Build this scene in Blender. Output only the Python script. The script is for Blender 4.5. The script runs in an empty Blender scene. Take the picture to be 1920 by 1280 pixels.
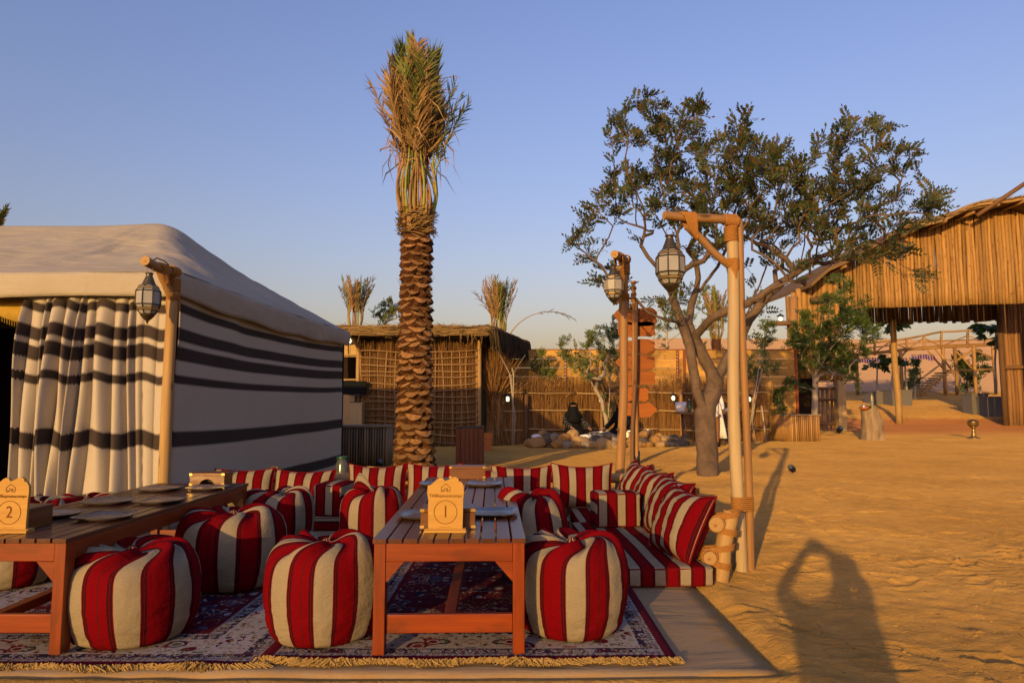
import bpy, bmesh, math, random
import numpy as np
from mathutils import Vector, Matrix, Euler, Quaternion

random.seed(7)
rng = np.random.default_rng(7)
C = bpy.context.scene.collection
scene = bpy.context.scene
PI = math.pi

# ------------------------------------------------------------------ camera, sky, sun, exposure
PITCH = math.radians(5.13)
CAM_H = 1.2
cam_d = bpy.data.cameras.new('camera')
cam_d.lens = 24.0
cam_d.sensor_width = 36.0
cam_d.clip_start = 0.05
cam_d.clip_end = 4000
cam = bpy.data.objects.new('camera', cam_d)
C.objects.link(cam)
cam.location = (0, 0, CAM_H)
cam.rotation_euler = (PI / 2 + PITCH, 0, 0)
scene.camera = cam

SUN_EL = math.radians(10.4)
SUN_AZ = math.radians(23.0)          # light travels towards this bearing (right of straight ahead)
world = bpy.data.worlds.new('World')
scene.world = world
world.use_nodes = True
wn = world.node_tree.nodes
wl = world.node_tree.links
wn.clear()
sky = wn.new('ShaderNodeTexSky')
sky.sky_type = 'NISHITA'
sky.sun_disc = False
sky.sun_elevation = SUN_EL
sky.sun_rotation = PI + SUN_AZ
sky.altitude = 50
sky.air_density = 1.8
sky.dust_density = 2.5
sky.ozone_density = 2.5
bg = wn.new('ShaderNodeBackground')
bg.inputs['Strength'].default_value = 0.112
wo = wn.new('ShaderNodeOutputWorld')
wb = wn.new('ShaderNodeMix')                 # the photograph's cool white balance, the same over the whole sky
wb.data_type = 'RGBA'; wb.blend_type = 'MULTIPLY'; wb.inputs[0].default_value = 1.0
wb.inputs[7].default_value = (1.0, 0.905, 1.42, 1)
wl.new(sky.outputs['Color'], wb.inputs[6])
wl.new(wb.outputs[2], bg.inputs['Color'])
wl.new(bg.outputs['Background'], wo.inputs['Surface'])

sun_d = bpy.data.lights.new('sun', 'SUN')
sun_d.energy = 2.65
sun_d.color = (1.0, 0.62, 0.195)
sun_d.angle = math.radians(0.5)
sun = bpy.data.objects.new('sun', sun_d)
C.objects.link(sun)
ldir = Vector((math.sin(SUN_AZ) * math.cos(SUN_EL), math.cos(SUN_AZ) * math.cos(SUN_EL), -math.sin(SUN_EL)))
sun.rotation_euler = ldir.to_track_quat('-Z', 'Y').to_euler()
sun.location = (-20, -40, 15)

vs = scene.view_settings
vs.view_transform = 'Standard'
vs.look = 'None'
vs.exposure = 0.72
vs.gamma = 1.0
vs.use_curve_mapping = False
scene.cycles.max_bounces = 8
scene.cycles.transparent_max_bounces = 8

# ------------------------------------------------------------------ where a picture point lies in the place
F = 1280.0
def ray(px, py):
    x = (px - 960) / F
    zc = -(py - 640) / F
    return Vector((x, math.cos(PITCH) - math.sin(PITCH) * zc, math.sin(PITCH) + math.cos(PITCH) * zc))
def gp(px, py, z=0.0):
    d = ray(px, py)
    t = (z - CAM_H) / d.z
    return Vector((d.x * t, d.y * t, z))
def dp(px, py, Y):
    d = ray(px, py)
    t = Y / d.y
    return Vector((d.x * t, Y, CAM_H + d.z * t))

# ------------------------------------------------------------------ noise for meshes
def _hash(ix, iy, seed):
    h = (ix.astype(np.int64) * 374761393 + iy.astype(np.int64) * 668265263 + seed * 1442695041) & 0xFFFFFFFF
    h = ((h ^ (h >> 13)) * 1274126177) & 0xFFFFFFFF
    h = h ^ (h >> 16)
    return (h & 0xFFFF) / 65535.0
def vnoise(x, y, seed=0):
    x = np.asarray(x, float); y = np.asarray(y, float)
    ix = np.floor(x); iy = np.floor(y)
    fx = x - ix; fy = y - iy
    fx = fx * fx * (3 - 2 * fx); fy = fy * fy * (3 - 2 * fy)
    a = _hash(ix, iy, seed); b = _hash(ix + 1, iy, seed)
    c = _hash(ix, iy + 1, seed); d = _hash(ix + 1, iy + 1, seed)
    return (a * (1 - fx) + b * fx) * (1 - fy) + (c * (1 - fx) + d * fx) * fy
def fbm(x, y, seed=0, oct=4):
    s = 0.0; a = 0.5; f = 1.0; n = 0.0
    for k in range(oct):
        s = s + a * vnoise(np.asarray(x) * f, np.asarray(y) * f, seed + k * 17)
        n += a; a *= 0.5; f *= 2.03
    return s / n
def sstep(a, b, x):
    t = np.clip((np.asarray(x, float) - a) / (b - a), 0, 1)
    return t * t * (3 - 2 * t)

# ------------------------------------------------------------------ mesh builder
OFF = {}            # world offset of each thing and part
class MB:
    def __init__(s):
        s.v = []; s.f = []; s.uv = []; s.m = []
    def add(s, verts, faces, uvs=None, mat=0):
        o = len(s.v)
        s.v.extend([tuple(p) for p in verts])
        for i, f in enumerate(faces):
            s.f.append(tuple(o + k for k in f))
            s.uv.append(uvs[i] if uvs else [(0.0, 0.0)] * len(f))
            s.m.append(mat)
    def quad(s, a, b, c, d, uv=None, mat=0):
        s.add([a, b, c, d], [(0, 1, 2, 3)], [uv or [(0, 0), (1, 0), (1, 1), (0, 1)]], mat)
    def box(s, c, size, rot=None, mat=0, taper=1.0):
        c = Vector(c); hx, hy, hz = [q / 2 for q in size]
        R = rot if rot is not None else Matrix.Identity(3)
        P = []
        for z in (-hz, hz):
            k = taper if z > 0 else 1.0
            for x, y in ((-hx, -hy), (hx, -hy), (hx, hy), (-hx, hy)):
                P.append(Vector((x * k, y * k, z)))
        fs = [(0, 3, 2, 1), (4, 5, 6, 7), (0, 1, 5, 4), (1, 2, 6, 5), (2, 3, 7, 6), (3, 0, 4, 7)]
        ax = max(range(3), key=lambda i: size[i])
        jit = (random.random() * 7, random.random() * 7)
        uvs = []
        for f in fs:
            cs = [P[i] for i in f]
            ext = [max(p[i] for p in cs) - min(p[i] for p in cs) for i in range(3)]
            oth = [i for i in range(3) if i != ax]
            a = oth[0] if ext[oth[0]] > ext[oth[1]] else oth[1]
            if ext[ax] < 1e-5:
                uvs.append([(p[oth[0]] + jit[0], p[oth[1]] * 0.2 + jit[1]) for p in cs])
            else:
                uvs.append([(p[a] + jit[0], p[ax] + jit[1]) for p in cs])
        s.add([c + R @ p for p in P], fs, uvs, mat)
    def tube(s, pts, rad, n=8, caps=True, mat=0, capmat=None, wob=0.0, closed=False):
        pts = [Vector(p) for p in pts]
        if not isinstance(rad, (list, tuple)):
            rad = [rad] * len(pts)
        o = len(s.v); m = len(pts)
        # parallel transport frame
        T = []
        for i in range(m):
            if closed:
                t = pts[(i + 1) % m] - pts[i - 1]
            else:
                t = pts[min(i + 1, m - 1)] - pts[max(i - 1, 0)]
            T.append(t.normalized() if t.length > 1e-9 else Vector((0, 0, 1)))
        up = Vector((0, 0, 1)) if abs(T[0].z) < 0.9 else Vector((1, 0, 0))
        N = (up - T[0] * up.dot(T[0])).normalized()
        L = 0.0; rows = []
        ju, jv = random.random() * 9, random.random() * 9
        for i in range(m):
            if i:
                N = N - T[i] * N.dot(T[i])
                N = N.normalized() if N.length > 1e-6 else T[i].orthogonal().normalized()
                L += (pts[i] - pts[i - 1]).length
            B = T[i].cross(N)
            for k in range(n):
                a = 2 * PI * k / n
                r = rad[i] * (1 + (random.uniform(-wob, wob) if wob else 0))
                s.v.append(tuple(pts[i] + (N * math.cos(a) + B * math.sin(a)) * r))
            rows.append(L)
        rr = max(sum(rad) / m, 1e-4)
        seg = m if closed else m - 1
        for i in range(seg):
            i2 = (i + 1) % m
            for k in range(n):
                k2 = (k + 1) % n
                s.f.append((o + i * n + k, o + i * n + k2, o + i2 * n + k2, o + i2 * n + k))
                u0 = 2 * PI * rr * k / n + ju; u1 = 2 * PI * rr * (k + 1) / n + ju
                l1 = rows[i2] if i2 > i else rows[i] + 0.01
                s.uv.append([(u0, rows[i] + jv), (u1, rows[i] + jv), (u1, l1 + jv), (u0, l1 + jv)])
                s.m.append(mat)
        if caps and not closed:
            cm = mat if capmat is None else capmat
            for i, rev in ((0, True), (m - 1, False)):
                idx = [o + i * n + k for k in range(n)]
                uv = [(math.cos(2 * PI * k / n), math.sin(2 * PI * k / n)) for k in range(n)]
                if rev:
                    idx.reverse(); uv.reverse()
                s.f.append(tuple(idx)); s.uv.append(uv); s.m.append(cm)
    def lathe(s, prof, c=(0, 0, 0), n=12, mat=0, rot0=0.0, sx=1.0, sy=1.0):
        c = Vector(c); o = len(s.v)
        for r, z in prof:
            for k in range(n):
                a = 2 * PI * k / n + rot0
                s.v.append((c.x + r * math.cos(a) * sx, c.y + r * math.sin(a) * sy, c.z + z))
        for i in range(len(prof) - 1):
            for k in range(n):
                k2 = (k + 1) % n
                s.f.append((o + i * n + k, o + i * n + k2, o + (i + 1) * n + k2, o + (i + 1) * n + k))
                s.uv.append([(k / n, prof[i][1]), ((k + 1) / n, prof[i][1]), ((k + 1) / n, prof[i + 1][1]), (k / n, prof[i + 1][1])])
                s.m.append(mat)
        for i, rev in ((0, True), (len(prof) - 1, False)):
            if prof[i][0] > 1e-4:
                idx = [o + i * n + k for k in range(n)]
                if rev: idx.reverse()
                s.f.append(tuple(idx)); s.uv.append([(0, 0)] * n); s.m.append(mat)
    def prism(s, poly, axis_o, ax, ay, az, depth, mat=0):
        """poly of (u,v) extruded by depth along az"""
        o = Vector(axis_o); ax = Vector(ax); ay = Vector(ay); az = Vector(az)
        n = len(poly)
        P = [o + ax * u + ay * v for u, v in poly] + [o + ax * u + ay * v + az * depth for u, v in poly]
        fs = [tuple(range(n)), tuple(range(2 * n - 1, n - 1, -1))]
        uv = [[(v, u) for u, v in poly], [(v, u) for u, v in reversed(poly)]]
        for k in range(n):
            k2 = (k + 1) % n
            fs.append((k2, k, n + k, n + k2))
            uv.append([(0, 0), (0.05, 0), (0.05, depth), (0, depth)])
        s.add(P, fs, uv, mat)
    def build(s, name, mats, parent=None, smooth=False, local=False, angle=None):
        me = bpy.data.meshes.new(name)
        off = OFF.get(parent.name, Vector()) if (parent is not None and not local) else Vector()
        vv = np.array(s.v, dtype=float).reshape(-1, 3)
        if off.length > 0:
            vv = vv - np.array(off)
        me.from_pydata(vv.tolist(), [], s.f)
        uvl = me.uv_layers.new(name='UVMap')
        flat = [c for f in s.uv for p in f for c in p]
        uvl.data.foreach_set('uv', flat)
        if not isinstance(mats, (list, tuple)): mats = [mats]
        for m in mats: me.materials.append(m)
        if len(mats) > 1:
            me.polygons.foreach_set('material_index', s.m)
        if smooth:
            me.polygons.foreach_set('use_smooth', [True] * len(me.polygons))
        me.validate()
        ob = bpy.data.objects.new(name, me)
        C.objects.link(ob)
        if smooth and angle is not None:
            try:
                me.set_sharp_from_angle(angle=angle)
            except Exception:
                pass
        if parent is not None:
            ob.parent = parent
            OFF[ob.name] = OFF.get(parent.name, Vector()) if not local else Vector()
        return ob

def tag(o, label=None, cat=None, group=None, kind=None):
    if label: o['label'] = label
    if cat: o['category'] = cat
    if group: o['group'] = group
    if kind: o['kind'] = kind
    return o
def thing(name, label, cat, loc=(0, 0, 0), group=None):
    o = bpy.data.objects.new(name, None)
    C.objects.link(o)
    o.empty_display_size = 0.1
    o.location = loc
    OFF[o.name] = Vector(loc)
    return tag(o, label, cat, group)
def lone(mb, name, mats, label, cat, loc=(0, 0, 0), group=None, smooth=False, local=False, angle=None):
    """a thing that is one mesh; its origin sits at loc"""
    if not local:
        l = Vector(loc)
        mb.v = [(p[0] - l.x, p[1] - l.y, p[2] - l.z) for p in mb.v]
    o = mb.build(name, mats, None, smooth, angle=angle)
    o.location = loc
    OFF[o.name] = Vector(loc)
    return tag(o, label, cat, group)
def copy_tree(o, parent=None):
    c = o.copy()
    C.objects.link(c)
    if parent is not None: c.parent = parent
    for ch in list(o.children):
        copy_tree(ch, c)
    return c
def inst(name, me, parent, loc, rot=None, scale=None):
    o = bpy.data.objects.new(name, me)
    C.objects.link(o)
    o.parent = parent
    o.location = Vector(loc) - OFF.get(parent.name, Vector())
    if rot is not None: o.rotation_euler = rot
    if scale is not None: o.scale = scale
    return o

# ------------------------------------------------------------------ materials
class G:
    def __init__(s, name, rough=0.8, spec=0.3):
        s.mat = bpy.data.materials.new(name)
        s.mat.use_nodes = True
        s.t = s.mat.node_tree
        s.n = s.t.nodes
        s.b = s.n['Principled BSDF']
        s.b.inputs['Roughness'].default_value = rough
        s.b.inputs['Specular IOR Level'].default_value = spec
    def node(s, typ, **kw):
        n = s.n.new(typ)
        for k, v in kw.items():
            if k.startswith('i_'):
                key = k[2:]
                key = int(key) if key.isdigit() else key.replace('_', ' ')
                n.inputs[key].default_value = v
            else:
                setattr(n, k, v)
        return n
    def link(s, a, b):
        s.t.links.new(a, b)
    def val(s, x, sock):
        if hasattr(x, 'is_output'): s.link(x, sock)
        else: sock.default_value = x
    def math(s, op, a, b=0.0, c=None, clamp=False):
        n = s.node('ShaderNodeMath', operation=op, use_clamp=clamp)
        s.val(a, n.inputs[0]); s.val(b, n.inputs[1])
        if c is not None: s.val(c, n.inputs[2])
        return n.outputs[0]
    def mix(s, f, a, b, mode='MIX'):
        n = s.node('ShaderNodeMix', data_type='RGBA', blend_type=mode)
        s.val(f, n.inputs[0])
        for x, k in ((a, 6), (b, 7)):
            if hasattr(x, 'is_output'): s.link(x, n.inputs[k])
            else: n.inputs[k].default_value = (x[0], x[1], x[2], 1)
        return n.outputs[2]
    def ramp(s, f, stops, interp='LINEAR'):
        n = s.node('ShaderNodeValToRGB')
        n.color_ramp.interpolation = interp
        e = n.color_ramp.elements
        while len(e) < len(stops): e.new(1.0)
        for k, (p, c) in enumerate(stops):
            e[k].position = p
            e[k].color = (c[0], c[1], c[2], 1) if hasattr(c, '__len__') else (c, c, c, 1)
        s.val(f, n.inputs[0])
        return n.outputs[0]
    def coord(s, which='Object'):
        return s.node('ShaderNodeTexCoord').outputs[which]
    def scale(s, vec, sc, rot=None, loc=None):
        n = s.node('ShaderNodeMapping')
        s.link(vec, n.inputs[0])
        n.inputs['Scale'].default_value = sc if hasattr(sc, '__len__') else (sc, sc, sc)
        if rot: n.inputs['Rotation'].default_value = rot
        if loc: n.inputs['Location'].default_value = loc
        return n.outputs[0]
    def noise(s, vec, sc, detail=3, rough=0.55, dist=0.0, out=0):
        n = s.node('ShaderNodeTexNoise', i_Scale=sc, i_Detail=detail, i_Roughness=rough, i_Distortion=dist)
        if vec is not None: s.link(vec, n.inputs['Vector'])
        return n.outputs[out]
    def voro(s, vec, sc, feature='F1', out='Distance', rnd=1.0):
        n = s.node('ShaderNodeTexVoronoi', feature=feature, i_Scale=sc, i_Randomness=rnd)
        s.link(vec, n.inputs['Vector'])
        return n.outputs[out]
    def rand(s):
        return s.node('ShaderNodeObjectInfo').outputs['Random']
    def base(s, c):
        if hasattr(c, 'is_output'): s.link(c, s.b.inputs['Base Color'])
        else: s.b.inputs['Base Color'].default_value = (c[0], c[1], c[2], 1)
    def bump(s, h, strength=0.4, dist=0.01, prev=None):
        n = s.node('ShaderNodeBump', i_Strength=strength, i_Distance=dist)
        s.link(h, n.inputs['Height'])
        if prev is not None: s.link(prev, n.inputs['Normal'])
        s.link(n.outputs[0], s.b.inputs['Normal'])
        return n.outputs[0]

def m_plain(name, col, rough=0.8, spec=0.3, var=0.25, sc=12.0, bump=0.2, bd=0.004, metal=0.0, objvar=0.0):
    g = G(name, rough, spec)
    co = g.coord('Object')
    n = g.noise(co, sc, 4, 0.6)
    v = g.math('MULTIPLY_ADD', n, 2 * var, 1 - var)
    if objvar:
        v = g.math('MULTIPLY', v, g.math('MULTIPLY_ADD', g.rand(), 2 * objvar, 1 - objvar))
    c = g.mix(1.0, col, g.mix(0.0, (1, 1, 1), (1, 1, 1)), 'MULTIPLY')
    cc = g.node('ShaderNodeVectorMath', operation='SCALE')
    cc.inputs[0].default_value = col
    g.link(v, cc.inputs['Scale'])
    g.base(cc.outputs[0])
    g.b.inputs['Metallic'].default_value = metal
    if bump: g.bump(g.noise(co, sc * 3, 3), bump, bd)
    return g.mat

def m_wood(name, c1, c2, rough=0.6, spec=0.3, across=60.0, along=3.0, objvar=0.25, bump=0.35, bd=0.003, knots=False, stain=None):
    """grain runs along V of the UV map (metres)"""
    g = G(name, rough, spec)
    uv = g.coord('UV')
    r = g.rand()
    cmb = g.node('ShaderNodeCombineXYZ')
    g.link(g.math('MULTIPLY', r, 37.0), cmb.inputs[2])
    va = g.node('ShaderNodeVectorMath', operation='ADD')
    g.link(uv, va.inputs[0]); g.link(cmb.outputs[0], va.inputs[1])
    sc = g.scale(va.outputs[0], (across, along, 1))
    n = g.noise(sc, 1.0, 5, 0.65, 0.4)
    n2 = g.noise(g.scale(va.outputs[0], (22, 1.3, 1)), 1.0, 4, 0.6, 0.5)
    f = g.math('MULTIPLY_ADD', n, 1.2, g.math('MULTIPLY_ADD', n2, 1.3, -0.75), clamp=True)
    col = g.mix(f, c1, c2)
    if stain is not None:
        st = g.ramp(g.noise(g.scale(va.outputs[0], (9, 4, 1)), 1.0, 3), [(0.58, 0.0), (0.72, 0.8)])
        col = g.mix(st, col, stain)
    if knots:
        vk = g.voro(g.scale(va.outputs[0], (6.0, 2.2, 1)), 1.0)
        k = g.ramp(vk, [(0.05, 0.9), (0.14, 0.0)])
        col = g.mix(k, col, (c2[0] * 0.25, c2[1] * 0.25, c2[2] * 0.25))
        ck = g.ramp(g.noise(g.scale(va.outputs[0], (46, 0.9, 1)), 1.0, 3, 0.6, 0.3), [(0.27, 0.85), (0.35, 0.0)])
        col = g.mix(ck, col, (c2[0] * 0.3, c2[1] * 0.27, c2[2] * 0.25))
        wx = g.ramp(g.noise(g.scale(va.outputs[0], (5, 2.5, 1)), 1.0, 4, 0.65), [(0.45, 0.0), (0.75, 0.55)])
        col = g.mix(wx, col, (c1[0] * 0.62 + 0.02, c1[1] * 0.62 + 0.02, c1[2] * 0.7 + 0.02))
    br = g.math('MULTIPLY_ADD', r, 2 * objvar, 1 - objvar)
    sv = g.node('ShaderNodeVectorMath', operation='SCALE')
    g.link(col, sv.inputs[0]); g.link(br, sv.inputs['Scale'])
    g.base(sv.outputs[0])
    g.bump(n, bump, bd)
    return g.mat

def m_logend(name, c1, c2):
    g = G(name, 0.75)
    uv = g.coord('UV')
    ln = g.node('ShaderNodeVectorMath', operation='LENGTH')
    nz = g.noise(uv, 2.0, 2, 0.5, 0, 1)
    d = g.node('ShaderNodeVectorMath', operation='MULTIPLY_ADD')
    g.link(nz, d.inputs[0]); d.inputs[1].default_value = (0.25, 0.25, 0); g.link(uv, d.inputs[2])
    g.link(d.outputs[0], ln.inputs[0])
    w = g.math('SINE', g.math('MULTIPLY', ln.outputs['Value'], 34.0))
    f = g.math('MULTIPLY_ADD', w, 0.3, 0.5)
    c = g.mix(f, c1, c2)
    k = g.ramp(ln.outputs['Value'], [(0.05, 1.0), (0.35, 0.0)])
    c = g.mix(k, c, (c2[0] * 0.8, c2[1] * 0.5, c2[2] * 0.35))
    g.base(c)
    g.bump(w, 0.2, 0.002)
    return g.mat

CREAM = (0.255, 0.208, 0.135)
RED = (0.140, 0.0020, 0.0045)
MAROON = (0.034, 0.005, 0.007)
def m_stripe(name, stops, seam=False):
    """stripes across U of the UV map, one repeat per unit"""
    g = G(name, 0.95, 0.03)
    uv = g.coord('UV')
    sx = g.node('ShaderNodeSeparateXYZ'); g.link(uv, sx.inputs[0])
    u = g.math('FRACT', sx.outputs[0])
    col = g.ramp(u, stops, 'CONSTANT')
    # woven slub: fine threads across and along
    n1 = g.noise(g.scale(uv, (14, 160, 1)), 1.0, 3, 0.6)
    n2 = g.noise(g.scale(uv, (120, 14, 1)), 1.0, 2, 0.6)
    v = g.math('ADD', g.math('MULTIPLY', n1, 0.36), g.math('MULTIPLY', n2, 0.24))
    big = g.noise(g.coord('Object'), 5.0, 3)
    v = g.math('ADD', v, g.math('MULTIPLY_ADD', big, 0.28, 0.56))
    sv = g.node('ShaderNodeVectorMath', operation='SCALE')
    g.link(col, sv.inputs[0]); g.link(v, sv.inputs['Scale'])
    c = sv.outputs[0]
    if seam:
        sm = g.math('COMPARE', sx.outputs[0], 2.20, 0.010)
        sm2 = g.math('COMPARE', sx.outputs[0], 5.70, 0.008)
        c = g.mix(g.math('MAXIMUM', sm, sm2), c, (0.03, 0.01, 0.01))
    g.base(c)
    n3 = g.noise(g.coord('Object'), 16.0, 3, 0.6)
    wr = g.noise(g.scale(uv, (2.2, 20, 1)), 1.0, 3, 0.6, 0.8)
    b = g.bump(g.math('ADD', n3, wr), 0.5, 0.012)
    g.bump(g.math('ADD', n1, n2), 0.25, 0.0015, b)
    return g.mat
STOPS = [(0.0, CREAM), (0.375, RED), (0.39, MAROON), (0.425, RED), (0.437, MAROON), (0.475, RED), (0.86, MAROON), (0.90, RED), (0.912, MAROON), (0.95, RED), (0.967, CREAM)]
M = {}
M['stripe'] = m_stripe('striped_fabric', STOPS, True)
M['stripe2'] = m_stripe('striped_cushion_fabric', STOPS)
M['redpipe'] = m_plain('red_piping', RED, 0.9, 0.1, 0.2, 30)

M['table'] = m_wood('varnished_table_wood', (0.26, 0.042, 0.003), (0.12, 0.017, 0.0015), 0.33, 0.5, 70, 2.2, 0.16, 0.25, 0.0015, False, (0.10, 0.020, 0.004))
M['table_top'] = m_wood('dark_varnished_slats', (0.115, 0.038, 0.014), (0.050, 0.016, 0.007), 0.28, 0.5, 80, 2.4, 0.16, 0.3, 0.0015)
M['plywood'] = m_wood('pale_plywood', (0.50, 0.28, 0.055), (0.38, 0.195, 0.035), 0.55, 0.3, 90, 5, 0.05, 0.15, 0.001)
M['engrave'] = m_plain('engraved_brown', (0.16, 0.06, 0.015), 0.8, 0.1, 0.15, 60, 0)
M['boxwood'] = m_wood('box_wood', (0.20, 0.070, 0.015), (0.09, 0.030, 0.008), 0.32, 0.5, 60, 8, 0.1, 0.2, 0.001)
M['brass'] = m_plain('aged_brass', (0.38, 0.25, 0.09), 0.38, 0.5, 0.4, 30, 0.2, 0.001, 0.85)
M['darkbrass'] = m_plain('dark_brass', (0.12, 0.09, 0.05), 0.42, 0.5, 0.5, 40, 0.3, 0.001, 0.8)
M['gold'] = m_plain('bright_brass', (0.80, 0.55, 0.16), 0.25, 0.5, 0.15, 40, 0.1, 0.001, 0.9)
M['blackmetal'] = m_plain('black_metal', (0.015, 0.015, 0.017), 0.4, 0.5, 0.3, 20, 0.1)
M['plate'] = m_plain('dark_stoneware', (0.10, 0.085, 0.085), 0.24, 0.5, 0.3, 14, 0.15, 0.002, 0.0)
def m_frost():
    g = G('frosted_glass', 0.35, 0.5)
    n = g.noise(g.coord('Object'), 14.0, 3)
    g.base(g.mix(n, (0.34, 0.33, 0.31), (0.46, 0.44, 0.40)))
    g.b.inputs['Transmission Weight'].default_value = 0.25
    g.bump(n, 0.1, 0.003)
    return g.mat
M['frost'] = m_frost()

M['palepole'] = m_wood('peeled_pale_pole', (0.50, 0.385, 0.21), (0.34, 0.225, 0.10), 0.6, 0.3, 40, 1.6, 0.08, 0.4, 0.006, True)
M['pole'] = m_wood('peeled_brown_pole', (0.38, 0.21, 0.075), (0.22, 0.10, 0.032), 0.6, 0.3, 40, 1.8, 0.10, 0.4, 0.006, True)
M['darkpole'] = m_wood('weathered_dark_pole', (0.22, 0.12, 0.06), (0.11, 0.055, 0.028), 0.75, 0.2, 40, 1.8, 0.2, 0.5, 0.006, True)
M['logend'] = m_logend('log_end_grain', (0.46, 0.29, 0.11), (0.30, 0.165, 0.055))
M['log'] = m_wood('yellow_log', (0.44, 0.28, 0.10), (0.28, 0.15, 0.048), 0.6, 0.3, 30, 1.6, 0.1, 0.4, 0.005, True)
M['rope'] = m_plain('coir_rope', (0.34, 0.155, 0.04), 0.95, 0.1, 0.45, 90, 0.6, 0.004)
M['slatpole'] = m_wood('facade_pole_wood', (0.42, 0.25, 0.082), (0.23, 0.115, 0.034), 0.7, 0.2, 26, 1.2, 0.30, 0.5, 0.008, False, (0.16, 0.055, 0.02))
M['plank'] = m_wood('yellow_fence_plank', (0.60, 0.36, 0.09), (0.38, 0.19, 0.035), 0.7, 0.2, 30, 1.6, 0.28, 0.4, 0.004, True, (0.26, 0.15, 0.055))
M['cane'] = m_wood('yellow_cane', (0.50, 0.29, 0.10), (0.26, 0.12, 0.035), 0.65, 0.3, 40, 2, 0.42, 0.3, 0.003)  # yellow-brown cane wood, tone varied at random per object
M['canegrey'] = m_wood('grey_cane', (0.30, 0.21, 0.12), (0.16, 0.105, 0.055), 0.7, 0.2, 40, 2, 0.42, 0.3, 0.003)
M['lattice'] = m_wood('brown_lattice_cane', (0.33, 0.20, 0.085), (0.20, 0.11, 0.042), 0.65, 0.3, 20, 2, 0.25, 0.2, 0.003)
M['oldplank'] = m_wood('brown_wall_plank', (0.34, 0.185, 0.08), (0.17, 0.08, 0.032), 0.75, 0.2, 30, 1.6, 0.3, 0.5, 0.006, True)
M['signboard'] = m_wood('orange_sign_wood', (0.36, 0.115, 0.018), (0.24, 0.065, 0.010), 0.55, 0.3, 50, 2.5, 0.15, 0.25, 0.002)
M['binwood'] = m_wood('red_brown_bin_slat', (0.22, 0.062, 0.022), (0.12, 0.03, 0.012), 0.5, 0.3, 50, 2.0, 0.15, 0.3, 0.002)
M['rust'] = m_plain('rusty_steel', (0.24, 0.06, 0.025), 0.75, 0.3, 0.35, 14, 0.3)
M['stump'] = m_wood('weathered_stump', (0.42, 0.31, 0.18), (0.15, 0.09, 0.045), 0.85, 0.2, 16, 1.2, 0.05, 1.0, 0.03, True)

def m_reed(name, c1, c2):
    g = G(name, 0.8, 0.2)
    gi = g.node('ShaderNodeNewGeometry').outputs['Random Per Island']
    n = g.noise(g.coord('Object'), 5.0, 3)
    f = g.math('MULTIPLY_ADD', gi, 0.75, g.math('MULTIPLY_ADD', n, 0.6, -0.2), clamp=True)
    c = g.mix(f, c1, c2)
    k = g.ramp(gi, [(0.80, 0.0), (0.84, 0.7)], 'LINEAR')
    c = g.mix(k, c, (c2[0] * 0.45, c2[1] * 0.4, c2[2] * 0.4))
    g.base(c)
    return g.mat
M['reed'] = m_reed('dry_reed', (0.34, 0.175, 0.060), (0.16, 0.075, 0.025))
M['reedgrey'] = m_reed('grey_reed', (0.36, 0.25, 0.13), (0.18, 0.115, 0.055))
M['thatch'] = m_reed('straw_thatch', (0.36, 0.235, 0.09), (0.18, 0.105, 0.038))
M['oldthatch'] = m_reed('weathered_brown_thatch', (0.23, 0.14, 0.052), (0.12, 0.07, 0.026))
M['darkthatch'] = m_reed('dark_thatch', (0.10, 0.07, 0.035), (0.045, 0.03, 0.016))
M['twig'] = m_reed('dry_twigs', (0.40, 0.22, 0.075), (0.22, 0.105, 0.035))
M['bamboo'] = m_wood('bamboo_rail', (0.48, 0.34, 0.16), (0.32, 0.20, 0.08), 0.6, 0.3, 20, 2, 0.15, 0.2, 0.003)

def m_leaf(name, cols, trans=0.25):
    g = G(name, 0.55, 0.3)
    gi = g.node('ShaderNodeNewGeometry').outputs['Random Per Island']
    c = g.ramp(gi, [(k / max(len(cols) - 1, 1), c) for k, c in enumerate(cols)])
    big = g.noise(g.coord('Object'), 1.3, 2)
    v = g.math('MULTIPLY_ADD', big, 0.9, 0.55)
    sv = g.node('ShaderNodeVectorMath', operation='SCALE')
    g.link(c, sv.inputs[0]); g.link(v, sv.inputs['Scale'])
    g.base(sv.outputs[0])
    tr = g.node('ShaderNodeBsdfTranslucent')
    g.link(sv.outputs[0], tr.inputs['Color'])
    mx = g.node('ShaderNodeMixShader'); mx.inputs[0].default_value = trans
    out = g.n['Material Output']
    g.link(g.b.outputs[0], mx.inputs[1]); g.link(tr.outputs[0], mx.inputs[2])
    g.link(mx.outputs[0], out.inputs['Surface'])
    return g.mat
M['acacia'] = m_leaf('acacia_leaf', [(0.032, 0.052, 0.018), (0.052, 0.076, 0.024), (0.070, 0.086, 0.026), (0.042, 0.068, 0.028), (0.13, 0.085, 0.022), (0.10, 0.060, 0.018)])
M['ghaf'] = m_leaf('fine_green_leaf', [(0.040, 0.075, 0.014), (0.065, 0.11, 0.018), (0.10, 0.12, 0.022)])
M['lime'] = m_leaf('light_green_leaf', [(0.09, 0.13, 0.03), (0.13, 0.17, 0.035), (0.16, 0.18, 0.06)])
M['frondgreen'] = m_leaf('green_frond', [(0.08, 0.11, 0.02), (0.13, 0.16, 0.03), (0.18, 0.18, 0.05)], 0.15)
M['fronddry'] = m_leaf('dry_frond', [(0.27, 0.165, 0.060), (0.36, 0.225, 0.085), (0.17, 0.09, 0.03)], 0.1)
M['petiole'] = m_wood('dry_petiole', (0.36, 0.215, 0.080), (0.24, 0.12, 0.040), 0.6, 0.3, 60, 2, 0.15, 0.2, 0.002)
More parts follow.
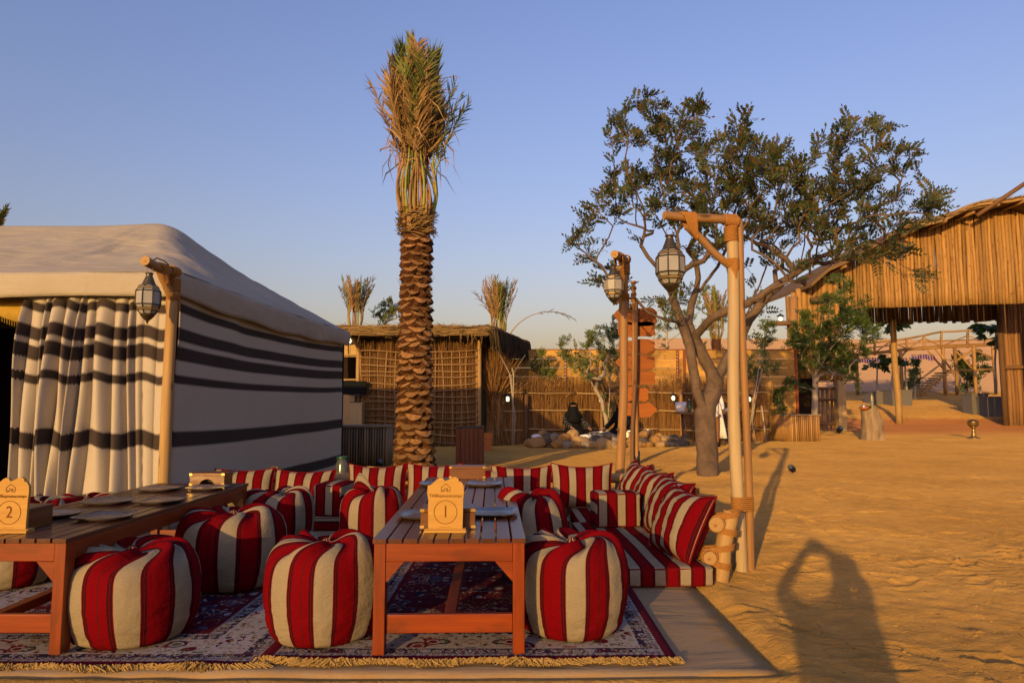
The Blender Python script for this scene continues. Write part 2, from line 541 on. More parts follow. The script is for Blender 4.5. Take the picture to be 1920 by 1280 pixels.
M['petiolegreen'] = m_wood('green_petiole', (0.30, 0.32, 0.05), (0.20, 0.22, 0.03), 0.5, 0.3, 60, 2, 0.15, 0.2, 0.002)
def m_bark(name, c1, c2, sc=6):
    g = G(name, 0.85, 0.2)
    uv = g.scale(g.coord('UV'), (5, 2, 1))
    n = g.noise(uv, sc / 2, 5, 0.65, 0.6)
    n2 = g.noise(g.coord('Object'), 3.0, 3)
    n3 = g.noise(g.scale(g.coord('UV'), (2, 30, 1)), 1.0, 3, 0.6, 0.5)
    f = g.math('ADD', g.math('MULTIPLY', n, 0.6), g.math('MULTIPLY', n2, 0.5))
    c = g.ramp(f, [(0.32, c2), (0.62, c1), (0.78, (c1[0] * 1.3, c1[1] * 1.3, c1[2] * 1.25))])
    g.base(c)
    b = g.bump(n, 0.9, 0.025)
    g.bump(n3, 0.6, 0.014, b)
    return g.mat
M['bark'] = m_bark('acacia_bark', (0.155, 0.105, 0.072), (0.065, 0.043, 0.030))
M['palebark'] = m_bark('pale_bark', (0.42, 0.35, 0.26), (0.22, 0.17, 0.12))
M['fibre'] = m_bark('palm_fibre', (0.105, 0.042, 0.016), (0.035, 0.014, 0.006))
M['cut'] = m_wood('cut_leaf_base', (0.30, 0.165, 0.062), (0.15, 0.07, 0.024), 0.85, 0.2, 30, 30, 0.40, 0.6, 0.01)

def m_sand():
    g = G('desert_sand', 0.95, 0.1)
    g.b.inputs['Diffuse Roughness'].default_value = 1.0
    co = g.coord('Object')
    n1 = g.noise(co, 0.5, 4, 0.6)
    n2 = g.noise(co, 5.0, 5, 0.65)
    n3 = g.noise(co, 60.0, 4, 0.7)
    f = g.math('ADD', g.math('MULTIPLY', n1, 0.55), g.math('MULTIPLY', n2, 0.45))
    c = g.ramp(f, [(0.30, (0.265, 0.146, 0.034)), (0.50, (0.375, 0.212, 0.052)), (0.72, (0.47, 0.28, 0.078))])
    # redder sand carted in under the open hall
    ps = g.node('ShaderNodeSeparateXYZ'); g.link(co, ps.inputs[0])
    ed = g.math('MULTIPLY', g.math('SUBTRACT', n2, 0.5), 2.4)
    py_ = g.math('ADD', ps.outputs[1], ed); px_ = g.math('ADD', ps.outputs[0], ed)
    def sm(v, a, b):
        n = g.node('ShaderNodeMapRange', interpolation_type='SMOOTHSTEP'); n.inputs[1].default_value = a; n.inputs[2].default_value = b; g.link(v, n.inputs[0]); return n.outputs[0]
    hm = g.math('MULTIPLY', g.math('MULTIPLY', sm(py_, 24.5, 28.5), sm(py_, 35.6, 34.2)), sm(px_, 12.6, 14.2))
    c = g.mix(g.math('MULTIPLY', hm, 0.85), c, (0.27, 0.105, 0.034))
    v = g.math('ADD', g.math('MULTIPLY', n3, 0.45), g.math('MULTIPLY_ADD', g.noise(g.scale(co, (9, 14, 6)), 1.0, 4, 0.65), 0.55, 0.48))
    sv = g.node('ShaderNodeVectorMath', operation='SCALE')
    g.link(c, sv.inputs[0]); g.link(v, sv.inputs['Scale'])
    c = sv.outputs[0]
    # sparse dark grit and dung flecks
    fl = g.voro(g.scale(co, (1, 1, 0.2)), 6.5)
    k = g.ramp(fl, [(0.045, 0.8), (0.08, 0.0)])
    c = g.mix(k, c, (0.12, 0.055, 0.02))
    g.base(c)
    b = g.bump(n2, 0.5, 0.02)
    b = g.bump(g.noise(g.scale(co, (14, 20, 8)), 1.0, 5, 0.7, 0.8), 0.6, 0.016, b)
    # broken crust: warped cell edges, only in trodden patches
    wp = g.node('ShaderNodeVectorMath', operation='MULTIPLY_ADD')
    g.link(g.noise(co, 3.0, 3, 0.6, 0, 1), wp.inputs[0]); wp.inputs[1].default_value = (0.22, 0.22, 0.0); g.link(co, wp.inputs[2])
    ve = g.voro(g.scale(wp.outputs[0], (1.0, 1.6, 0.2)), 7.0, 'DISTANCE_TO_EDGE')
    crk = g.ramp(ve, [(0.0, 0.0), (0.07, 1.0)])
    pm = g.ramp(g.noise(co, 0.9, 3, 0.6), [(0.48, 0.0), (0.62, 1.0)])
    crk = g.math('MULTIPLY', g.math('SUBTRACT', crk, 1.0), pm)
    cl = g.voro(g.scale(wp.outputs[0], (1.0, 1.3, 0.3)), 16.0, 'SMOOTH_F1')
    b = g.bump(crk, 0.6, 0.010, b)
    b = g.bump(g.math('MULTIPLY', cl, pm), 0.5, 0.018, b)
    g.bump(n3, 0.8, 0.008, b)
    return g.mat
M['sand'] = m_sand()
def m_redsand():
    g = G('red_sand', 0.95, 0.1)
    co = g.coord('Object')
    n2 = g.noise(co, 2.0, 5, 0.65)
    g.base(g.mix(n2, (0.27, 0.105, 0.034), (0.34, 0.150, 0.050)))
    g.bump(n2, 0.5, 0.05)
    return g.mat
M['redsand'] = m_redsand()
def m_dune():
    g = G('dune_sand', 0.95, 0.1)
    g.b.inputs['Diffuse Roughness'].default_value = 1.0
    co = g.coord('Object')
    n2 = g.noise(co, 0.12, 5, 0.6)
    n3 = g.noise(g.scale(co, (0.6, 0.2, 1.6)), 1.0, 4, 0.6)
    g.base(g.mix(n2, (0.31, 0.19, 0.10), (0.39, 0.25, 0.14)))
    g.bump(n3, 0.5, 0.25)
    return g.mat
M['dune'] = m_dune()

def m_canvas():
    g = G('tent_canvas', 0.9, 0.15)
    co = g.coord('Object')
    w1 = g.noise(g.scale(co, (3, 3, 140)), 1.0, 3, 0.6)
    w2 = g.noise(g.scale(co, (120, 120, 3)), 1.0, 2, 0.6)
    big = g.noise(co, 1.1, 4, 0.6)
    v = g.math('ADD', g.math('MULTIPLY', w1, 0.18), g.math('ADD', g.math('MULTIPLY', w2, 0.1), g.math('MULTIPLY_ADD', big, 0.3, 0.68)))
    sv = g.node('ShaderNodeVectorMath', operation='SCALE')
    sv.inputs[0].default_value = (0.40, 0.35, 0.27)
    g.link(v, sv.inputs['Scale'])
    g.base(sv.outputs[0])
    b = g.bump(big, 0.5, 0.06)
    b = g.bump(g.noise(g.scale(co, (1.2, 5.0, 3.0)), 1.0, 4, 0.6, 1.0), 0.45, 0.05, b)
    sxx = g.node('ShaderNodeSeparateXYZ'); g.link(co, sxx.inputs[0])
    seam = g.math('COMPARE', g.math('FRACT', g.math('MULTIPLY', sxx.outputs[0], 0.62)), 0.5, 0.006)
    b = g.bump(seam, 0.6, 0.008, b)
    g.bump(g.math('ADD', w1, w2), 0.3, 0.002, b)
    return g.mat
M['canvas'] = m_canvas()

BANDS = [(2.075, 2.165), (1.800, 1.925), (1.610, 1.745), (1.385, 1.470), (0.775, 0.925), (0.17, 0.32)]
def m_bandcloth():
    """woven tent cloth: V of the UV map is the height on the cloth, U runs along it (metres)"""
    g = G('banded_tent_cloth', 0.92, 0.12)
    uv = g.coord('UV')
    sx = g.node('ShaderNodeSeparateXYZ'); g.link(uv, sx.inputs[0])
    comb = g.math('GREATER_THAN', g.math('FRACT', g.math('MULTIPLY', sx.outputs[0], 58.0)), 0.5)
    zz = g.math('ADD', sx.outputs[1], g.math('MULTIPLY_ADD', comb, 0.013, -0.0065))
    z0 = sx.outputs[1]
    tot = None
    for lo, hi in BANDS:
        mid, half = (lo + hi) / 2, (hi - lo) / 2
        # stitched comb edge along the lower side, plain edge above
        dlow = g.math('GREATER_THAN', zz, lo)
        dup = g.math('LESS_THAN', zz if True else z0, hi)
        x = g.math('MULTIPLY', dlow, dup)
        tot = x if tot is None else g.math('MAXIMUM', tot, x)
    w1 = g.noise(g.scale(uv, (6, 150, 1)), 1.0, 3, 0.65)
    w2 = g.noise(g.scale(uv, (140, 8, 1)), 1.0, 2, 0.6)
    big = g.math('MULTIPLY_ADD', g.noise(g.scale(uv, (2.2, 0.5, 1)), 1.0, 4, 0.6), 0.5, g.math('MULTIPLY', g.noise(g.coord('Object'), 1.6, 4, 0.6), 0.5))
    cream = g.mix(g.math('MULTIPLY_ADD', w1, 0.7, g.math('MULTIPLY', big, 0.3), clamp=True), (0.35, 0.31, 0.245), (0.50, 0.44, 0.35))
    dark = g.mix(w1, (0.035, 0.026, 0.022), (0.065, 0.049, 0.042))
    c = g.mix(tot, cream, dark)
    v = g.math('MULTIPLY_ADD', w2, 0.2, 0.9)
    sv = g.node('ShaderNodeVectorMath', operation='SCALE')
    g.link(c, sv.inputs[0]); g.link(v, sv.inputs['Scale'])
    g.base(sv.outputs[0])
    b = g.bump(big, 0.2, 0.04)
    g.bump(w1, 0.3, 0.002, b)
    return g.mat
M['band'] = m_bandcloth()
M['darkcloth'] = m_plain('dark_lining_shade', (0.035, 0.022, 0.014), 0.95, 0.05, 0.3, 5)  # dark cloth; its colour also stands in for shade behind openings and canes
M['fringecloth'] = m_plain('mustard_scalloped_trim', (0.42, 0.27, 0.05), 0.9, 0.1, 0.3, 14)

def m_mat():
    g = G('beige_floor_mat', 0.95, 0.1)
    co = g.coord('Object')
    n1 = g.noise(co, 1.8, 4, 0.6)
    n2 = g.noise(co, 45.0, 4, 0.6)
    base = g.mix(n1, (0.30, 0.205, 0.108), (0.355, 0.25, 0.14))
    # sand blown over the cloth, thicker towards its outer edge
    ge = g.node('ShaderNodeSeparateXYZ'); g.link(co, ge.inputs[0])
    edge = g.math('MAXIMUM', g.math('MULTIPLY_ADD', ge.outputs[0], 3.2, -3.15), g.math('MULTIPLY_ADD', ge.outputs[1], -6.0, 19.1))
    sandf = g.ramp(g.math('ADD', g.math('MULTIPLY', g.noise(co, 3.5, 5, 0.65), 1.1), g.math('MULTIPLY', edge, 0.7)), [(0.62, 0.0), (1.25, 0.9)])
    c = g.mix(sandf, base, (0.33, 0.18, 0.05))
    v = g.math('MULTIPLY_ADD', n2, 0.3, 0.85)
    sv = g.node('ShaderNodeVectorMath', operation='SCALE')
    g.link(c, sv.inputs[0]); g.link(v, sv.inputs['Scale'])
    g.base(sv.outputs[0])
    cr = g.noise(g.scale(co, (1.2, 3.0, 1)), 1.0, 3, 0.5, 1.5)
    b = g.bump(cr, 0.5, 0.04)
    g.bump(n2, 0.35, 0.003, b)
    return g.mat
M['mat'] = m_mat()

def m_rug(name, W, L):
    """Persian rug: UV in metres, mirrored about the middle line"""
    g = G(name, 0.95, 0.08)
    uv = g.coord('UV')
    sx = g.node('ShaderNodeSeparateXYZ'); g.link(uv, sx.inputs[0])
    u, v = sx.outputs[0], sx.outputs[1]
    um = g.math('ABSOLUTE', g.math('SUBTRACT', u, W / 2))
    vm = g.math('ABSOLUTE', g.math('SUBTRACT', v, L / 2))
    du = g.math('SUBTRACT', W / 2, um)
    dv = g.math('SUBTRACT', L / 2, vm)
    d = g.math('MINIMUM', du, dv)
    cmb = g.node('ShaderNodeCombineXYZ'); g.link(um, cmb.inputs[0]); g.link(vm, cmb.inputs[1])
    P = cmb.outputs[0]
    wob = g.noise(P, 9.0, 2, 0.5, 0, 1)
    wm = g.node('ShaderNodeVectorMath', operation='MULTIPLY_ADD')
    g.link(wob, wm.inputs[0]); wm.inputs[1].default_value = (0.05, 0.05, 0); g.link(P, wm.inputs[2])
    PW = wm.outputs[0]
    def flowers(sc, ground, petals, rnd=0.75):
        dist = g.voro(PW, sc, 'F1', 'Distance', rnd)
        col = g.voro(PW, sc, 'F1', 'Color', rnd)
        cs = g.node('ShaderNodeSeparateXYZ'); g.link(col, cs.inputs[0])
        pick = g.ramp(cs.outputs[0], petals, 'CONSTANT')
        pick2 = g.ramp(cs.outputs[1], petals, 'CONSTANT')
        c = g.mix(g.math('LESS_THAN', dist, 0.40), ground, pick)
        c = g.mix(g.math('LESS_THAN', dist, 0.29), c, ground)
        c = g.mix(g.math('LESS_THAN', dist, 0.22), c, pick2)
        c = g.mix(g.math('LESS_THAN', dist, 0.08), c, (0.50, 0.38, 0.16))
        # tendrils
        w = g.noise(P, sc * 1.5, 2, 0.5, 1.8)
        t = g.math('COMPARE', w, 0.5, 0.022)
        c = g.mix(t, c, g.ramp(cs.outputs[2], petals, 'CONSTANT'))
        sm = g.voro(P, sc * 3.1, 'F1', 'Distance', 1.0)
        smc = g.voro(P, sc * 3.1, 'F1', 'Color', 1.0)
        ss = g.node('ShaderNodeSeparateXYZ'); g.link(smc, ss.inputs[0])
        k = g.math('MULTIPLY', g.math('LESS_THAN', sm, 0.30), g.math('GREATER_THAN', ss.outputs[0], 0.45))
        c = g.mix(k, c, g.ramp(ss.outputs[1], petals, 'CONSTANT'))
        return c
    navy = (0.020, 0.022, 0.060); cream = (0.50, 0.44, 0.40); wine = (0.135, 0.006, 0.018); tan = (0.34, 0.22, 0.10); rose = (0.26, 0.035, 0.035); blue = (0.10, 0.12, 0.20)
    field = flowers(8.0, wine, [(0.0, cream), (0.26, navy), (0.5, tan), (0.68, rose), (0.85, blue)])
    border = flowers(7.5, cream, [(0.0, wine), (0.3, navy), (0.5, tan), (0.7, rose), (0.88, (0.14, 0.15, 0.08))])
    guard = flowers(17.0, navy, [(0.0, cream), (0.5, tan), (0.75, wine)], 0.3)
    thin = flowers(36.0, cream, [(0.0, navy), (0.5, wine), (0.8, tan)], 0.2)
    c = field
    steps = [(0.455, wine), (0.430, thin), (0.405, guard), (0.345, cream), (0.335, border), (0.155, cream), (0.145, guard), (0.085, thin), (0.050, wine)]
    for lim, col in steps:
        c = g.mix(g.math('LESS_THAN', d, lim), c, col)
    pile = g.noise(g.scale(uv, (240, 240, 1)), 1.0, 2, 0.6)
    fade = g.noise(uv, 2.2, 4, 0.6)
    vv = g.math('ADD', g.math('MULTIPLY', pile, 0.5), g.math('MULTIPLY_ADD', fade, 0.3, 0.28))
    sv = g.node('ShaderNodeVectorMath', operation='SCALE')
    g.link(c, sv.inputs[0]); g.link(vv, sv.inputs['Scale'])
    g.base(sv.outputs[0])
    g.bump(pile, 0.5, 0.003)
    return g.mat
M['fringe'] = m_plain('rug_fringe_yarn', (0.32, 0.205, 0.065), 0.95, 0.1, 0.3, 40, 0.3)
M['screen'] = m_plain('matt_black_screen', (0.008, 0.008, 0.009), 0.75, 0.1, 0.2, 10, 0)
M['blackcloth'] = m_plain('black_robe_cloth', (0.010, 0.010, 0.012), 0.9, 0.1, 0.3, 20)
M['silverband'] = m_plain('silver_braid', (0.22, 0.22, 0.22), 0.6, 0.4, 0.2, 60)
M['whitecloth'] = m_plain('white_cloth', (0.74, 0.73, 0.74), 0.9, 0.1, 0.08, 12)
M['browncloth'] = m_plain('brown_cloth', (0.24, 0.105, 0.035), 0.9, 0.1, 0.2, 12)
M['skin'] = m_plain('skin', (0.30, 0.16, 0.10), 0.6, 0.3, 0.1, 12)
M['hair'] = m_plain('dark_hair', (0.015, 0.011, 0.009), 0.6, 0.3, 0.2, 40)
M['bluecloth'] = m_plain('blue_shirt_cloth', (0.05, 0.08, 0.16), 0.9, 0.1, 0.2, 12)
def m_stone():
    g = G('field_stone', 0.85, 0.2)
    co = g.coord('Object')
    r = g.rand()
    n = g.noise(co, 6.0, 5, 0.65)
    b = g.ramp(r, [(0.0, (0.34, 0.19, 0.07)), (0.25, (0.40, 0.26, 0.11)), (0.45, (0.27, 0.22, 0.155)), (0.58, (0.12, 0.095, 0.07)), (0.68, (0.38, 0.20, 0.06)), (0.86, (0.30, 0.20, 0.12))], 'CONSTANT')
    v = g.math('MULTIPLY_ADD', n, 0.9, 0.55)
    sv = g.node('ShaderNodeVectorMath', operation='SCALE')
    g.link(b, sv.inputs[0]); g.link(v, sv.inputs['Scale'])
    g.base(sv.outputs[0])
    g.bump(n, 0.6, 0.03)
    return g.mat
M['stone'] = m_stone()
M['steel'] = m_plain('dull_steel', (0.48, 0.47, 0.46), 0.35, 0.5, 0.2, 20, 0.1, 0.001, 0.9)
M['greybox'] = m_plain('grey_planter_cloth', (0.16, 0.145, 0.14), 0.9, 0.1, 0.2, 6)
M['soil'] = m_plain('soil', (0.07, 0.045, 0.025), 0.95, 0.1, 0.3, 20)
M['redplastic'] = m_plain('red_enamel', (0.38, 0.015, 0.02), 0.35, 0.5, 0.1, 20, 0.0)
M['greenplastic'] = m_plain('green_plastic', (0.008, 0.07, 0.03), 0.4, 0.5, 0.1, 20, 0.0)
M['glassjar'] = m_plain('jar_glass', (0.30, 0.34, 0.32), 0.15, 0.5, 0.1, 20, 0.0)
M['glassjar'].node_tree.nodes['Principled BSDF'].inputs['Transmission Weight'].default_value = 0.8
M['flagred'] = m_plain('red_flag_cloth', (0.55, 0.02, 0.02), 0.9, 0.05, 0.1, 10, 0)
M['valance'] = m_stripe('red_white_valance', [(0.0, (0.7, 0.66, 0.6)), (0.5, (0.45, 0.03, 0.04))])
M['orangepaint'] = m_plain('orange_varnish', (0.42, 0.115, 0.02), 0.5, 0.4, 0.2, 10)
M['palewood'] = m_wood('pale_board', (0.52, 0.36, 0.16), (0.42, 0.27, 0.11), 0.6, 0.3, 30, 2, 0.05)
def m_glow():
    g = G('lamp_bulb', 0.4)
    g.base((0.9, 0.85, 0.65))
    g.b.inputs['Emission Color'].default_value = (1.0, 0.86, 0.52, 1)
    g.b.inputs['Emission Strength'].default_value = 1.1
    return g.mat
M['glow'] = m_glow()

# ------------------------------------------------------------------ the ground and the dunes
def ramp_profile(y):
    ys = [0, 26, 33, 38, 43, 50, 60, 75, 120, 170, 260, 900, 5000]
    zs = [0, 0.0, 0.2, 0.75, 1.05, 1.65, 2.3, 4.6, 12.0, 15.0, 10.0, 6.0, 6.0]
    return np.interp(y, ys, zs)
def smooth_ground(x, y):
    x = np.asarray(x, float); y = np.asarray(y, float)
    w = 0.42 + 0.58 * sstep(5.0, 13.0 + 0.12 * np.maximum(y - 30, 0), x)
    z = ramp_profile(y) * w
    far = sstep(50, 120, y)
    z = z + far * (fbm(x * 0.012 + 3, y * 0.012, 5, 4) - 0.5) * 7.0 * sstep(60, 160, y)
    z = z + (fbm(x * 0.25, y * 0.25, 11, 3) - 0.5) * 0.10 * sstep(8, 13, y) * (1 - sstep(30, 60, y))
    return z
_pr = random.Random(77)
_PRINT = []
for _k in range(70):      # people walked here: strings of shoe prints
    _x, _y = _pr.uniform(1.6, 7.5), 2.3 + _pr.random() ** 1.4 * 9; _a = _pr.uniform(0, 6.28)
    for _s in range(_pr.randint(2, 6)):
        _sd = 0.10 if _s % 2 else -0.10
        _PRINT.append((_x - _sd * math.sin(_a), _y + _sd * math.cos(_a), _a + _pr.uniform(-.2, .2), _pr.uniform(.006, .015)))
        _x += 0.55 * math.cos(_a); _y += 0.55 * math.sin(_a); _a += _pr.uniform(-.2, .2)
def PRINTS(x, y):
    shape = x.shape
    xf, yf = x.ravel(), y.ravel()
    out = np.zeros(xf.shape)
    if xf.size > 1000:
        sel = np.where((xf > 1.2) & (xf < 9) & (yf > 1.8) & (yf < 13))[0]
    else:
        sel = np.arange(xf.size)
    if sel.size:
        sx, sy = xf[sel], yf[sel]; acc = np.zeros(sel.size)
        o = np.argsort(sy); ss = sy[o]
        for (px_, py_, a_, dep_) in _PRINT:
            i0, i1 = np.searchsorted(ss, py_ - .3), np.searchsorted(ss, py_ + .3)
            q = o[i0:i1]
            if q.size == 0: continue
            dx, dy = sx[q] - px_, sy[q] - py_
            u = (dx * math.cos(a_) + dy * math.sin(a_)) / 0.14; v = (-dx * math.sin(a_) + dy * math.cos(a_)) / 0.055
            r2 = u * u + v * v
            acc[q] += -dep_ * np.exp(-r2 ** 2) + dep_ * 0.7 * np.exp(-((np.sqrt(r2) - 1.35) / 0.28) ** 2)
        out[sel] = acc
    return out.reshape(shape)
def ground_z(x, y):
    x = np.asarray(x, float); y = np.asarray(y, float)
    z = smooth_ground(x, y)
    # flat where the seating stands; trodden sand elsewhere
    inside = sstep(1.34, 1.14, x) * sstep(3.02, 3.22, y) * sstep(8.3, 7.6, y) * sstep(-13, -12.5, x)
    near = 1 - sstep(14, 30, y)
    tread = 1.1 * (fbm(x * 9.5, y * 11.0, 21, 4) - 0.5)
    tread = tread + 0.35 * (np.abs(fbm(x * 5.5, y * 7.5, 31, 3) - 0.5) * -2 + 0.25)
    patch = sstep(0.38, 0.62, fbm(x * 0.7, y * 0.7, 41, 3))
    bumps = tread * (0.005 + 0.012 * patch) * near + PRINTS(x, y)
    low = (fbm(x * 0.9, y * 0.9, 51, 3) - 0.5) * 0.04 * near
    # sand heaped a little along the mat's right edge
    lip = np.exp(-((y - 3.06) / 0.07) ** 2) * 0.016 * sstep(1.5, 1.2, x) + np.exp(-((x - 1.32) / 0.13) ** 2) * 0.022 * sstep(2.6, 3.0, y) * sstep(5.2, 4.6, y)
    # mound round the tree and the bank behind the seats
    mound = 0.10 * np.exp(-(((x - 3.3) / 0.9) ** 2 + ((y - 11.2) / 0.7) ** 2)) + 0.05 * np.exp(-((y - 9.3) / 0.8) ** 2) * sstep(1.2, 2.4, x) * sstep(6, 4, x)
    return z + (bumps + low + lip) * (1 - inside) + mound - 0.02 * inside
def gz(x, y):
    return float(ground_z(np.array([x]), np.array([y]))[0])

def axis(parts):
    out = []
    for a, b, n in parts:
        out.extend(list(np.linspace(a, b, n, endpoint=False)))
    return out
xs = axis([(-2500, -300, 10), (-300, -60, 14), (-60, -14, 24), (-14, -3.0, 30), (-3.0, 0.9, 24), (0.9, 6.2, 230), (6.2, 14, 120), (14, 40, 90), (40, 120, 50), (120, 400, 24), (400, 2500, 12)]) + [2500]
ys = axis([(-400, -40, 8), (-40, 0, 14), (0, 2.2, 16), (2.2, 8.0, 230), (8, 16, 160), (16, 30, 110), (30, 60, 90), (60, 180, 90), (180, 500, 24), (500, 3500, 14)]) + [3500]
X, Y = np.meshgrid(np.array(xs), np.array(ys))
Z = ground_z(X, Y)
nx, ny = len(xs), len(ys)
me = bpy.data.meshes.new('sand_ground')
verts = np.stack([X.ravel(), Y.ravel(), Z.ravel()], 1)
ii = (np.arange(ny - 1)[:, None] * nx + np.arange(nx - 1)[None, :]).ravel()
faces = np.stack([ii, ii + 1, ii + nx + 1, ii + nx], 1)
me.vertices.add(len(verts)); me.vertices.foreach_set('co', verts.ravel())
me.loops.add(faces.size); me.loops.foreach_set('vertex_index', faces.ravel().astype(np.int32))
me.polygons.add(len(faces)); me.polygons.foreach_set('loop_start', (np.arange(len(faces)) * 4).astype(np.int32))
me.polygons.foreach_set('use_smooth', [True] * len(faces))
me.update(calc_edges=True)
me.materials.append(M['sand']); me.materials.append(M['dune']); me.materials.append(M['redsand'])
cy = verts[:, 1][faces].mean(1); cx = verts[:, 0][faces].mean(1)
mi = np.where(cy > 58, 1, 0)
red = (cy > 28.0 + 0.8 * np.sin(cx * 0.8)) & (cy < 34.6) & (cx > 13.6) & (cx < 40)
me.polygons.foreach_set('material_index', mi.astype(np.int32))
ground = bpy.data.objects.new('sand_ground', me)
C.objects.link(ground)
tag(ground, 'rippled orange desert sand with trampled patches', None, None, 'structure')

# ------------------------------------------------------------------ floor mat and rugs
mb = MB()
def sheet(mb, x0, x1, y0, y1, z, th, nx, ny, wav=0.0, seed=0, uvflip=False, edge=None):
    gx = np.linspace(x0, x1, nx); gy = np.linspace(y0, y1, ny)
    XX, YY = np.meshgrid(gx, gy)
    ZZ = z + (fbm(XX * 2.3, YY * 2.3, seed, 3) - 0.5) * 2 * wav
    if edge is not None:
        k = np.exp(-(YY - y0) / 0.06)
        YY = YY + (fbm(XX * 1.7, XX * 0, seed + 3, 3) - 0.5) * edge * k
        ZZ = ZZ + np.maximum(0, (fbm(XX * 3.1, YY * 0, seed + 5, 2) - 0.5)) * 0.05 * k
    o = len(mb.v)
    for a in range(ny):
        for b in range(nx):
            mb.v.append((XX[a, b], YY[a, b], ZZ[a, b] + th))
    for a in range(ny - 1):
        for b in range(nx - 1):
            q = (o + a * nx + b, o + a * nx + b + 1, o + (a + 1) * nx + b + 1, o + (a + 1) * nx + b)
            mb.f.append(q)
            mb.uv.append([(gx[(k - o) % nx] - x0, gy[(k - o) // nx] - y0) for k in q])
            mb.m.append(0)
    # skirts down to the floor
    ring = [a for a in range(nx)] + [a * nx + nx - 1 for a in range(1, ny)] + [(ny - 1) * nx + b for b in range(nx - 2, -1, -1)] + [a * nx for a in range(ny - 2, 0, -1)]
    n = len(ring); o2 = len(mb.v)
    for k in ring:
        p = mb.v[o + k]; mb.v.append((p[0], p[1], z - 0.002))
    for k in range(n):
        k2 = (k + 1) % n
        mb.f.append((o + ring[k2], o + ring[k], o2 + k, o2 + k2)); mb.uv.append([(0.02, 0.02)] * 4); mb.m.append(0)
sheet(mb, -12.2, 1.18, 3.12, 7.9, -0.012, 0.016, 140, 60, 0.004, 3, edge=0.05)
fm = mb.build('floor_mat', M['mat'], None, True)
tag(fm, 'wide beige floor mat dusted with sand under the rugs', 'floor mat')

def rug(x0, x1, y0, y1, z, label, seed):
    W, L = x1 - x0, y1 - y0
    t = thing('persian_rug', label, 'rug', ((x0 + x1) / 2, (y0 + y1) / 2, z), 'persian rugs under the low tables')
    mb = MB()
    sheet(mb, x0, x1, y0, y1, z, 0.008, 80, 70, 0.0025, seed, edge=0.045)
    mb.build('pile', m_rug('rug_%d' % seed, W, L), t, True)
    fr = MB()
    edge_y = {}
    n = int(W / 0.0065)
    for k in range(n):
        x = x0 + W * (k + 0.5) / n
        yy = y0 + float((fbm(np.array([x * 1.7]), np.array([0.0]), seed + 3, 3)[0] - 0.5) * 0.045)
        zz = z + 0.007 + float(max(0, fbm(np.array([x * 3.1]), np.array([0.0]), seed + 5, 2)[0] - 0.5)) * 0.05
        for _ in range(3):
            L2 = random.uniform(0.03, 0.068) * (0.8 + 0.4 * math.sin(x * 13 + seed)); dx = random.gauss(0, 0.028) + 0.02 * math.sin(x * 9)
            h = random.uniform(0.0, 0.016)
            fr.tube([(x, yy + 0.004, zz), (x + dx * 0.2 + random.gauss(0, .006), yy - L2 * 0.4, zz + h), (x + dx * 0.9 + random.gauss(0, .008), yy - L2 * 0.8, z + h * 0.6), (x + dx, yy - L2 * random.uniform(.75, 1.0), z + random.uniform(-0.003, 0.006))], [0.0028, 0.003, 0.0026, 0.0016], 3, False)
    f = fr.build('fringe', M['fringe'], t)
    f['kind'] = 'stuff'
    return t
rug(-3.28, -1.135, 3.22, 6.05, 0.006, 'wine and cream patterned rug under the table numbered two', 7)
rug(-1.165, 0.765, 3.26, 6.15, 0.017, 'dark patterned rug with fringe under the table numbered one', 19)

# ------------------------------------------------------------------ low tables
TH = 0.56
def low_table(label, xl, xr, yf, yb, yaw, nb):
    W = xr - xl; L = yb - yf
    cx = (xl + xr) / 2
    t = thing('low_table', label, 'table', (cx, yf, 0.026), 'low slatted tables')
    t.rotation_euler = (0, 0, yaw)
    H = TH - 0.026
    hw = W / 2
    bw = W / nb
    for k in range(nb):
        mb = MB()
        g = 0.009
        dz = random.uniform(-0.001, 0.001)
        mb.box((-hw + bw * (k + 0.5), L / 2 + random.uniform(-.002, .002), H - 0.011 + dz), (bw - g, L, 0.022))
        o = mb.build('slat', M['table_top'], t, local=True)
        bev(o, 0.002)
    def part(name, boxes, mat='table'):
        mb = MB()
        for b in boxes: mb.box(*b)
        o = mb.build(name, M[mat], t, local=True); bev(o, 0.003); return o
    lw, ld = 0.055, 0.075
    zt = H - 0.023
    for sx in (-1, 1):
        for yy in (0.012 + ld / 2, L - 0.012 - ld / 2):
            part('leg', [((sx * (hw - 0.010 - lw / 2), yy, zt / 2), (lw, ld, zt))])
    ah = 0.085
    for yy in (0.016 + 0.014, L - 0.016 - 0.014):
        part('apron', [((0, yy, zt - ah / 2), (W - 2 * lw - 0.022, 0.028, ah))])
        part('stretcher', [((0, yy + (0.02 if yy < 1 else -0.02), 0.135), (W - 2 * lw - 0.022, 0.03, 0.085))])
        for sx in (-1, 1):
            mb = MB()
            xx = sx * (hw - 0.011 - lw)
            mb.prism([(0, 0), (-sx * 0.085, 0), (0, -0.095)] if sx > 0 else [(0, 0), (0, -0.095), (0.085, 0)], (xx, yy - 0.012, zt - ah - 0.001), (1, 0, 0), (0, 0, 1), (0, 1, 0), 0.024)
            mb.build('corner_brace', M['table'], t, local=True)
    for sx in (-1, 1):
        part('side_rail', [((sx * (hw - 0.010 - 0.016), L / 2, zt - ah / 2 - 0.002), (0.03, L - 2 * ld - 0.026, ah))])
    part('long_stretcher', [((0, L / 2, 0.150), (0.055, L - 0.13, 0.045))])
    return t
def bev(o, w, seg=2):
    m = o.modifiers.new('bevel', 'BEVEL'); m.width = w; m.segments = seg; m.limit_method = 'ANGLE'; m.angle_limit = 0.7
t1 = low_table('varnished low slatted table carrying the board numbered one', -0.662, 0.070, 3.30, 5.98, math.radians(1.6), 10)
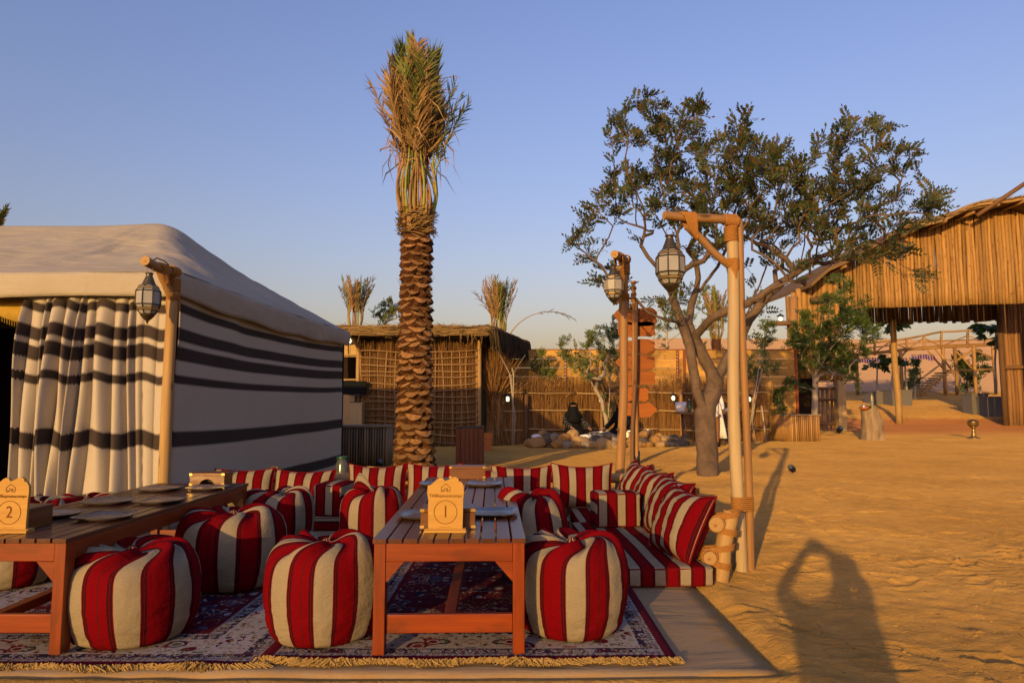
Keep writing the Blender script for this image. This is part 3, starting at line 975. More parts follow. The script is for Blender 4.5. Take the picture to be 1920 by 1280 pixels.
t2 = low_table('varnished low slatted table carrying the board numbered two', -2.845, -2.105, 3.30, 5.55, 0.0, 10)

def text_mesh(body, size, depth=0.0008):
    cu = bpy.data.curves.new('t', 'FONT'); cu.body = body; cu.size = size; cu.align_x = 'CENTER'; cu.align_y = 'CENTER'; cu.extrude = depth
    cu.resolution_u = 3
    ob = bpy.data.objects.new('t', cu); C.objects.link(ob)
    dg = bpy.context.evaluated_depsgraph_get()
    me = bpy.data.meshes.new_from_object(ob.evaluated_get(dg))
    bpy.data.objects.remove(ob); bpy.data.curves.remove(cu)
    return me
def number_board(num, base, label):
    t = thing('number_board', label, 'number board', base, 'wooden number boards on the low tables')
    mb = MB()
    mb.box((0, 0, 0.0065), (0.208, 0.062, 0.013)); mb.box((0, 0.006, 0.0155), (0.204, 0.050, 0.005))
    o = mb.build('foot', M['plywood'], t, local=True); bev(o, 0.0015)
    out = [(-0.085, 0.014), (0.085, 0.014), (0.087, 0.10), (0.088, 0.16), (0.091, 0.20), (0.089, 0.228), (0.080, 0.243), (0.072, 0.250), (0.066, 0.247), (0.063, 0.262), (0.050, 0.271), (0.034, 0.268), (0.014, 0.257), (-0.004, 0.250), (-0.014, 0.265), (-0.028, 0.268), (-0.040, 0.262), (-0.058, 0.246), (-0.074, 0.232), (-0.090, 0.227), (-0.092, 0.19), (-0.086, 0.16), (-0.087, 0.10)]
    mb = MB()
    mb.prism(out, (0, -0.010, 0), (1, 0, 0), (0, 0, 1), (0, 1, 0), 0.016)
    mb.build('board', M['plywood'], t, local=True)
    yf = -0.0112
    # ring
    rg = MB()
    N = 48
    for k in range(N):
        a, b = 2 * PI * k / N, 2 * PI * (k + 1) / N
        r0, r1 = 0.0555, 0.0585
        P = lambda r, q: (r * math.cos(q), yf, 0.098 + r * math.sin(q))
        rg.quad(P(r0, a), P(r1, a), P(r1, b), P(r0, b))
    # underline near the foot
    rg.box((0, yf, 0.0245), (0.055, 0.0004, 0.0012))
    rg.build('engraved_ring', M['engrave'], t, local=True)
    # house emblem with its two curled letters
    em = MB()
    def strip(pts, w):
        for a, b in zip(pts[:-1], pts[1:]):
            a = Vector((a[0], 0, a[1])); b = Vector((b[0], 0, b[1])); d = (b - a).normalized(); n = Vector((-d.z, 0, d.x)) * w / 2
            e = d * w * 0.35
            o = Vector((0, yf, 0.2))
            em.quad(o + a - e - n, o + b + e - n, o + b + e + n, o + a - e + n)
    k = 0.0028
    strip([(-0.012, -0.001), (-0.022, -0.001), (-0.022, 0.020), (0, 0.037), (0.022, 0.020), (0.022, -0.001)], k)
    strip([(-0.012, -0.001), (-0.009, 0.003), (-0.005, 0.003), (-0.003, 0.007), (-0.003, 0.016), (-0.007, 0.016)], k)
    strip([(-0.014, 0.010), (-0.014, 0.004), (-0.012, -0.001)], k)
    strip([(0.022, -0.001), (0.010, -0.001), (0.005, 0.002), (0.005, 0.013), (0.009, 0.015)], k)
    strip([(0.013, 0.009), (0.010, 0.011), (0.010, 0.004)], k)
    em.build('house_emblem', M['engrave'], t, local=True)
    for body, size, z in ((num, 0.082, 0.098), ('TABbaynunacamps', 0.0215, 0.178)):
        me = text_mesh(body, size); me.name = 'lettering'
        me.materials.clear(); me.materials.append(M['engrave'])
        ob = bpy.data.objects.new('lettering', me); C.objects.link(ob); ob.parent = t
        ob.location = (0, yf, z); ob.rotation_euler = (PI / 2, 0, 0)
        if body == num: ob.scale = (0.85, 1.0, 1)
    return t
b1 = gp(834, 999, TH)
number_board('1', (b1.x, b1.y + 0.035, TH), 'pale wooden board numbered one with jagged top edge')
b2 = gp(8, 1000, TH)
number_board('2', (b2.x, b2.y + 0.035, TH), 'pale wooden board numbered two at the left picture edge')

def tissue_box(c, size, yaw, label, mat='boxwood', slot=True):
    t = thing('wooden_box', label, 'wooden box', c, 'wooden boxes on the low tables')
    t.rotation_euler = (0, 0, yaw)
    w, d, h = size
    mb = MB()
    a = h * 0.80
    # body as four boards with an arched mouth in the front board
    mb.box((0, d / 2 - 0.006, a / 2), (w, 0.012, a))
    for sx in (-1, 1): mb.box((sx * (w / 2 - 0.006), 0, a / 2), (0.012, d - 0.026, a))
    o = mb.build('body', M[mat], t, local=True); bev(o, 0.0015)
    fr = MB()
    if slot:
        N = 10
        arch = [(w * 0.22 * math.cos(PI * k / N), 0.004 + a * 0.62 * math.sin(PI * k / N)) for k in range(N + 1)]
        left = [(-w / 2, 0), (-w / 2, a), (0, a)] + [(x, z) for x, z in arch[5:]]
        right = [(w / 2, 0)] + [(x, z) for x, z in arch[:6]] + [(0, a), (w / 2, a)]
        fr.prism(list(reversed(left)), (0, -d / 2, 0), (1, 0, 0), (0, 0, 1), (0, 1, 0), 0.012)
        fr.prism(right, (0, -d / 2, 0), (1, 0, 0), (0, 0, 1), (0, 1, 0), 0.012)
    else:
        fr.box((0, -d / 2 + 0.006, a / 2), (w, 0.012, a))
    fr.build('front_panel', M[mat], t, local=True)
    li = MB(); li.box((0, 0, a + 0.002 + (h - a - 0.002) / 2), (w + 0.006, d + 0.006, h - a - 0.002))
    o = li.build('lid', M[mat], t, local=True); bev(o, 0.002)
    co = MB()
    for sx in (-1, 1):
        for z0 in (0.014, h - 0.010):
            co.box((sx * (w / 2 - 0.008), -d / 2 - 0.0035, z0), (0.022, 0.003, 0.014))
    co.build('brass_corner', M['gold'], t, local=True)
    return t
def top_z(table): return TH
pb = gp(836, 995, TH)
tissue_box((pb.x + 0.003, 3.53 + 0.09, TH + .0005), (0.275, 0.165, 0.105), 0.03, 'dark wooden box standing behind the board numbered one', 'boxwood', False)
q = gp(876, 897, TH)
tissue_box((q.x, q.y + 0.06, TH + .0005), (0.30, 0.15, 0.105), 0.02, 'reddish wooden box at the far end of the table numbered one', 'boxwood', False)
q = gp(378, 912, TH)
tissue_box((q.x + 0.03, q.y + 0.10, TH + .0005), (0.265, 0.16, 0.10), 0.0, 'wooden box with arched mouth at the far end of the table numbered two')
q = gp(50, 1000, TH)
tissue_box((-2.525, 3.60, TH + .0005), (0.15, 0.22, 0.105), 0.0, 'dark wooden box standing behind the board numbered two', 'boxwood', False)

def make_plate():
    mb = MB()
    w = 0.128
    ring = []
    def sq(r, z, n=20, e=5):
        out = []
        for k in range(n):
            a = 2 * PI * (k + 0.5) / n
            c, s = math.cos(a), math.sin(a)
            q = (abs(c) ** e + abs(s) ** e) ** (-1 / e)
            out.append((r * q * c, r * q * s, z + 0.004 * (abs(c * s) * 2) ** 4))
        return out
    prof = [(w * 0.72, 0.0), (w * 0.80, 0.002), (w * 0.99, 0.018), (w * 1.0, 0.020), (w * 0.97, 0.0205), (w * 0.78, 0.0075), (w * 0.5, 0.006)]
    n = 20; o = 0
    for r, z in prof: mb.v.extend(sq(r, z))
    for i in range(len(prof) - 1):
        for k in range(n):
            k2 = (k + 1) % n
            mb.f.append((i * n + k, i * n + k2, (i + 1) * n + k2, (i + 1) * n + k)); mb.uv.append([(0, 0)] * 4); mb.m.append(0)
    mb.f.append(tuple((len(prof) - 1) * n + k for k in range(n))); mb.uv.append([(0, 0)] * n); mb.m.append(0)
    mb.f.append(tuple(reversed(range(n)))); mb.uv.append([(0, 0)] * n); mb.m.append(0)
    return mb
plate_mb = make_plate()
plate0 = None
PL = [(800, 962, 1.25, 'dark square plate left of the box behind the board numbered one'),
      (918, 958, 1.25, 'dark square plate right of the box behind the board numbered one'),
      (820, 905, 1.1, 'dark square plate at the far left of the table numbered one'),
      (908, 905, 1.1, 'dark square plate at the far right of the table numbered one'),
      (198, 965, 1.15, 'nearest plate on the sunny right edge of the table numbered two'),
      (204, 937, 1.15, 'middle plate on the left side of the table numbered two'),
      (300, 936, 1.1, 'middle plate on the right side of the table numbered two'),
      (300, 914, 1.1, 'far left plate beside the box with arched mouth'),
      (388, 912, 1.1, 'far right plate in front of the box with arched mouth'),
      (100, 961, 1.1, 'plate half hidden behind the dark box by the board numbered two')]
for px, py, s, lab in PL:
    p = gp(px, py, TH + 0.02)
    if plate0 is None:
        plate0 = plate_mb.build('plate', M['plate'], None, True, angle=0.7); o = plate0
        OFF[o.name] = Vector()
    else:
        o = plate0.copy(); C.objects.link(o)
    o.location = (p.x, p.y, TH + 0.001); o.scale = (s, s * 0.92, 1.0)
    o.rotation_euler = (0, 0, random.uniform(-0.06, 0.06))
    tag(o, lab, 'plate', 'dark square plates on the low tables')

# ------------------------------------------------------------------ striped poufs
def pouf_mesh(R, H, seed, per, rot, twist, peak=0.0, lean=(0, 0)):
    r_ = np.random.default_rng(seed)
    N, K = 120, 56
    mb = MB()
    prof = [(0.0, 0.0, 0), (0.50, 0.0, 0), (0.73, 0.004, 0), (0.81, 0.03, 0), (0.885, 0.12, 0.0), (0.95, 0.26, 0), (0.995, 0.42, 0), (1.0, 0.58, 0.0), (0.985, 0.72, 0.05), (0.945, 0.83, 0.2), (0.86, 0.92, 0.5), (0.73, 0.975, 0.8), (0.56, 0.995, 1.0), (0.38, 0.985, 1.0), (0.24, 0.955, 0.9), (0.13, 0.925, 0.7), (0.085, 0.93, 0.3), (0.09, 0.955, 0.2), (0.075, 0.985, 0.1), (0.03, 0.99, 0.0)]
    pr = np.array(prof)
    s = np.concatenate([[0], np.cumsum(np.hypot(np.diff(pr[:, 0] * R), np.diff(pr[:, 1] * H)))])
    t = np.linspace(0, s[-1], K)
    # smooth the control profile
    rr = np.interp(t, s, pr[:, 0]); zz = np.interp(t, s, pr[:, 1]); fo = np.interp(t, s, pr[:, 2])
    for _ in range(2):
        rr[1:-1] = (rr[:-2] + 2 * rr[1:-1] + rr[2:]) / 4; zz[1:-1] = (zz[:-2] + 2 * zz[1:-1] + zz[2:]) / 4
    th = np.arange(N) * 2 * PI / N
    nf = int(r_.integers(5, 8))
    ph = r_.uniform(0, 6.28, 8)
    fold = 0.62 * np.cos(nf * th + ph[0] + 0.6 * np.sin(th + ph[1])) + 0.45 * np.cos((nf + 4) * th + ph[2]) + 0.45 * np.cos(2 * th + ph[3])
    fold = np.sign(fold) * np.abs(fold) ** 0.8
    shape = 1 + 0.035 * np.cos(2 * th + ph[4]) + 0.022 * np.cos(3 * th + ph[5]) + 0.014 * np.cos(5 * th + ph[6])
    V = np.zeros((K, N, 3))
    for i in range(K):
        a = th + rot
        sw = twist * max(0, (zz[i] - 0.9) * 0 + fo[i]) * (1 - rr[i])
        rad = R * rr[i] * shape * (1 + 0.035 * fo[i] * fold)
        wr = (fbm(th * 3.0 + 10, np.full(N, zz[i] * 16), seed, 3) - 0.5)
        side = math.exp(-((zz[i] - 0.12) / 0.22) ** 2) * (1 if rr[i] > 0.8 else 0)
        rad = rad * (1 + wr * (0.05 * side + 0.018))
        fine = (fbm(th * 8.0 + 3, np.full(N, zz[i] * 7), seed + 9, 2) - 0.5)
        rad = rad * (1 + 0.014 * fine)
        z = H * zz[i] + fo[i] * fold * H * 0.058 * (0.35 + rr[i])
        z = z + peak * H * fo[i] * np.exp(-((np.mod(th - ph[7] + PI, 2 * PI) - PI) / 0.5) ** 2)
        x = rad * np.cos(a + sw); y = rad * np.sin(a + sw)
        V[i, :, 0] = x + lean[0] * zz[i] * H; V[i, :, 1] = y + lean[1] * zz[i] * H; V[i, :, 2] = np.maximum(z, 0.0)
    mb.v = [tuple(p) for p in V.reshape(-1, 3)]
    for i in range(K - 1):
        for k in range(N):
            k2 = (k + 1) % N
            mb.f.append((i * N + k, i * N + k2, (i + 1) * N + k2, (i + 1) * N + k))
            u0, u1 = per * k / N, per * (k + 1) / N
            mb.uv.append([(u0, t[i]), (u1, t[i]), (u1, t[i + 1]), (u0, t[i + 1])]); mb.m.append(0)
    return mb
def pouf(px, ytop, ybase, w, label, seed, per=8, rot=0.0, twist=0.9, zb=0.025, Rfix=None, peak=0.0, lean=(0, 0)):
    yf = gp(px, ybase, zb).y
    k = w / 2 / F
    R = Rfix or k * yf / (1 - 0.86 * k)
    cy = yf + 0.78 * R
    cx = dp(px, 700, cy).x
    H = (dp(px, ytop, cy + 0.15 * R).z - zb) / 1.03
    t = thing('striped_pouf', label, 'pouf', (cx, cy, zb), 'striped poufs around the low tables')
    mb = pouf_mesh(R, H, seed, per, rot, twist, peak, lean)
    mb.build('cover', M['stripe'], t, True, local=True)
    return t
pouf(273, 1012, 1222, 240, 'big striped pouf in the left foreground beside the table numbered two', 3, 8, 0.30, 1.3, 0.014, lean=(-0.06, 0))
pouf(619, 998, 1220, 205, 'upright striped pouf in front, left of the table numbered one', 11, 8, 0.10, 1.0)
pouf(1070, 996, 1207, 207, 'striped pouf in front, right of the table numbered one', 22, 8, 0.62, 1.2)
pouf(447, 948, 1116, 186, 'half shaded striped pouf behind the big left foreground pouf', 35, 8, 0.15, 0.8, 0.014)
pouf(528, 914, 1040, 138, 'striped pouf between the far ends of the two tables', 41, 8, 0.0, 0.8, 0.014)
pouf(703, 910, 1050, 112, 'striped pouf with peaked top at the left of the table numbered one', 57, 7, 0.5, 0.6, peak=0.16)
pouf(1006, 920, 1100, 130, 'striped pouf leaning behind the right front pouf', 63, 7, 0.9, 0.7, lean=(-0.10, 0.10), peak=0.06)
pouf(40, 1010, 1110, 165, 'shaded striped pouf seen under the table numbered two', 71, 8, 0.4, 0.8, 0.014, Rfix=0.30)
pouf(92, 932, 1075, 150, 'striped pouf peeking over the table behind the dark box', 83, 8, 0.2, 0.8, 0.014, Rfix=0.29)
pouf(176, 925, 1030, 130, 'striped pouf peeking over the middle plates by the tent curtain', 97, 8, 0.8, 0.8, 0.014, Rfix=0.28)

# ------------------------------------------------------------------ floor cushions and pillows
def slab_cushion(size, period, axis, off=0.0, nz=3, seed=0, r=0.03):
    """block cushion, stripes counted along 'axis' and turned over its edges"""
    bm = bmesh.new()
    bmesh.ops.create_cube(bm, size=1.0)
    for v in bm.verts: v.co = Vector((v.co.x * size[0], v.co.y * size[1], v.co.z * size[2]))
    bmesh.ops.bevel(bm, geom=list(bm.edges), offset=r, segments=3, profile=0.6, affect='EDGES')
    nsx = max(2, int(size[0] / 0.09)); nsy = max(2, int(size[1] / 0.09))
    for ax, n in ((0, nsx), (1, nsy)):
        for k in range(1, n):
            c = -size[ax] / 2 + size[ax] * k / n
            nv = Vector((1, 0, 0)) if ax == 0 else Vector((0, 1, 0))
            bmesh.ops.bisect_plane(bm, geom=list(bm.verts) + list(bm.edges) + list(bm.faces), plane_co=nv * c, plane_no=nv)
    ai = 0 if axis == 'x' else 1
    mb = MB()
    bm.verts.ensure_lookup_table()
    for v in bm.verts:
        mb.v.append(v.co.copy())
    for f in bm.faces:
        n = f.normal
        uv = []
        for v in f.verts:
            c = v.co
            u = c[ai]
            if abs(n[ai]) > 0.6:
                u = c[ai] + math.copysign(size[2] / 2 - c.z, n[ai]) * 0.85
            uv.append((u / period + off, (c[1 - ai] if abs(n[1 - ai]) < 0.6 else c[1 - ai] + c.z)))
        mb.f.append(tuple(v.index for v in f.verts)); mb.uv.append(uv); mb.m.append(0)
    V = np.array([tuple(v) for v in mb.v])
    nz_ = (fbm(V[:, 0] * 4 + seed, V[:, 1] * 4 + V[:, 2] * 3, seed, 3) - 0.5)
    cen = (1 - (2 * V[:, 0] / size[0]) ** 2) * (1 - (2 * V[:, 1] / size[1]) ** 2)
    V[:, 2] += np.where(V[:, 2] > 0, 0.014 * cen + 0.012 * nz_, 0)
    V[:, 0] += nz_ * 0.012 * np.sign(V[:, 0]); V[:, 1] += nz_ * 0.012 * np.sign(V[:, 1])
    V[:, 2] += size[2] / 2
    mb.v = [tuple(p) for p in V]
    bm.free()
    return mb
def cushion(name, loc, size, period, axis, label, cat, group, off=0.0, yaw=0.0, seed=0, tilt=0.0):
    t = thing(name, label, cat, loc, group)
    t.rotation_euler = (tilt, 0, yaw)
    mb = slab_cushion(size, period, axis, off, seed=seed)
    mb.build('cover', M['stripe2'], t, True, local=True)
    # piped seams along the top and bottom edges
    pp = MB()
    a, b = size[0] / 2 - 0.008, size[1] / 2 - 0.008
    for z in (0.012, size[2] - 0.010):
        pts = [(-a, -b + .02, z), (-a + .02, -b, z), (0, -b - 0.003, z), (a - .02, -b, z), (a, -b + .02, z), (a + 0.003, 0, z), (a, b - .02, z), (a - .02, b, z), (0, b, z), (-a + .02, b, z), (-a, b - .02, z)]
        pp.tube(pts, 0.005, 5, closed=True)
    pp.build('piping', M['redpipe'], t, True, local=True)
    return t
MG = 'striped floor mattresses of the seating corner'
PER = 0.150
ZM = 0.006
cushion('floor_mattress', (0.93, 5.42, ZM), (0.72, 1.74, 0.125), 0.165, 'x', 'striped floor mattress on the right, nearest the lantern post', 'floor mattress', MG, 0.15, math.radians(2.0), 2)
cushion('floor_mattress', (0.96, 6.72, ZM), (0.72, 0.84, 0.125), 0.165, 'x', 'striped floor mattress in the far right corner of the seating', 'floor mattress', MG, 0.15, math.radians(1.0), 3)
cushion('floor_mattress', (-0.32, 6.88, ZM), (1.72, 0.72, 0.125), 0.165, 'y', 'striped floor mattress behind the table numbered one', 'floor mattress', MG, 0.32, 0, 4)
cushion('floor_mattress', (-1.98, 6.88, ZM), (1.56, 0.72, 0.125), 0.165, 'y', 'striped floor mattress along the tent side of the back row', 'floor mattress', MG, 0.32, 0, 5)
BG = 'striped square bolsters on the mattresses'
cushion('bolster_cushion', (-1.72, 6.74, 0.138), (0.28, 0.42, 0.29), 0.165, 'x', 'striped square bolster between the left back pillows', 'bolster', BG, 0.05, -0.12, 8)
cushion('bolster_cushion', (0.90, 6.07, 0.138), (0.40, 0.25, 0.29), 0.165, 'x', 'striped square bolster lying on the right mattress', 'bolster', BG, 0.0, 0.10, 9)

def pillow_mesh(w, h, t, seed, nstr, off, rev=1.0):
    n = 22
    mb = MB()
    g = np.linspace(-1, 1, n)
    A, B = np.meshgrid(g, g)
    def surf(sgn):
        kx = 1 - 0.075 * (1 - B ** 2); ky = 1 - 0.085 * (1 - A ** 2)
        x = A * w / 2 * kx; y = B * h / 2 * ky
        th = np.maximum(0, (1 - np.abs(A) ** 2.4)) ** 0.5 * np.maximum(0, (1 - np.abs(B) ** 2.4)) ** 0.5
        nz = fbm(A * 2.2 + seed, B * 2.2 + sgn * 9, seed, 3) - 0.5
        # creases running in from the corners
        cr = np.abs(fbm((A + B) * 3 + seed, (A - B) * 1.2, seed + 4, 2) - 0.5)
        z = sgn * t / 2 * th * (1 + 0.35 * nz - 0.25 * cr)
        sag = 0.05 * w * np.sin(seed * 1.7) * (A ** 2 - 0.5) * B
        return np.stack([x, y + sag * 0.3 - 0.02 * (1 - A ** 2) * (B > 0) * B, z], -1)
    S1, S2 = surf(1), surf(-1)
    mb.v = [tuple(p) for p in S1.reshape(-1, 3)] + [tuple(p) for p in S2.reshape(-1, 3)]
    o = n * n
    for i in range(n - 1):
        for k in range(n - 1):
            q = (i * n + k, i * n + k + 1, (i + 1) * n + k + 1, (i + 1) * n + k)
            uv = [((g[p % n] * 0.5 + 0.5) * nstr + off, (g[p // n] * 0.5 + 0.5) * h) for p in q]
            mb.f.append(q); mb.uv.append(uv); mb.m.append(0)
            q2 = tuple(reversed(q))
            mb.f.append(tuple(p + o for p in q2)); mb.uv.append(list(reversed(uv))); mb.m.append(0)
    edge = [(0, k) for k in range(n)] + [(k, n - 1) for k in range(1, n)] + [(n - 1, k) for k in range(n - 2, -1, -1)] + [(k, 0) for k in range(n - 2, 0, -1)]
    pts = [tuple(S1[a, b]) for a, b in edge]
    return mb, pts
def pillow(loc, w, h, t, label, seed, nstr=4.0, off=0.0, yaw=0.0, lean=0.25, roll=0.0, group='striped pillows along the log backrest'):
    """loc = middle of its lower edge; yaw turns the face, lean tips the top away from the face"""
    T = thing('striped_pillow', label, 'pillow', loc, group)
    T.rotation_euler = (Matrix.Rotation(yaw, 3, 'Z') @ Matrix.Rotation(-lean, 3, 'X') @ Matrix.Rotation(roll, 3, 'Y')).to_euler()
    mb, pts = pillow_mesh(w, h, t, seed, nstr, off)
    R = Matrix.Rotation(PI / 2, 3, 'X')
    mb.v = [tuple(R @ Vector(p) + Vector((0, 0, h / 2))) for p in mb.v]
    mb.build('cover', M['stripe2'], T, True, local=True)
    pp = MB()
    pp.tube([tuple(R @ Vector(p) + Vector((0, 0, h / 2))) for p in pts], 0.0065, 5, closed=True)
    pp.build('piping', M['redpipe'], T, True, local=True)
    return T
zp = 0.134
PW = [(-2.73, 0.60, 0.41, 'striped pillow at the left end of the back row by the tent', 0.12, 0.22),
      (-2.14, 0.64, 0.40, 'second striped pillow from the tent in the back row', -0.06, 0.30),
      (-1.37, 0.60, 0.45, 'third striped pillow from the tent, right of the square bolster', 0.04, 0.16),
      (-0.79, 0.58, 0.455, 'striped pillow just behind the far end of the first table', -0.03, 0.14),
      (-0.24, 0.58, 0.41, 'striped pillow mostly hidden by the box on the first table', 0.05, 0.20),
      (0.10, 0.63, 0.435, 'striped pillow right of the far end of the first table', 0.0, 0.16),
      (0.71, 0.63, 0.455, 'striped pillow at the right end of the back row, near the tall lantern post', -0.05, 0.16)]
for k, (x, w, h, lab, yw, ln) in enumerate(PW):
    pillow((x, 7.02 + 0.02 * (k % 2), zp), w, h, 0.20, lab, 10 + k, 3.55, 0.02 + 0.06 * (k % 3) - 0.05, yw, ln)
RW = [((1.12, 6.80, zp), 0.52, 0.52, 'farthest striped pillow of the right row', 0.35),
      ((1.17, 6.28, zp), 0.52, 0.50, 'second farthest striped pillow of the right row', 0.38),
      ((1.15, 5.56, zp), 0.58, 0.51, 'striped pillow of the right row beside the square bolster', 0.42),
      ((1.09, 4.90, zp), 0.60, 0.50, 'nearest and biggest striped pillow of the right row', 0.44)]
for k, (loc, w, h, lab, ln) in enumerate(RW):
    pillow(loc, w * .94, h, 0.28, lab, 30 + k, 3.9, 0.1, -PI / 2 + 0.20 + 0.10 * (k % 2), ln, 0.05)

# ------------------------------------------------------------------ log backrest round the seating
def loop_wrap(mb, c, dirv, rad, n, pitch, rr=0.006, jit=0.002, el=None):
    """rope turns round a pole: dirv along the pole"""
    d = Vector(dirv).normalized(); a = d.orthogonal().normalized(); b = d.cross(a)
    if n > 1:
        pts = []
        for k in range(n * 14 + 1):
            th = 2 * PI * k / 14
            pts.append(Vector(c) + d * (k / 14 - n / 2) * pitch + (a * math.cos(th) + b * math.sin(th)) * (rad + random.uniform(0, jit)))
        mb.tube(pts, rr, 5)
        return
    for k in range(n):
        ctr = Vector(c) + d * (k - (n - 1) / 2) * pitch
        pts = []
        tl = random.uniform(-jit, jit) * 3
        for q in range(14):
            th = 2 * PI * q / 14
            pts.append(ctr + (a * math.cos(th) + b * math.sin(th)) * (rad + random.uniform(0, jit)) + d * tl * math.sin(th))
        mb.tube(pts, rr, 5, closed=True)
def hull_wrap(mb, stations, rr=0.006, turns=10):
    """rope turns round two members: stations = list of (p, r, q, s): circle r at p and circle s at q"""
    path = []
    for t in np.linspace(0, len(stations) - 1, turns):
        i = min(int(t), len(stations) - 2); f = t - i
        a, b = stations[i], stations[i + 1]
        p = Vector(a[0]).lerp(Vector(b[0]), f); q = Vector(a[2]).lerp(Vector(b[2]), f)
        r = a[1] * (1 - f) + b[1] * f; s = a[3] * (1 - f) + b[3] * f
        nrm = a[4]
        ax = (q - p)
        L = ax.length
        ax = ax.normalized() if L > 1e-5 else Vector(nrm).orthogonal()
        up = Vector(nrm).cross(ax).normalized()
        pts = []
        for k in range(9):
            th = PI / 2 + PI * k / 8
            pts.append(p + (ax * math.cos(th) + up * math.sin(th)) * (r + random.uniform(0, .002)))
        for k in range(9):
            th = -PI / 2 + PI * k / 8
            pts.append(q + (ax * math.cos(th) + up * math.sin(th)) * (s + random.uniform(0, .002)))
        path.extend(pts)
    mb.tube(path, rr, 5)
def wobble(a, b, n, amp, seed):
    r_ = random.Random(seed)
    a = Vector(a); b = Vector(b); out = []
    d = (b - a).normalized(); u = d.orthogonal().normalized(); v = d.cross(u)
    p1, p2 = r_.uniform(0, 6), r_.uniform(0, 6)
    for k in range(n):
        t = k / (n - 1)
        e = math.sin(PI * t) * 0.6 + 0.4
        out.append(a.lerp(b, t) + u * amp * math.sin(t * 5 + p1) * e + v * amp * math.sin(t * 7 + p2) * e)
    return out
def log_part(name, parent, a, b, r0, r1, seed, mat='log', amp=0.008, n=10, sides=14):
    mb = MB()
    pts = wobble(a, b, n, amp, seed)
    r_ = random.Random(seed)
    rad = [(r0 + (r1 - r0) * k / (n - 1)) * (1 + r_.uniform(-0.035, 0.035)) for k in range(n)]
    mb.tube(pts, rad, sides, True, 0, 1)
    return mb.build(name, [M[mat], M['logend']], parent, True, angle=0.8)
bk = thing('log_backrest', 'backrest of two tied yellow logs on leaning stub posts round the cushions', 'log backrest', (1.3, 6.0, 0))
# right run: two rails on stubs that lean outwards
def stub(base, lean, h, name='post'):
    top = Vector(base) + Vector(lean)
    return Vector(base), top
stubs = [(1.385, 4.74, 0.115), (1.42, 5.9, 0.115), (1.44, 7.25, 0.115)]
for k, (x, y, lx) in enumerate(stubs):
    a = Vector((x, y, -0.06)); b = Vector((x + lx, y + 0.02, 0.46))
    log_part('stub_post', bk, a, b, 0.058, 0.054, 60 + k)
def on_stub(k, z):
    x, y, lx = stubs[k]
    return Vector((x + lx * (z + 0.06) / 0.52, y + 0.02 * (z + .06) / 0.52, z))
for z, dx, r in ((0.165, -0.105, 0.046), (0.385, -0.100, 0.048)):
    p0 = on_stub(0, z) + Vector((dx - 0.005, -0.075, 0)); p1 = on_stub(2, z) + Vector((dx, 0.35, 0.0))
    log_part('rail', bk, p0, p1, r, r * 0.95, int(z * 1000))
    for k in range(3):
        s = on_stub(k, z); ax = Vector((0.115, 0.02, 0.52)).normalized()
        rail = Vector((s.x + dx, s.y, z))
        for es, n in (((-0.075, -0.045), 4), ((0.045, 0.075), 4)):
            rp = MB()
            hull_wrap(rp, [(rail + Vector((0.012, 0, e * 0.75)), 0.046, s + ax * e, 0.061, tuple(ax)) for e in es], 0.0065, n)
            rp.build('rope_binding', M['rope'], bk, True)
        for yo in (-0.035, 0.075):
            rp = MB()
            loop_wrap(rp, rail + Vector((0, yo, 0)), (0, 1, 0), 0.052, 4, 0.012, 0.006)
            rp.build('rope_binding', M['rope'], bk, True)
# back run
for z, yo, r in ((0.40, 7.42, 0.052), (0.19, 7.40, 0.05)):
    log_part('rail', bk, (-2.95, yo, z), (-1.02, yo + 0.02, z + 0.01), r, r * 0.95, int(900 + z * 100))
    log_part('rail', bk, (-1.0, yo + 0.02, z + 0.005), (1.36, yo, z - 0.005), r, r * 0.95, int(950 + z * 100))
for k, x in enumerate((-2.62, -1.55, -0.35, 0.62)):
    log_part('stub_post', bk, (x, 7.52, -0.06), (x, 7.62, 0.50), 0.056, 0.052, 80 + k)

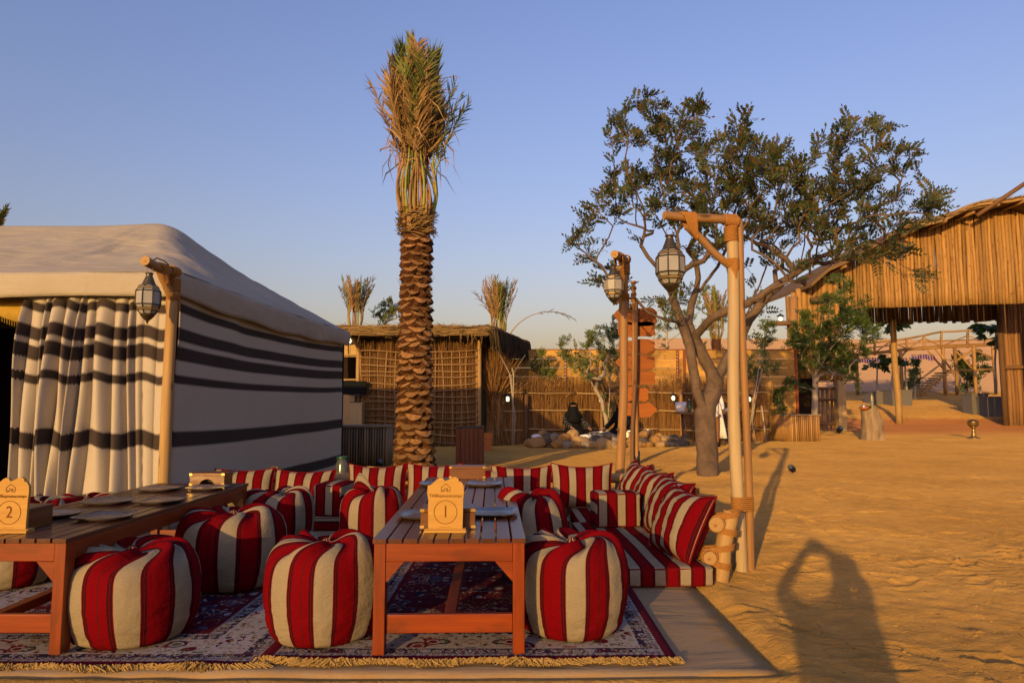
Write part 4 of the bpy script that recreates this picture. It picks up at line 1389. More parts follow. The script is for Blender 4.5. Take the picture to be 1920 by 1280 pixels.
# ------------------------------------------------------------------ lanterns
def make_lantern(scale, top, label, rot, cat_group='metal and glass lanterns hanging on the log posts'):
    """eight-sided Moroccan lantern hanging from 'top' (the hook point)"""
    t = thing('hanging_lantern', label, 'lantern', top, cat_group)
    t.scale = (scale,) * 3
    t.rotation_euler = (0, 0, rot)
    n = 8
    # rings (radius, z) below the hook; unit lantern is 0.50 m from hook to tip and 0.21 m wide
    R = [(0.033, -0.122), (0.060, -0.172), (0.086, -0.190), (0.088, -0.205), (0.104, -0.226), (0.106, -0.345), (0.088, -0.376), (0.086, -0.392), (0.062, -0.428), (0.012, -0.485)]
    def P(i, k, f=1.0):
        r, z = R[i]; a = 2 * PI * (k + 0.5) / n
        return Vector((r * f * math.cos(a), r * f * math.sin(a), z))
    glassbands = {3: 'pane', 4: 'pane', 5: 'pane', 7: 'pane', 1: 'pane'}
    for i in glassbands:
        for k in range(n):
            mb = MB()
            a, b, c, d = P(i, k, .97), P(i, k + 1, .97), P(i + 1, k + 1, .97), P(i + 1, k, .97)
            nin = (b - a).cross(c - a).normalized() * 0.003
            mb.add([a, b, c, d, a + nin, b + nin, c + nin, d + nin], [(3, 2, 1, 0), (4, 5, 6, 7), (0, 1, 5, 4), (1, 2, 6, 5), (2, 3, 7, 6), (3, 0, 4, 7)])
            mb.build('glass_pane', M['frost'], t, local=True)
    fr = MB()
    for i in range(len(R)):
        rr = 0.0048 if 0 < i < 9 else 0.002
        fr.tube([P(i, k) for k in range(n)], rr, 4, closed=True)
    for i in range(1, len(R) - 1):
        for k in range(n):
            fr.tube([P(i, k), P(i + 1, k)], 0.0052 if i == 4 else 0.0045, 4, False)
    fr.build('frame', M['darkbrass'], t, local=True)
    for i in (2, 6):
        bd = MB()
        for k in range(n):
            a, b, c, d = P(i, k, 1.02), P(i, k + 1, 1.02), P(i + 1, k + 1, 1.02), P(i + 1, k, 1.02)
            o = (b - a).cross(d - a).normalized() * 0.002
            bd.add([a, b, c, d, a - o, b - o, c - o, d - o], [(0, 1, 2, 3), (7, 6, 5, 4), (0, 4, 5, 1), (1, 5, 6, 2), (2, 6, 7, 3), (3, 7, 4, 0)])
        bd.build('band', M['brass'], t, local=True)
    cp = MB()
    cp.lathe([(0.010, -0.058), (0.034, -0.062), (0.036, -0.068), (0.026, -0.074), (0.028, -0.090), (0.038, -0.116), (0.058, -0.166), (0.0615, -0.172), (0.050, -0.172)], n=16, rot0=PI / 16)
    cp.build('cap', M['darkbrass'], t, local=True)
    tip = MB()
    tip.lathe([(0.062, -0.428), (0.058, -0.440), (0.046, -0.456), (0.030, -0.474), (0.012, -0.486), (0.010, -0.494), (0.013, -0.500), (0.006, -0.508), (0.001, -0.514)], n=16, rot0=PI / 16)
    tip.build('tip', M['darkbrass'], t, local=True)
    rg = MB()
    rg.tube([(0.024 * math.cos(2 * PI * k / 16), 0.004, -0.034 + 0.024 * math.sin(2 * PI * k / 16)) for k in range(16)], 0.0022, 5, closed=True)
    rg.tube([(0, 0.009 * math.cos(2 * PI * k / 10), -0.006 + 0.011 * math.sin(2 * PI * k / 10)) for k in range(10)], 0.0018, 5, closed=True)
    rg.build('hanging_ring', M['darkbrass'], t, True, local=True)
    return t

# ------------------------------------------------------------------ log posts that carry the lanterns
def lamp_post(base, top, r, arm_tip, arm_back, brace_lo, brace_hi, label, mat, side_mat, side_off, binds, seed, web, thick_arm=0.05, cable=False, group='log lantern posts'):
    t = thing('lantern_post', label, 'lantern post', base, group)
    base = Vector(base); top = Vector(top)
    log_part('post', t, base + Vector((0, 0, -0.1)), top, r, r * 0.9, seed, mat, 0.012, 18, 16)
    if side_mat:
        o = Vector(side_off)
        log_part('side_pole', t, base + o + Vector((0.0, 0, -0.08)), top + o * 0.9 + Vector((0, 0, 0.0)), r * 0.66, r * 0.58, seed + 1, side_mat, 0.008, 14, 12)
    log_part('arm', t, arm_back, arm_tip, thick_arm, thick_arm * 0.95, seed + 2, mat if mat != 'palepole' else 'pole', 0.006, 8, 14)
    log_part('brace', t, brace_lo, brace_hi, thick_arm * 0.85, thick_arm * 0.8, seed + 3, mat if mat != 'palepole' else 'pole', 0.006, 8, 14)
    # rope where the arm meets the post, the brace meets the arm and the brace meets the post
    arm_b = Vector(arm_back); arm_t = Vector(arm_tip); bl = Vector(brace_lo); bh = Vector(brace_hi)
    u = (top - base).normalized()
    def on_post(z):
        f = (z - base.z) / (top.z - base.z); return base.lerp(top, f)
    side_reach = Vector(side_off) if side_mat else Vector((0, 0, 0))
    r2 = r * 0.66 if side_mat else r
    rp = MB()
    ad = (arm_t - arm_b).normalized()
    loop_wrap(rp, on_post(arm_b.z - 0.105), u, r * 1.03, 11, 0.0105, 0.0065)
    rp.build('rope_binding', M['rope'], t, True)
    rp = MB()
    hull_wrap(rp, [(arm_b + ad * 0.02, thick_arm * 1.12, arm_b + ad * 0.02, thick_arm * 1.12, tuple(ad)), (arm_b + ad * 0.115, thick_arm * 1.05, arm_b + ad * 0.115, thick_arm * 1.05, tuple(ad))], 0.0065, 13)
    rp.build('rope_binding', M['rope'], t, True)
    # brace to arm
    rp = MB()
    f = (bh - arm_b).dot(ad)
    st = []
    bd = (bh - bl).normalized()
    for e in np.linspace(-0.015, 0.11 * web, 4):
        pa = arm_b + ad * (f - e * 1.0 + 0.02)
        # brace point under it
        s = max(0.0, e + 0.02)
        pb = bh - bd * s
        st.append((pa, thick_arm * 1.08, pb, thick_arm * 0.9, tuple(ad)))
    hull_wrap(rp, st, 0.0065, 20)
    rp.build('rope_binding', M['rope'], t, True)
    # brace to post: a tapering wrap like a funnel
    rp = MB()
    st = []
    for e in (-0.115 * web, -0.05 * web, 0.0, 0.055 * web):
        z = bl.z + e
        pp = on_post(z)
        if e < -0.001:
            q = pp.lerp(bl, max(0.0, (e / web + 0.125) / 0.125))
        else:
            q = bl + bd * (e / bd.z if abs(bd.z) > 0.1 else e)
        st.append((pp, r * 1.04, q, thick_arm * 0.9 if e > -0.1 * web else r * 0.98, tuple(u)))
    hull_wrap(rp, st, 0.0065, 24)
    rp.build('rope_binding', M['rope'], t, True)
    for z, n in binds:
        rp = MB()
        c = on_post(z)
        if side_mat:
            hull_wrap(rp, [(c - u * 0.045, r * 1.03, c - u * 0.045 + side_reach, r2 * 1.06, tuple(u)), (c + u * 0.045, r * 1.03, c + u * 0.045 + side_reach, r2 * 1.06, tuple(u))], 0.0075, n)
        else:
            loop_wrap(rp, c, u, r * 1.04, n, 0.012, 0.0065)
        rp.build('rope_binding', M['rope'], t, True)
    if cable:
        cb = MB()
        cb.tube([arm_t + Vector((0.02, 0, -0.03)), arm_t.lerp(arm_b, .35) + Vector((0, 0, 0.075)), arm_t.lerp(arm_b, .6) + Vector((0, 0, 0.08)), arm_t.lerp(arm_b, .8) + Vector((0, 0, 0.055)), arm_b + Vector((0.02, 0, 0.06))], 0.006, 6)
        cb.build('cable', M['blackmetal'], t, True)
    return t
def hang_cord(t, a, b):
    mb = MB(); mb.tube([a, b], 0.003, 5); return mb.build('hook', M['darkbrass'], t, True)

# right foreground post
D = 4.88
pb = gp(1388, 1068, 0.0); D = pb.y
ptop = dp(1370, 412, D)
tipp = dp(1245, 404, D - 0.12); backp = dp(1384, 414, D)
blo = dp(1366, 497, D - 0.005); bhi = dp(1287, 424, D - 0.08)
lp = lamp_post(pb, ptop, 0.046, tipp, backp, blo, bhi, 'tall pale log lantern post standing in sand by the right end of the cushions', 'palepole', 'pole', (0.078, 0.015, 0.0), [(dp(1385, 944, D).z, 7)], 301, 0.75, 0.034)
hook = dp(1255, 416, D - 0.12)
make_lantern(1.05 * (dp(1255, 440, D).z - dp(1255, 546, D).z) / 0.455, (hook.x, hook.y, dp(1255, 426, D - 0.12).z), 'biggest lantern, glass and brass, hanging before the acacia tree', 0.0 + 0.02)

# middle post behind the seating corner
D = 7.65
pb = Vector((dp(1160, 900, D).x, D, 0.0)); ptop = dp(1172, 486, D)
tipp = dp(1152, 476, D - 0.55); backp = dp(1173, 490, D + 0.05)
blo = dp(1172, 560, D - 0.03); bhi = dp(1161, 500, D - 0.33)
lp = lamp_post(pb, ptop, 0.051, tipp, backp, blo, bhi, 'brown log lantern post rising behind the right corner pillows', 'pole', None, (0, 0, 0), [], 311, 1.0, 0.045)
hook = dp(1150, 488, D - 0.48)
make_lantern(0.98 * (dp(1150, 505, D).z - dp(1150, 573, D).z) / 0.43, hook, 'glass lantern hanging left of the wooden direction signs', 0.35)

# left post at the tent corner
D = 6.32
pb = Vector((dp(303, 990, D).x, D, 0.0)); ptop = dp(327, 512, D)
tipp = dp(272, 489, D - 0.42); backp = dp(330, 516, D + 0.04)
blo = dp(324, 560, D - 0.02); bhi = dp(300, 507, D - 0.2)
lp = lamp_post(pb, ptop, 0.052, tipp, backp, blo, bhi, 'yellow log lantern post at the corner of the striped tent', 'pole', None, (0, 0, 0), [], 321, 0.75, 0.044, True)
lp_post = [c for c in lp.children if c.name.startswith('post')][0]
lp_post.data.materials[0] = M['log']
hook = dp(281, 499, D - 0.37)
make_lantern(0.98 * (dp(281, 512, D).z - dp(281, 604, D).z) / 0.455, hook, 'glass lantern hanging before the striped tent curtain', 0.42)

# ------------------------------------------------------------------ the striped tent
YF = 6.55
XR = dp(326, 700, YF).x
YB = 11.9
XRB = dp(642, 740, YB).x
tent = thing('tent', 'large cream canvas tent with dark woven bands and a drawn front curtain', 'tent', (XR, YF, 0))
EAVE_T, EAVE_B = 2.45, 2.21
XL = -12.6
def wall_x(y):
    f = (y - YF) / (YB - YF); return XR + (XRB - XR) * f
# side wall: slightly bellied cloth, bands following its sag
mb = MB()
nu, nv = 60, 34
def sag(u):
    # the bands dip between the corner poles
    return 0.0
for a in range(nu + 1):
    u = a / nu; y = YF + 0.03 + (YB - YF - 0.03) * u
    for b in range(nv + 1):
        v = b / nv; z = 2.32 * v
        bell = 0.05 * math.sin(PI * u) * math.sin(PI * v) + 0.035 * (float(fbm(np.array([u * 7.0]), np.array([v * 2.2]), 77, 4)[0]) - 0.5) * 2 + 0.010 * math.sin(u * 34 + 2 * math.sin(v * 3)) * v ** 2
        mb.v.append((wall_x(y) + bell, y, z))
for a in range(nu):
    for b in range(nv):
        q = [a * (nv + 1) + b, (a + 1) * (nv + 1) + b, (a + 1) * (nv + 1) + b + 1, a * (nv + 1) + b + 1]
        mb.f.append(tuple(q))
        uv = []
        for k in q:
            aa, bb = divmod(k, nv + 1); u = aa / nu; z = 2.32 * bb / nv
            # band heights measured on the cloth: it is pulled up in the middle of the wall
            drop = 0.10 * math.sin(PI * min(u * 1.05, 1)) * (z / 2.3) ** 1.5 + 0.0
            uv.append((u * (YB - YF), z + drop + 0.006 * math.sin(u * 9)))
        mb.uv.append(uv); mb.m.append(0)
sw = mb.build('side_wall', M['band'], tent, True)
sol = sw.modifiers.new('cloth', 'SOLIDIFY'); sol.thickness = 0.01; sol.offset = -1
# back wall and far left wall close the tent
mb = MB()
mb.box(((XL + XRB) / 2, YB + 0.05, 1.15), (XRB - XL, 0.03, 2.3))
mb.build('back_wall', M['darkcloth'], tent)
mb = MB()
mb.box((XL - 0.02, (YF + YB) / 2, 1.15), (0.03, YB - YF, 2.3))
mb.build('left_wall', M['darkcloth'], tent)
# added dark sheet: the shade inside the opening is put into its colour
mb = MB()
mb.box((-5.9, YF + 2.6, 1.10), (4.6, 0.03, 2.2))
mb.build('inner_shade_sheet', M['darkcloth'], tent)

# front curtain drawn to the right, deep folds
def curtain(x0t, x1t, x0b, x1b, name, seed, side=1):
    mb = MB()
    nu, nv = 260, 40
    fr = np.linspace(0, 1, nu + 1)
    # irregular folds
    cen = np.array([0.035, 0.13, 0.17, 0.265, 0.37, 0.405, 0.47, 0.60, 0.69, 0.74])
    dep = np.zeros_like(fr)
    r_ = np.random.default_rng(seed)
    for k, c in enumerate(cen):
        w = 0.022 + 0.016 * r_.random()
        pass
    ce = np.concatenate([[-0.04], cen, [0.80, 0.90, 1.04]])
    for k in range(len(ce) - 1):
        q = (fr - ce[k]) / (ce[k + 1] - ce[k]); ok = (q >= 0) & (q < 1)
        amp = (0.08 + 0.13 * r_.random()) if k < len(cen) else 0.035
        dep[ok] = amp * np.sin(PI * q[ok] ** 1.15) ** 0.62
    length = np.concatenate([[0], np.cumsum(np.hypot(np.diff(fr) * 2.0, np.diff(dep)))])
    for a in range(nu + 1):
        u = fr[a]
        for b in range(nv + 1):
            v = b / nv; z = 0.02 + 2.24 * v
            pin = 0.16 + 0.84 * (1 - v ** 7)
            # edge sweeps in towards the top
            xt = x0t + (x1t - x0t) * u; xb = x0b + (x1b - x0b) * u
            x = xb + (xt - xb) * v ** 1.6
            slant = 0.5 * u * (1 - u) * math.sin(u * 9 + 1) * (1 - v)
            uu = u + 0.024 * math.sin(v * 2.8 + u * 6.5) * (1 - v ** 3)
            d = float(np.interp(uu, fr, dep)) * pin * (0.8 + 0.4 * math.sin(v * 2.2 + u * 17) ** 2)
            mb.v.append((x + slant * 0.6, YF - 0.005 - d, z))
    for a in range(nu):
        for b in range(nv):
            q = [a * (nv + 1) + b, (a + 1) * (nv + 1) + b, (a + 1) * (nv + 1) + b + 1, a * (nv + 1) + b + 1]
            mb.f.append(tuple(q)); uv = []
            for k in q:
                aa, bb = divmod(k, nv + 1)
                uv.append((length[aa], 0.02 + 2.24 * bb / nv + 0.025 * math.sin(aa * 0.09 + seed) - 0.10 * float(dep[aa])))
            mb.uv.append(uv); mb.m.append(0)
    o = mb.build(name, M['band'], tent, True)
    s = o.modifiers.new('cloth', 'SOLIDIFY'); s.thickness = 0.008; s.offset = -1
    return o
xt0 = dp(52, 600, YF).x; xb0 = dp(34, 900, YF).x
curtain(xt0, XR - 0.01, xb0, XR - 0.01, 'front_curtain', 5)
curtain(XL + 1.0, -6.0, XL + 0.8, -5.75, 'front_curtain', 8)  # added out of view to keep the sun out of the opening

# roof: ridge, hip and valance as one sagging sheet plus a hanging valance
RZ = 3.62; RXE = -4.86; RY = 9.2
corner_fr = Vector((XR + 0.06, YF - 0.13, EAVE_T)); corner_br = Vector((XRB + 0.08, YB + 0.08, EAVE_T))
ridge_r = Vector((RXE, RY, RZ + 0.05)); ridge_l = Vector((XL + 1.5, RY, RZ + 0.02))
corner_fl = Vector((XL - 0.05, YF - 0.13, EAVE_T)); corner_bl = Vector((XL - 0.05, YB + 0.08, EAVE_T))
mb = MB()
def smin(a, b, k):
    h = np.clip(0.5 + 0.5 * (b - a) / k, 0, 1)
    return b * (1 - h) + a * h - k * h * (1 - h)
gx = np.concatenate([np.linspace(XL - 0.05, -7.0, 40, endpoint=False), np.linspace(-7.0, XRB + 0.10, 110)])
gy = np.linspace(YF - 0.13, YB + 0.08, 90)
XX, YY = np.meshgrid(gx, gy)
xr = np.interp(YY, [YF - 0.13, YB + 0.08], [corner_fr.x, corner_br.x])
TX = np.clip(XX - XL, 0, None) / (XRB + 0.1 - XL)
XW = XL + (xr - XL) * TX                       # plan squeezed so that its right edge follows the side wall
tf = (YY - (YF - 0.13)) / (RY - YF + 0.13)
tb = ((YB + 0.08) - YY) / (YB + 0.08 - RY)
ts = (xr - XW) / (corner_fr.x - RXE)
tl = (XW - XL) / 2.2
t_ = smin(smin(np.minimum(tf, 1.3), np.minimum(tb, 1.3), 0.14), smin(np.minimum(ts, 1.3), np.minimum(tl, 1.3), 0.06), 0.13)
t_ = np.clip(t_, 0, 1.0)
zz = EAVE_T + (RZ - EAVE_T) * (t_ * 1.03 - 0.06 * np.sin(PI * np.clip(t_, 0, 1)))
# the end pole pushes the ridge up; the cloth hangs a little between the poles
zz = zz + 0.035 * np.exp(-(((XW - (RXE + 0.1)) / 0.55) ** 2 + ((YY - RY) / 0.5) ** 2))
wr_ = (fbm(XW * 0.9 + YY * 0.5, YY * 1.4, 12, 4) - 0.5) * 0.16 + (fbm(XW * 2.2 - YY * 2.0, XW * 0.8 + YY * 0.7, 14, 3) - 0.5) * 0.06
ang_ = np.arctan2(XW - RXE, RY - YY)
wr_ = wr_ + (fbm(ang_ * 3.2 + 5, np.hypot(XW - RXE, YY - RY) * 0.35, 33, 3) - 0.5) * 0.13
zz = zz + wr_ * np.clip(np.sin(PI * np.clip(t_ * 1.05, 0, 1)), 0, 1)
edge = np.exp(-t_ / 0.06)
uq = np.clip((XW - XL) / (corner_fr.x - XL), 0, 1); vq = np.clip((YY - YF) / (YB - YF), 0, 1)
zz = zz - edge * 0.03 * np.where(ts < tf, np.sin(PI * vq), np.sin(PI * uq))
ngx, ngy = len(gx), len(gy)
mb.v = list(zip(XW.ravel().tolist(), YY.ravel().tolist(), zz.ravel().tolist()))
for a in range(ngy - 1):
    for b in range(ngx - 1):
        mb.f.append((a * ngx + b, a * ngx + b + 1, (a + 1) * ngx + b + 1, (a + 1) * ngx + b)); mb.uv.append([(0, 0)] * 4); mb.m.append(0)
roof = mb.build('roof', M['canvas'], tent, True)
def valance(a, b, seed, n=80, drop_fn=None):
    mb = MB()
    nv = 6
    for i in range(n + 1):
        u = i / n; p = a.lerp(b, u)
        dip = -0.03 * math.sin(PI * u)
        h = EAVE_T - EAVE_B + 0.012 * math.sin(u * 23 + seed) + (drop_fn(u) if drop_fn else 0)
        for k in range(nv + 1):
            v = k / nv
            nrm = Vector((b - a).normalized().cross(Vector((0, 0, 1))))
            w = 0.015 * (float(fbm(np.array([u * 14]), np.array([v * 2.0]), seed, 3)[0]) - 0.5) * 2
            q = p + nrm * (w + 0.012 * math.sin(PI * v))
            mb.v.append((q.x, q.y, p.z + dip - h * v))
    for i in range(n):
        for k in range(nv):
            q = (i * (nv + 1) + k, i * (nv + 1) + k + 1, (i + 1) * (nv + 1) + k + 1, (i + 1) * (nv + 1) + k)
            mb.f.append(q); mb.uv.append([(0, 0)] * 4); mb.m.append(0)
    o = mb.build('valance', M['canvas'], tent, True)
    s = o.modifiers.new('cloth', 'SOLIDIFY'); s.thickness = 0.008
    return o
valance(corner_fl, corner_fr, 3, 160)
valance(corner_fr, corner_br, 4, 90, lambda u: 0.05 * math.sin(PI * u))
# scalloped mustard trim inside the opening
mb = MB()
N = 60
for k in range(N + 1):
    u = k / N; x = -6.3 + 1.75 * u
    d = 0.16 + 0.10 * abs(math.sin(u * 9.0)) + 0.10 * max(0, (u - 0.8)) 
    mb.v.append((x, YF + 0.10, 2.24)); mb.v.append((x, YF + 0.10 + 0.02 * math.sin(u * 40), 2.24 - d))
for k in range(N):
    mb.f.append((2 * k, 2 * k + 1, 2 * k + 3, 2 * k + 2)); mb.uv.append([(0, 0)] * 4); mb.m.append(0)
o = mb.build('scalloped_trim', M['fringecloth'], tent, True)
s = o.modifiers.new('cloth', 'SOLIDIFY'); s.thickness = 0.006
mb = MB()
for k in range(70):
    x = -6.3 + 1.75 * k / 70; u = k / 70
    d = 0.16 + 0.10 * abs(math.sin(u * 9.0))
    mb.tube([(x, YF + 0.095, 2.24 - d), (x + 0.003, YF + 0.095, 2.24 - d - 0.05)], 0.004, 4)
o = mb.build('trim_fringe', M['fringecloth'], tent); o['kind'] = 'stuff'

# ------------------------------------------------------------------ palms
def frond_mesh(L, w, curve, seed, green, petfrac=0.45, bunch=0.35, dens=46, droop=0.0):
    """frond growing from the origin along +Z, bending towards +X; leaflets on both sides"""
    r_ = random.Random(seed)
    mb = MB()
    n = 14
    pts = []
    for k in range(n):
        t = k / (n - 1)
        x = curve(t)
        z = L * t if droop == 0 else L * (math.sin(droop * t) / droop)
        if droop: x += L * (1 - math.cos(droop * t)) / droop
        pts.append(Vector((x, 0.015 * math.sin(t * 4 + seed), z)))
    rad = [0.018 * (1 - 0.86 * k / (n - 1)) + 0.0025 for k in range(n)]
    rad[0] = 0.036; rad[1] *= 1.25
    mb.tube(pts, rad, 6, True)
    lf = MB()
    for k in range(dens):
        t = petfrac + (1 - petfrac) * (k + r_.random()) / dens
        i = min(int(t * (n - 1)), n - 2); f = t * (n - 1) - i
        p = pts[i].lerp(pts[i + 1], f); d = (pts[i + 1] - pts[i]).normalized()
        side = Vector((0, 1, 0)) if k % 2 else Vector((0, -1, 0))
        side = (side + Vector((r_.uniform(-.7, .7), 0, 0))).normalized()
        ll = w * (0.55 + 0.6 * math.sin(PI * (0.15 + 0.8 * (t - petfrac) / (1 - petfrac)))) * r_.uniform(0.75, 1.15)
        a = r_.uniform(0.7, 1.3) * bunch
        dirv = (d * math.cos(a) + side * math.sin(a)).normalized()
        wd = 0.008 + 0.007 * r_.random()
        nrm = dirv.cross(side).normalized()
        perp = dirv.cross(nrm).normalized() * wd
        tw = nrm * wd * r_.uniform(-0.8, 0.8)
        dr = Vector((0, 0, -1)) * ll * r_.uniform(0.0, 0.28)
        m = p + dirv * ll * 0.45; e = p + dirv * ll + dr
        lf.add([p - perp * 0.4, m - perp + tw, e, m + perp - tw, p + perp * 0.4], [(0, 1, 3, 4), (1, 2, 3)])
    return mb, lf
def leaf_base_mesh(seed):
    """stub of a cut palm leaf: dark fibre sides, tan cut face; local -Y faces outwards, z up"""
    r_ = random.Random(seed)
    mb = MB()
    w, h = 0.116, 0.040
    N = 10
    out = []; inn = []
    for k in range(N):
        a = 2 * PI * k / N
        x = w * math.cos(a); z = h * math.sin(a)
        # lens with drooping middle, upper edge flatter
        z = z * (1.15 if z < 0 else 0.50) + 0.040 * (abs(x) / w) ** 1.6
        x *= 1 + r_.uniform(-0.08, 0.08); z += r_.uniform(-0.006, 0.006)
        out.append(Vector((x, -0.058 + 0.035 * (x / w) ** 2 + 0.02 * (z / h), z)))
        inn.append(Vector((x * 1.12, 0.04 + 0.03 * (x / w) ** 2, z * 1.9 - 0.034)))
    c = Vector((0, -0.058, -0.004))
    V = out + inn + [c]
    f1 = [(k, (k + 1) % N, 2 * N) for k in range(N)]
    mb.add([Vector((p.x, p.y - 0.001, p.z)) for p in out] + [c], [(k, (k + 1) % N, N) for k in range(N)], [[(out[k].x, out[k].z), (out[(k + 1) % N].x, out[(k + 1) % N].z), (0, 0)] for k in range(N)], 0)
    mb.add(out + inn, [((k + 1) % N, k, N + k, N + (k + 1) % N) for k in range(N)], [[(k * .1, 0), ((k + 1) * .1, 0), ((k + 1) * .1, .1), (k * .1, .1)] for k in range(N)], 1)
    o = mb.build('leaf_base', [M['cut'], M['fibre']])
    me = o.data; bpy.data.objects.remove(o)
    return me
PY = 9.6
pbase = Vector((dp(776, 900, PY).x, PY, 0.0)); ptop = dp(781, 432, PY)
palm = thing('date_palm', 'tall date palm with scaly trunk and tied upright crown behind the cushions', 'palm tree', pbase)
tz = ptop.z
tr = MB()
def tr_c(z): return pbase.lerp(ptop, z / tz)
def tr_r(z): return np.interp(z, [0, 0.35, 1.0, 2.0, tz - 0.25, tz - 0.05, tz + 0.12, tz + 0.35], [0.235, 0.225, 0.20, 0.19, 0.185, 0.20, 0.23, 0.21])
zs = np.linspace(-0.15, tz + 0.3, 60)
tr.tube([tr_c(z) for z in zs], [float(tr_r(z)) * 0.95 for z in zs], 20, True)
trunk = tr.build('trunk', M['fibre'], palm, True)
LB = [leaf_base_mesh(400 + k) for k in range(5)]
rows = int((tz - 0.02) / 0.108)
back = MB()
for i in range(rows):
    z = 0.03 + 0.108 * i
    n = 8
    for k in range(n):
        a = 2 * PI * (k + 0.5 * (i % 2) + 0.13 * math.sin(i * 1.7)) / n + 0.05 * i
        r = float(tr_r(z))
        c = tr_c(z)
        sc = r / 0.20 * random.uniform(0.86, 1.12) * (0.92 if z > tz * 0.6 else 1.05)
        fade = 1.0 if z < tz - 0.5 else 0.8
        lm = LB[random.randrange(5)]; ps = Vector((c.x + math.sin(a) * r, c.y - math.cos(a) * r, z + random.uniform(-.016, .016)))
        rt = Euler((random.uniform(-.25, .14), random.uniform(-.24, .24), a + random.uniform(-.12, .12))); sl = Vector((sc * random.uniform(.82, 1.1), sc * random.uniform(.7, 1.15), sc * random.uniform(.75, 1.15)))
        if math.cos(a) > 0.02:
            inst('leaf_base', lm, trunk, ps, rt, sl)
        else:
            T4 = Matrix.LocRotScale(ps, rt, sl)
            vs_ = [T4 @ v.co for v in lm.vertices]
            for p_ in lm.polygons:
                pass
            o_ = len(back.v); back.v.extend([tuple(v) for v in vs_])
            for p_ in lm.polygons:
                back.f.append(tuple(o_ + q for q in p_.vertices)); back.uv.append([(0.01 * q, 0.013 * q) for q in p_.vertices]); back.m.append(p_.material_index)
fb = MB()
for k in range(700):
    a = random.uniform(0, 2 * PI); z = random.uniform(0.1, tz - 0.1); r = float(tr_r(z)) + random.uniform(.0, .035); c = tr_c(z)
    p = Vector((c.x + math.sin(a) * r, c.y - math.cos(a) * r, z)); tg = Vector((math.cos(a), math.sin(a), random.uniform(-1.2, 1.2))).normalized()
    q = p + tg * random.uniform(.03, .10) + Vector((math.sin(a), -math.cos(a), 0)) * random.uniform(0.0, .05)
    fb.tube([p, p.lerp(q, .5) + Vector((math.sin(a), -math.cos(a), 0)) * .012, q], [.003, .0025, .001], 3, False)
fo_ = fb.build('loose_fibre', M['thatch'], trunk); fo_['kind'] = 'stuff'
bo = back.build('leaf_bases_behind', [M['cut'], M['fibre']], trunk); bo['kind'] = 'stuff'
# collar: torn fibre and cut stubs
col = MB()
r_ = random.Random(9)
for k in range(420):
    a = r_.uniform(0, 2 * PI); z = tz - 0.08 + r_.random() * 0.36
    r = 0.215 + r_.uniform(-0.02, 0.035)
    c = tr_c(min(z, tz))
    p = Vector((c.x + math.sin(a) * r, c.y - math.cos(a) * r, z))
    tg = Vector((math.cos(a), math.sin(a), r_.uniform(-.5, .7)))
    outv = Vector((math.sin(a), -math.cos(a), 0)) * r_.uniform(-0.01, 0.06)
    q = p + tg * r_.uniform(0.05, 0.17) + outv
    col.tube([p, p.lerp(q, .5) + outv * 0.6, q], [0.008, 0.006, 0.002], 4, False)
o = col.build('fibre_collar', M['thatch'], palm, False); o['kind'] = 'stuff'
for k in range(16):
    a = 2 * PI * k / 16 + r_.uniform(-.1, .1)
    z = tz + 0.06 + r_.uniform(-0.05, 0.2)
    r = 0.20
    c = tr_c(tz)
    mb = MB()
    d = Vector((math.sin(a) * 0.25, -math.cos(a) * 0.25, 1)).normalized()
    p = Vector((c.x + math.sin(a) * r, c.y - math.cos(a) * r, z))
    mb.box(p + d * 0.06, (0.075, 0.03, 0.17), Matrix.Rotation(a, 3, 'Z') @ Matrix.Rotation(0.2, 3, 'X'), taper=0.7)
    mb.build('cut_stub', M['petiole'], palm)
# tied crown: petioles bow outwards, then gather
cr_c = tr_c(tz)
fr_specs = []
for k in range(24):
    a = 2 * PI * k / 24 + r_.uniform(-.12, .12)
    dry = (k % 2 != 0) or (math.cos(a) > 0.3 and k % 4 == 0)
    fr_specs.append((a, 0.19, r_.uniform(1.65, 2.4), dry))
for k in range(14):
    fr_specs.append((r_.uniform(0, 2 * PI), r_.uniform(0.02, 0.09), r_.uniform(2.3, 2.75), r_.random() < 0.2))
for k, (a, r, L, dry) in enumerate(fr_specs):
    bow = r_.uniform(0.05, 0.17) if r > 0.15 else 0.04
    L0 = L
    tight = r_.uniform(-0.12, 0.06); flare = r_.uniform(0.15, 0.55)
    def curve(t, bow=bow, tight=tight, r=r, flare=flare):
        return bow * math.sin(min(t / 0.42, 1.0) * PI) * 1.0 + (tight if t > 0.3 else tight * (t / 0.3)) * (1 if r > .15 else 0.3) + flare * max(0, t - 0.5) * (1 + 0.6 * math.sin(t * 3))
    mb, lf = frond_mesh(L, r_.uniform(0.30, 0.46), curve, k, not dry, 0.52 if dry else 0.47, r_.uniform(0.25, 0.75), 130)
    base = Vector((cr_c.x + math.sin(a) * r, cr_c.y - math.cos(a) * r, tz + 0.05 + r_.uniform(0, .16)))
    R = Matrix.Rotation(a - PI / 2, 3, 'Z')
    for m_ in (mb, lf): m_.v = [tuple(R @ Vector(p) + base) for p in m_.v]
    fo = mb.build('frond', M['petiole'] if dry else M['petiolegreen'], palm, True)
    lf.build('leaflets', M['fronddry'] if dry else M['frondgreen'], fo)
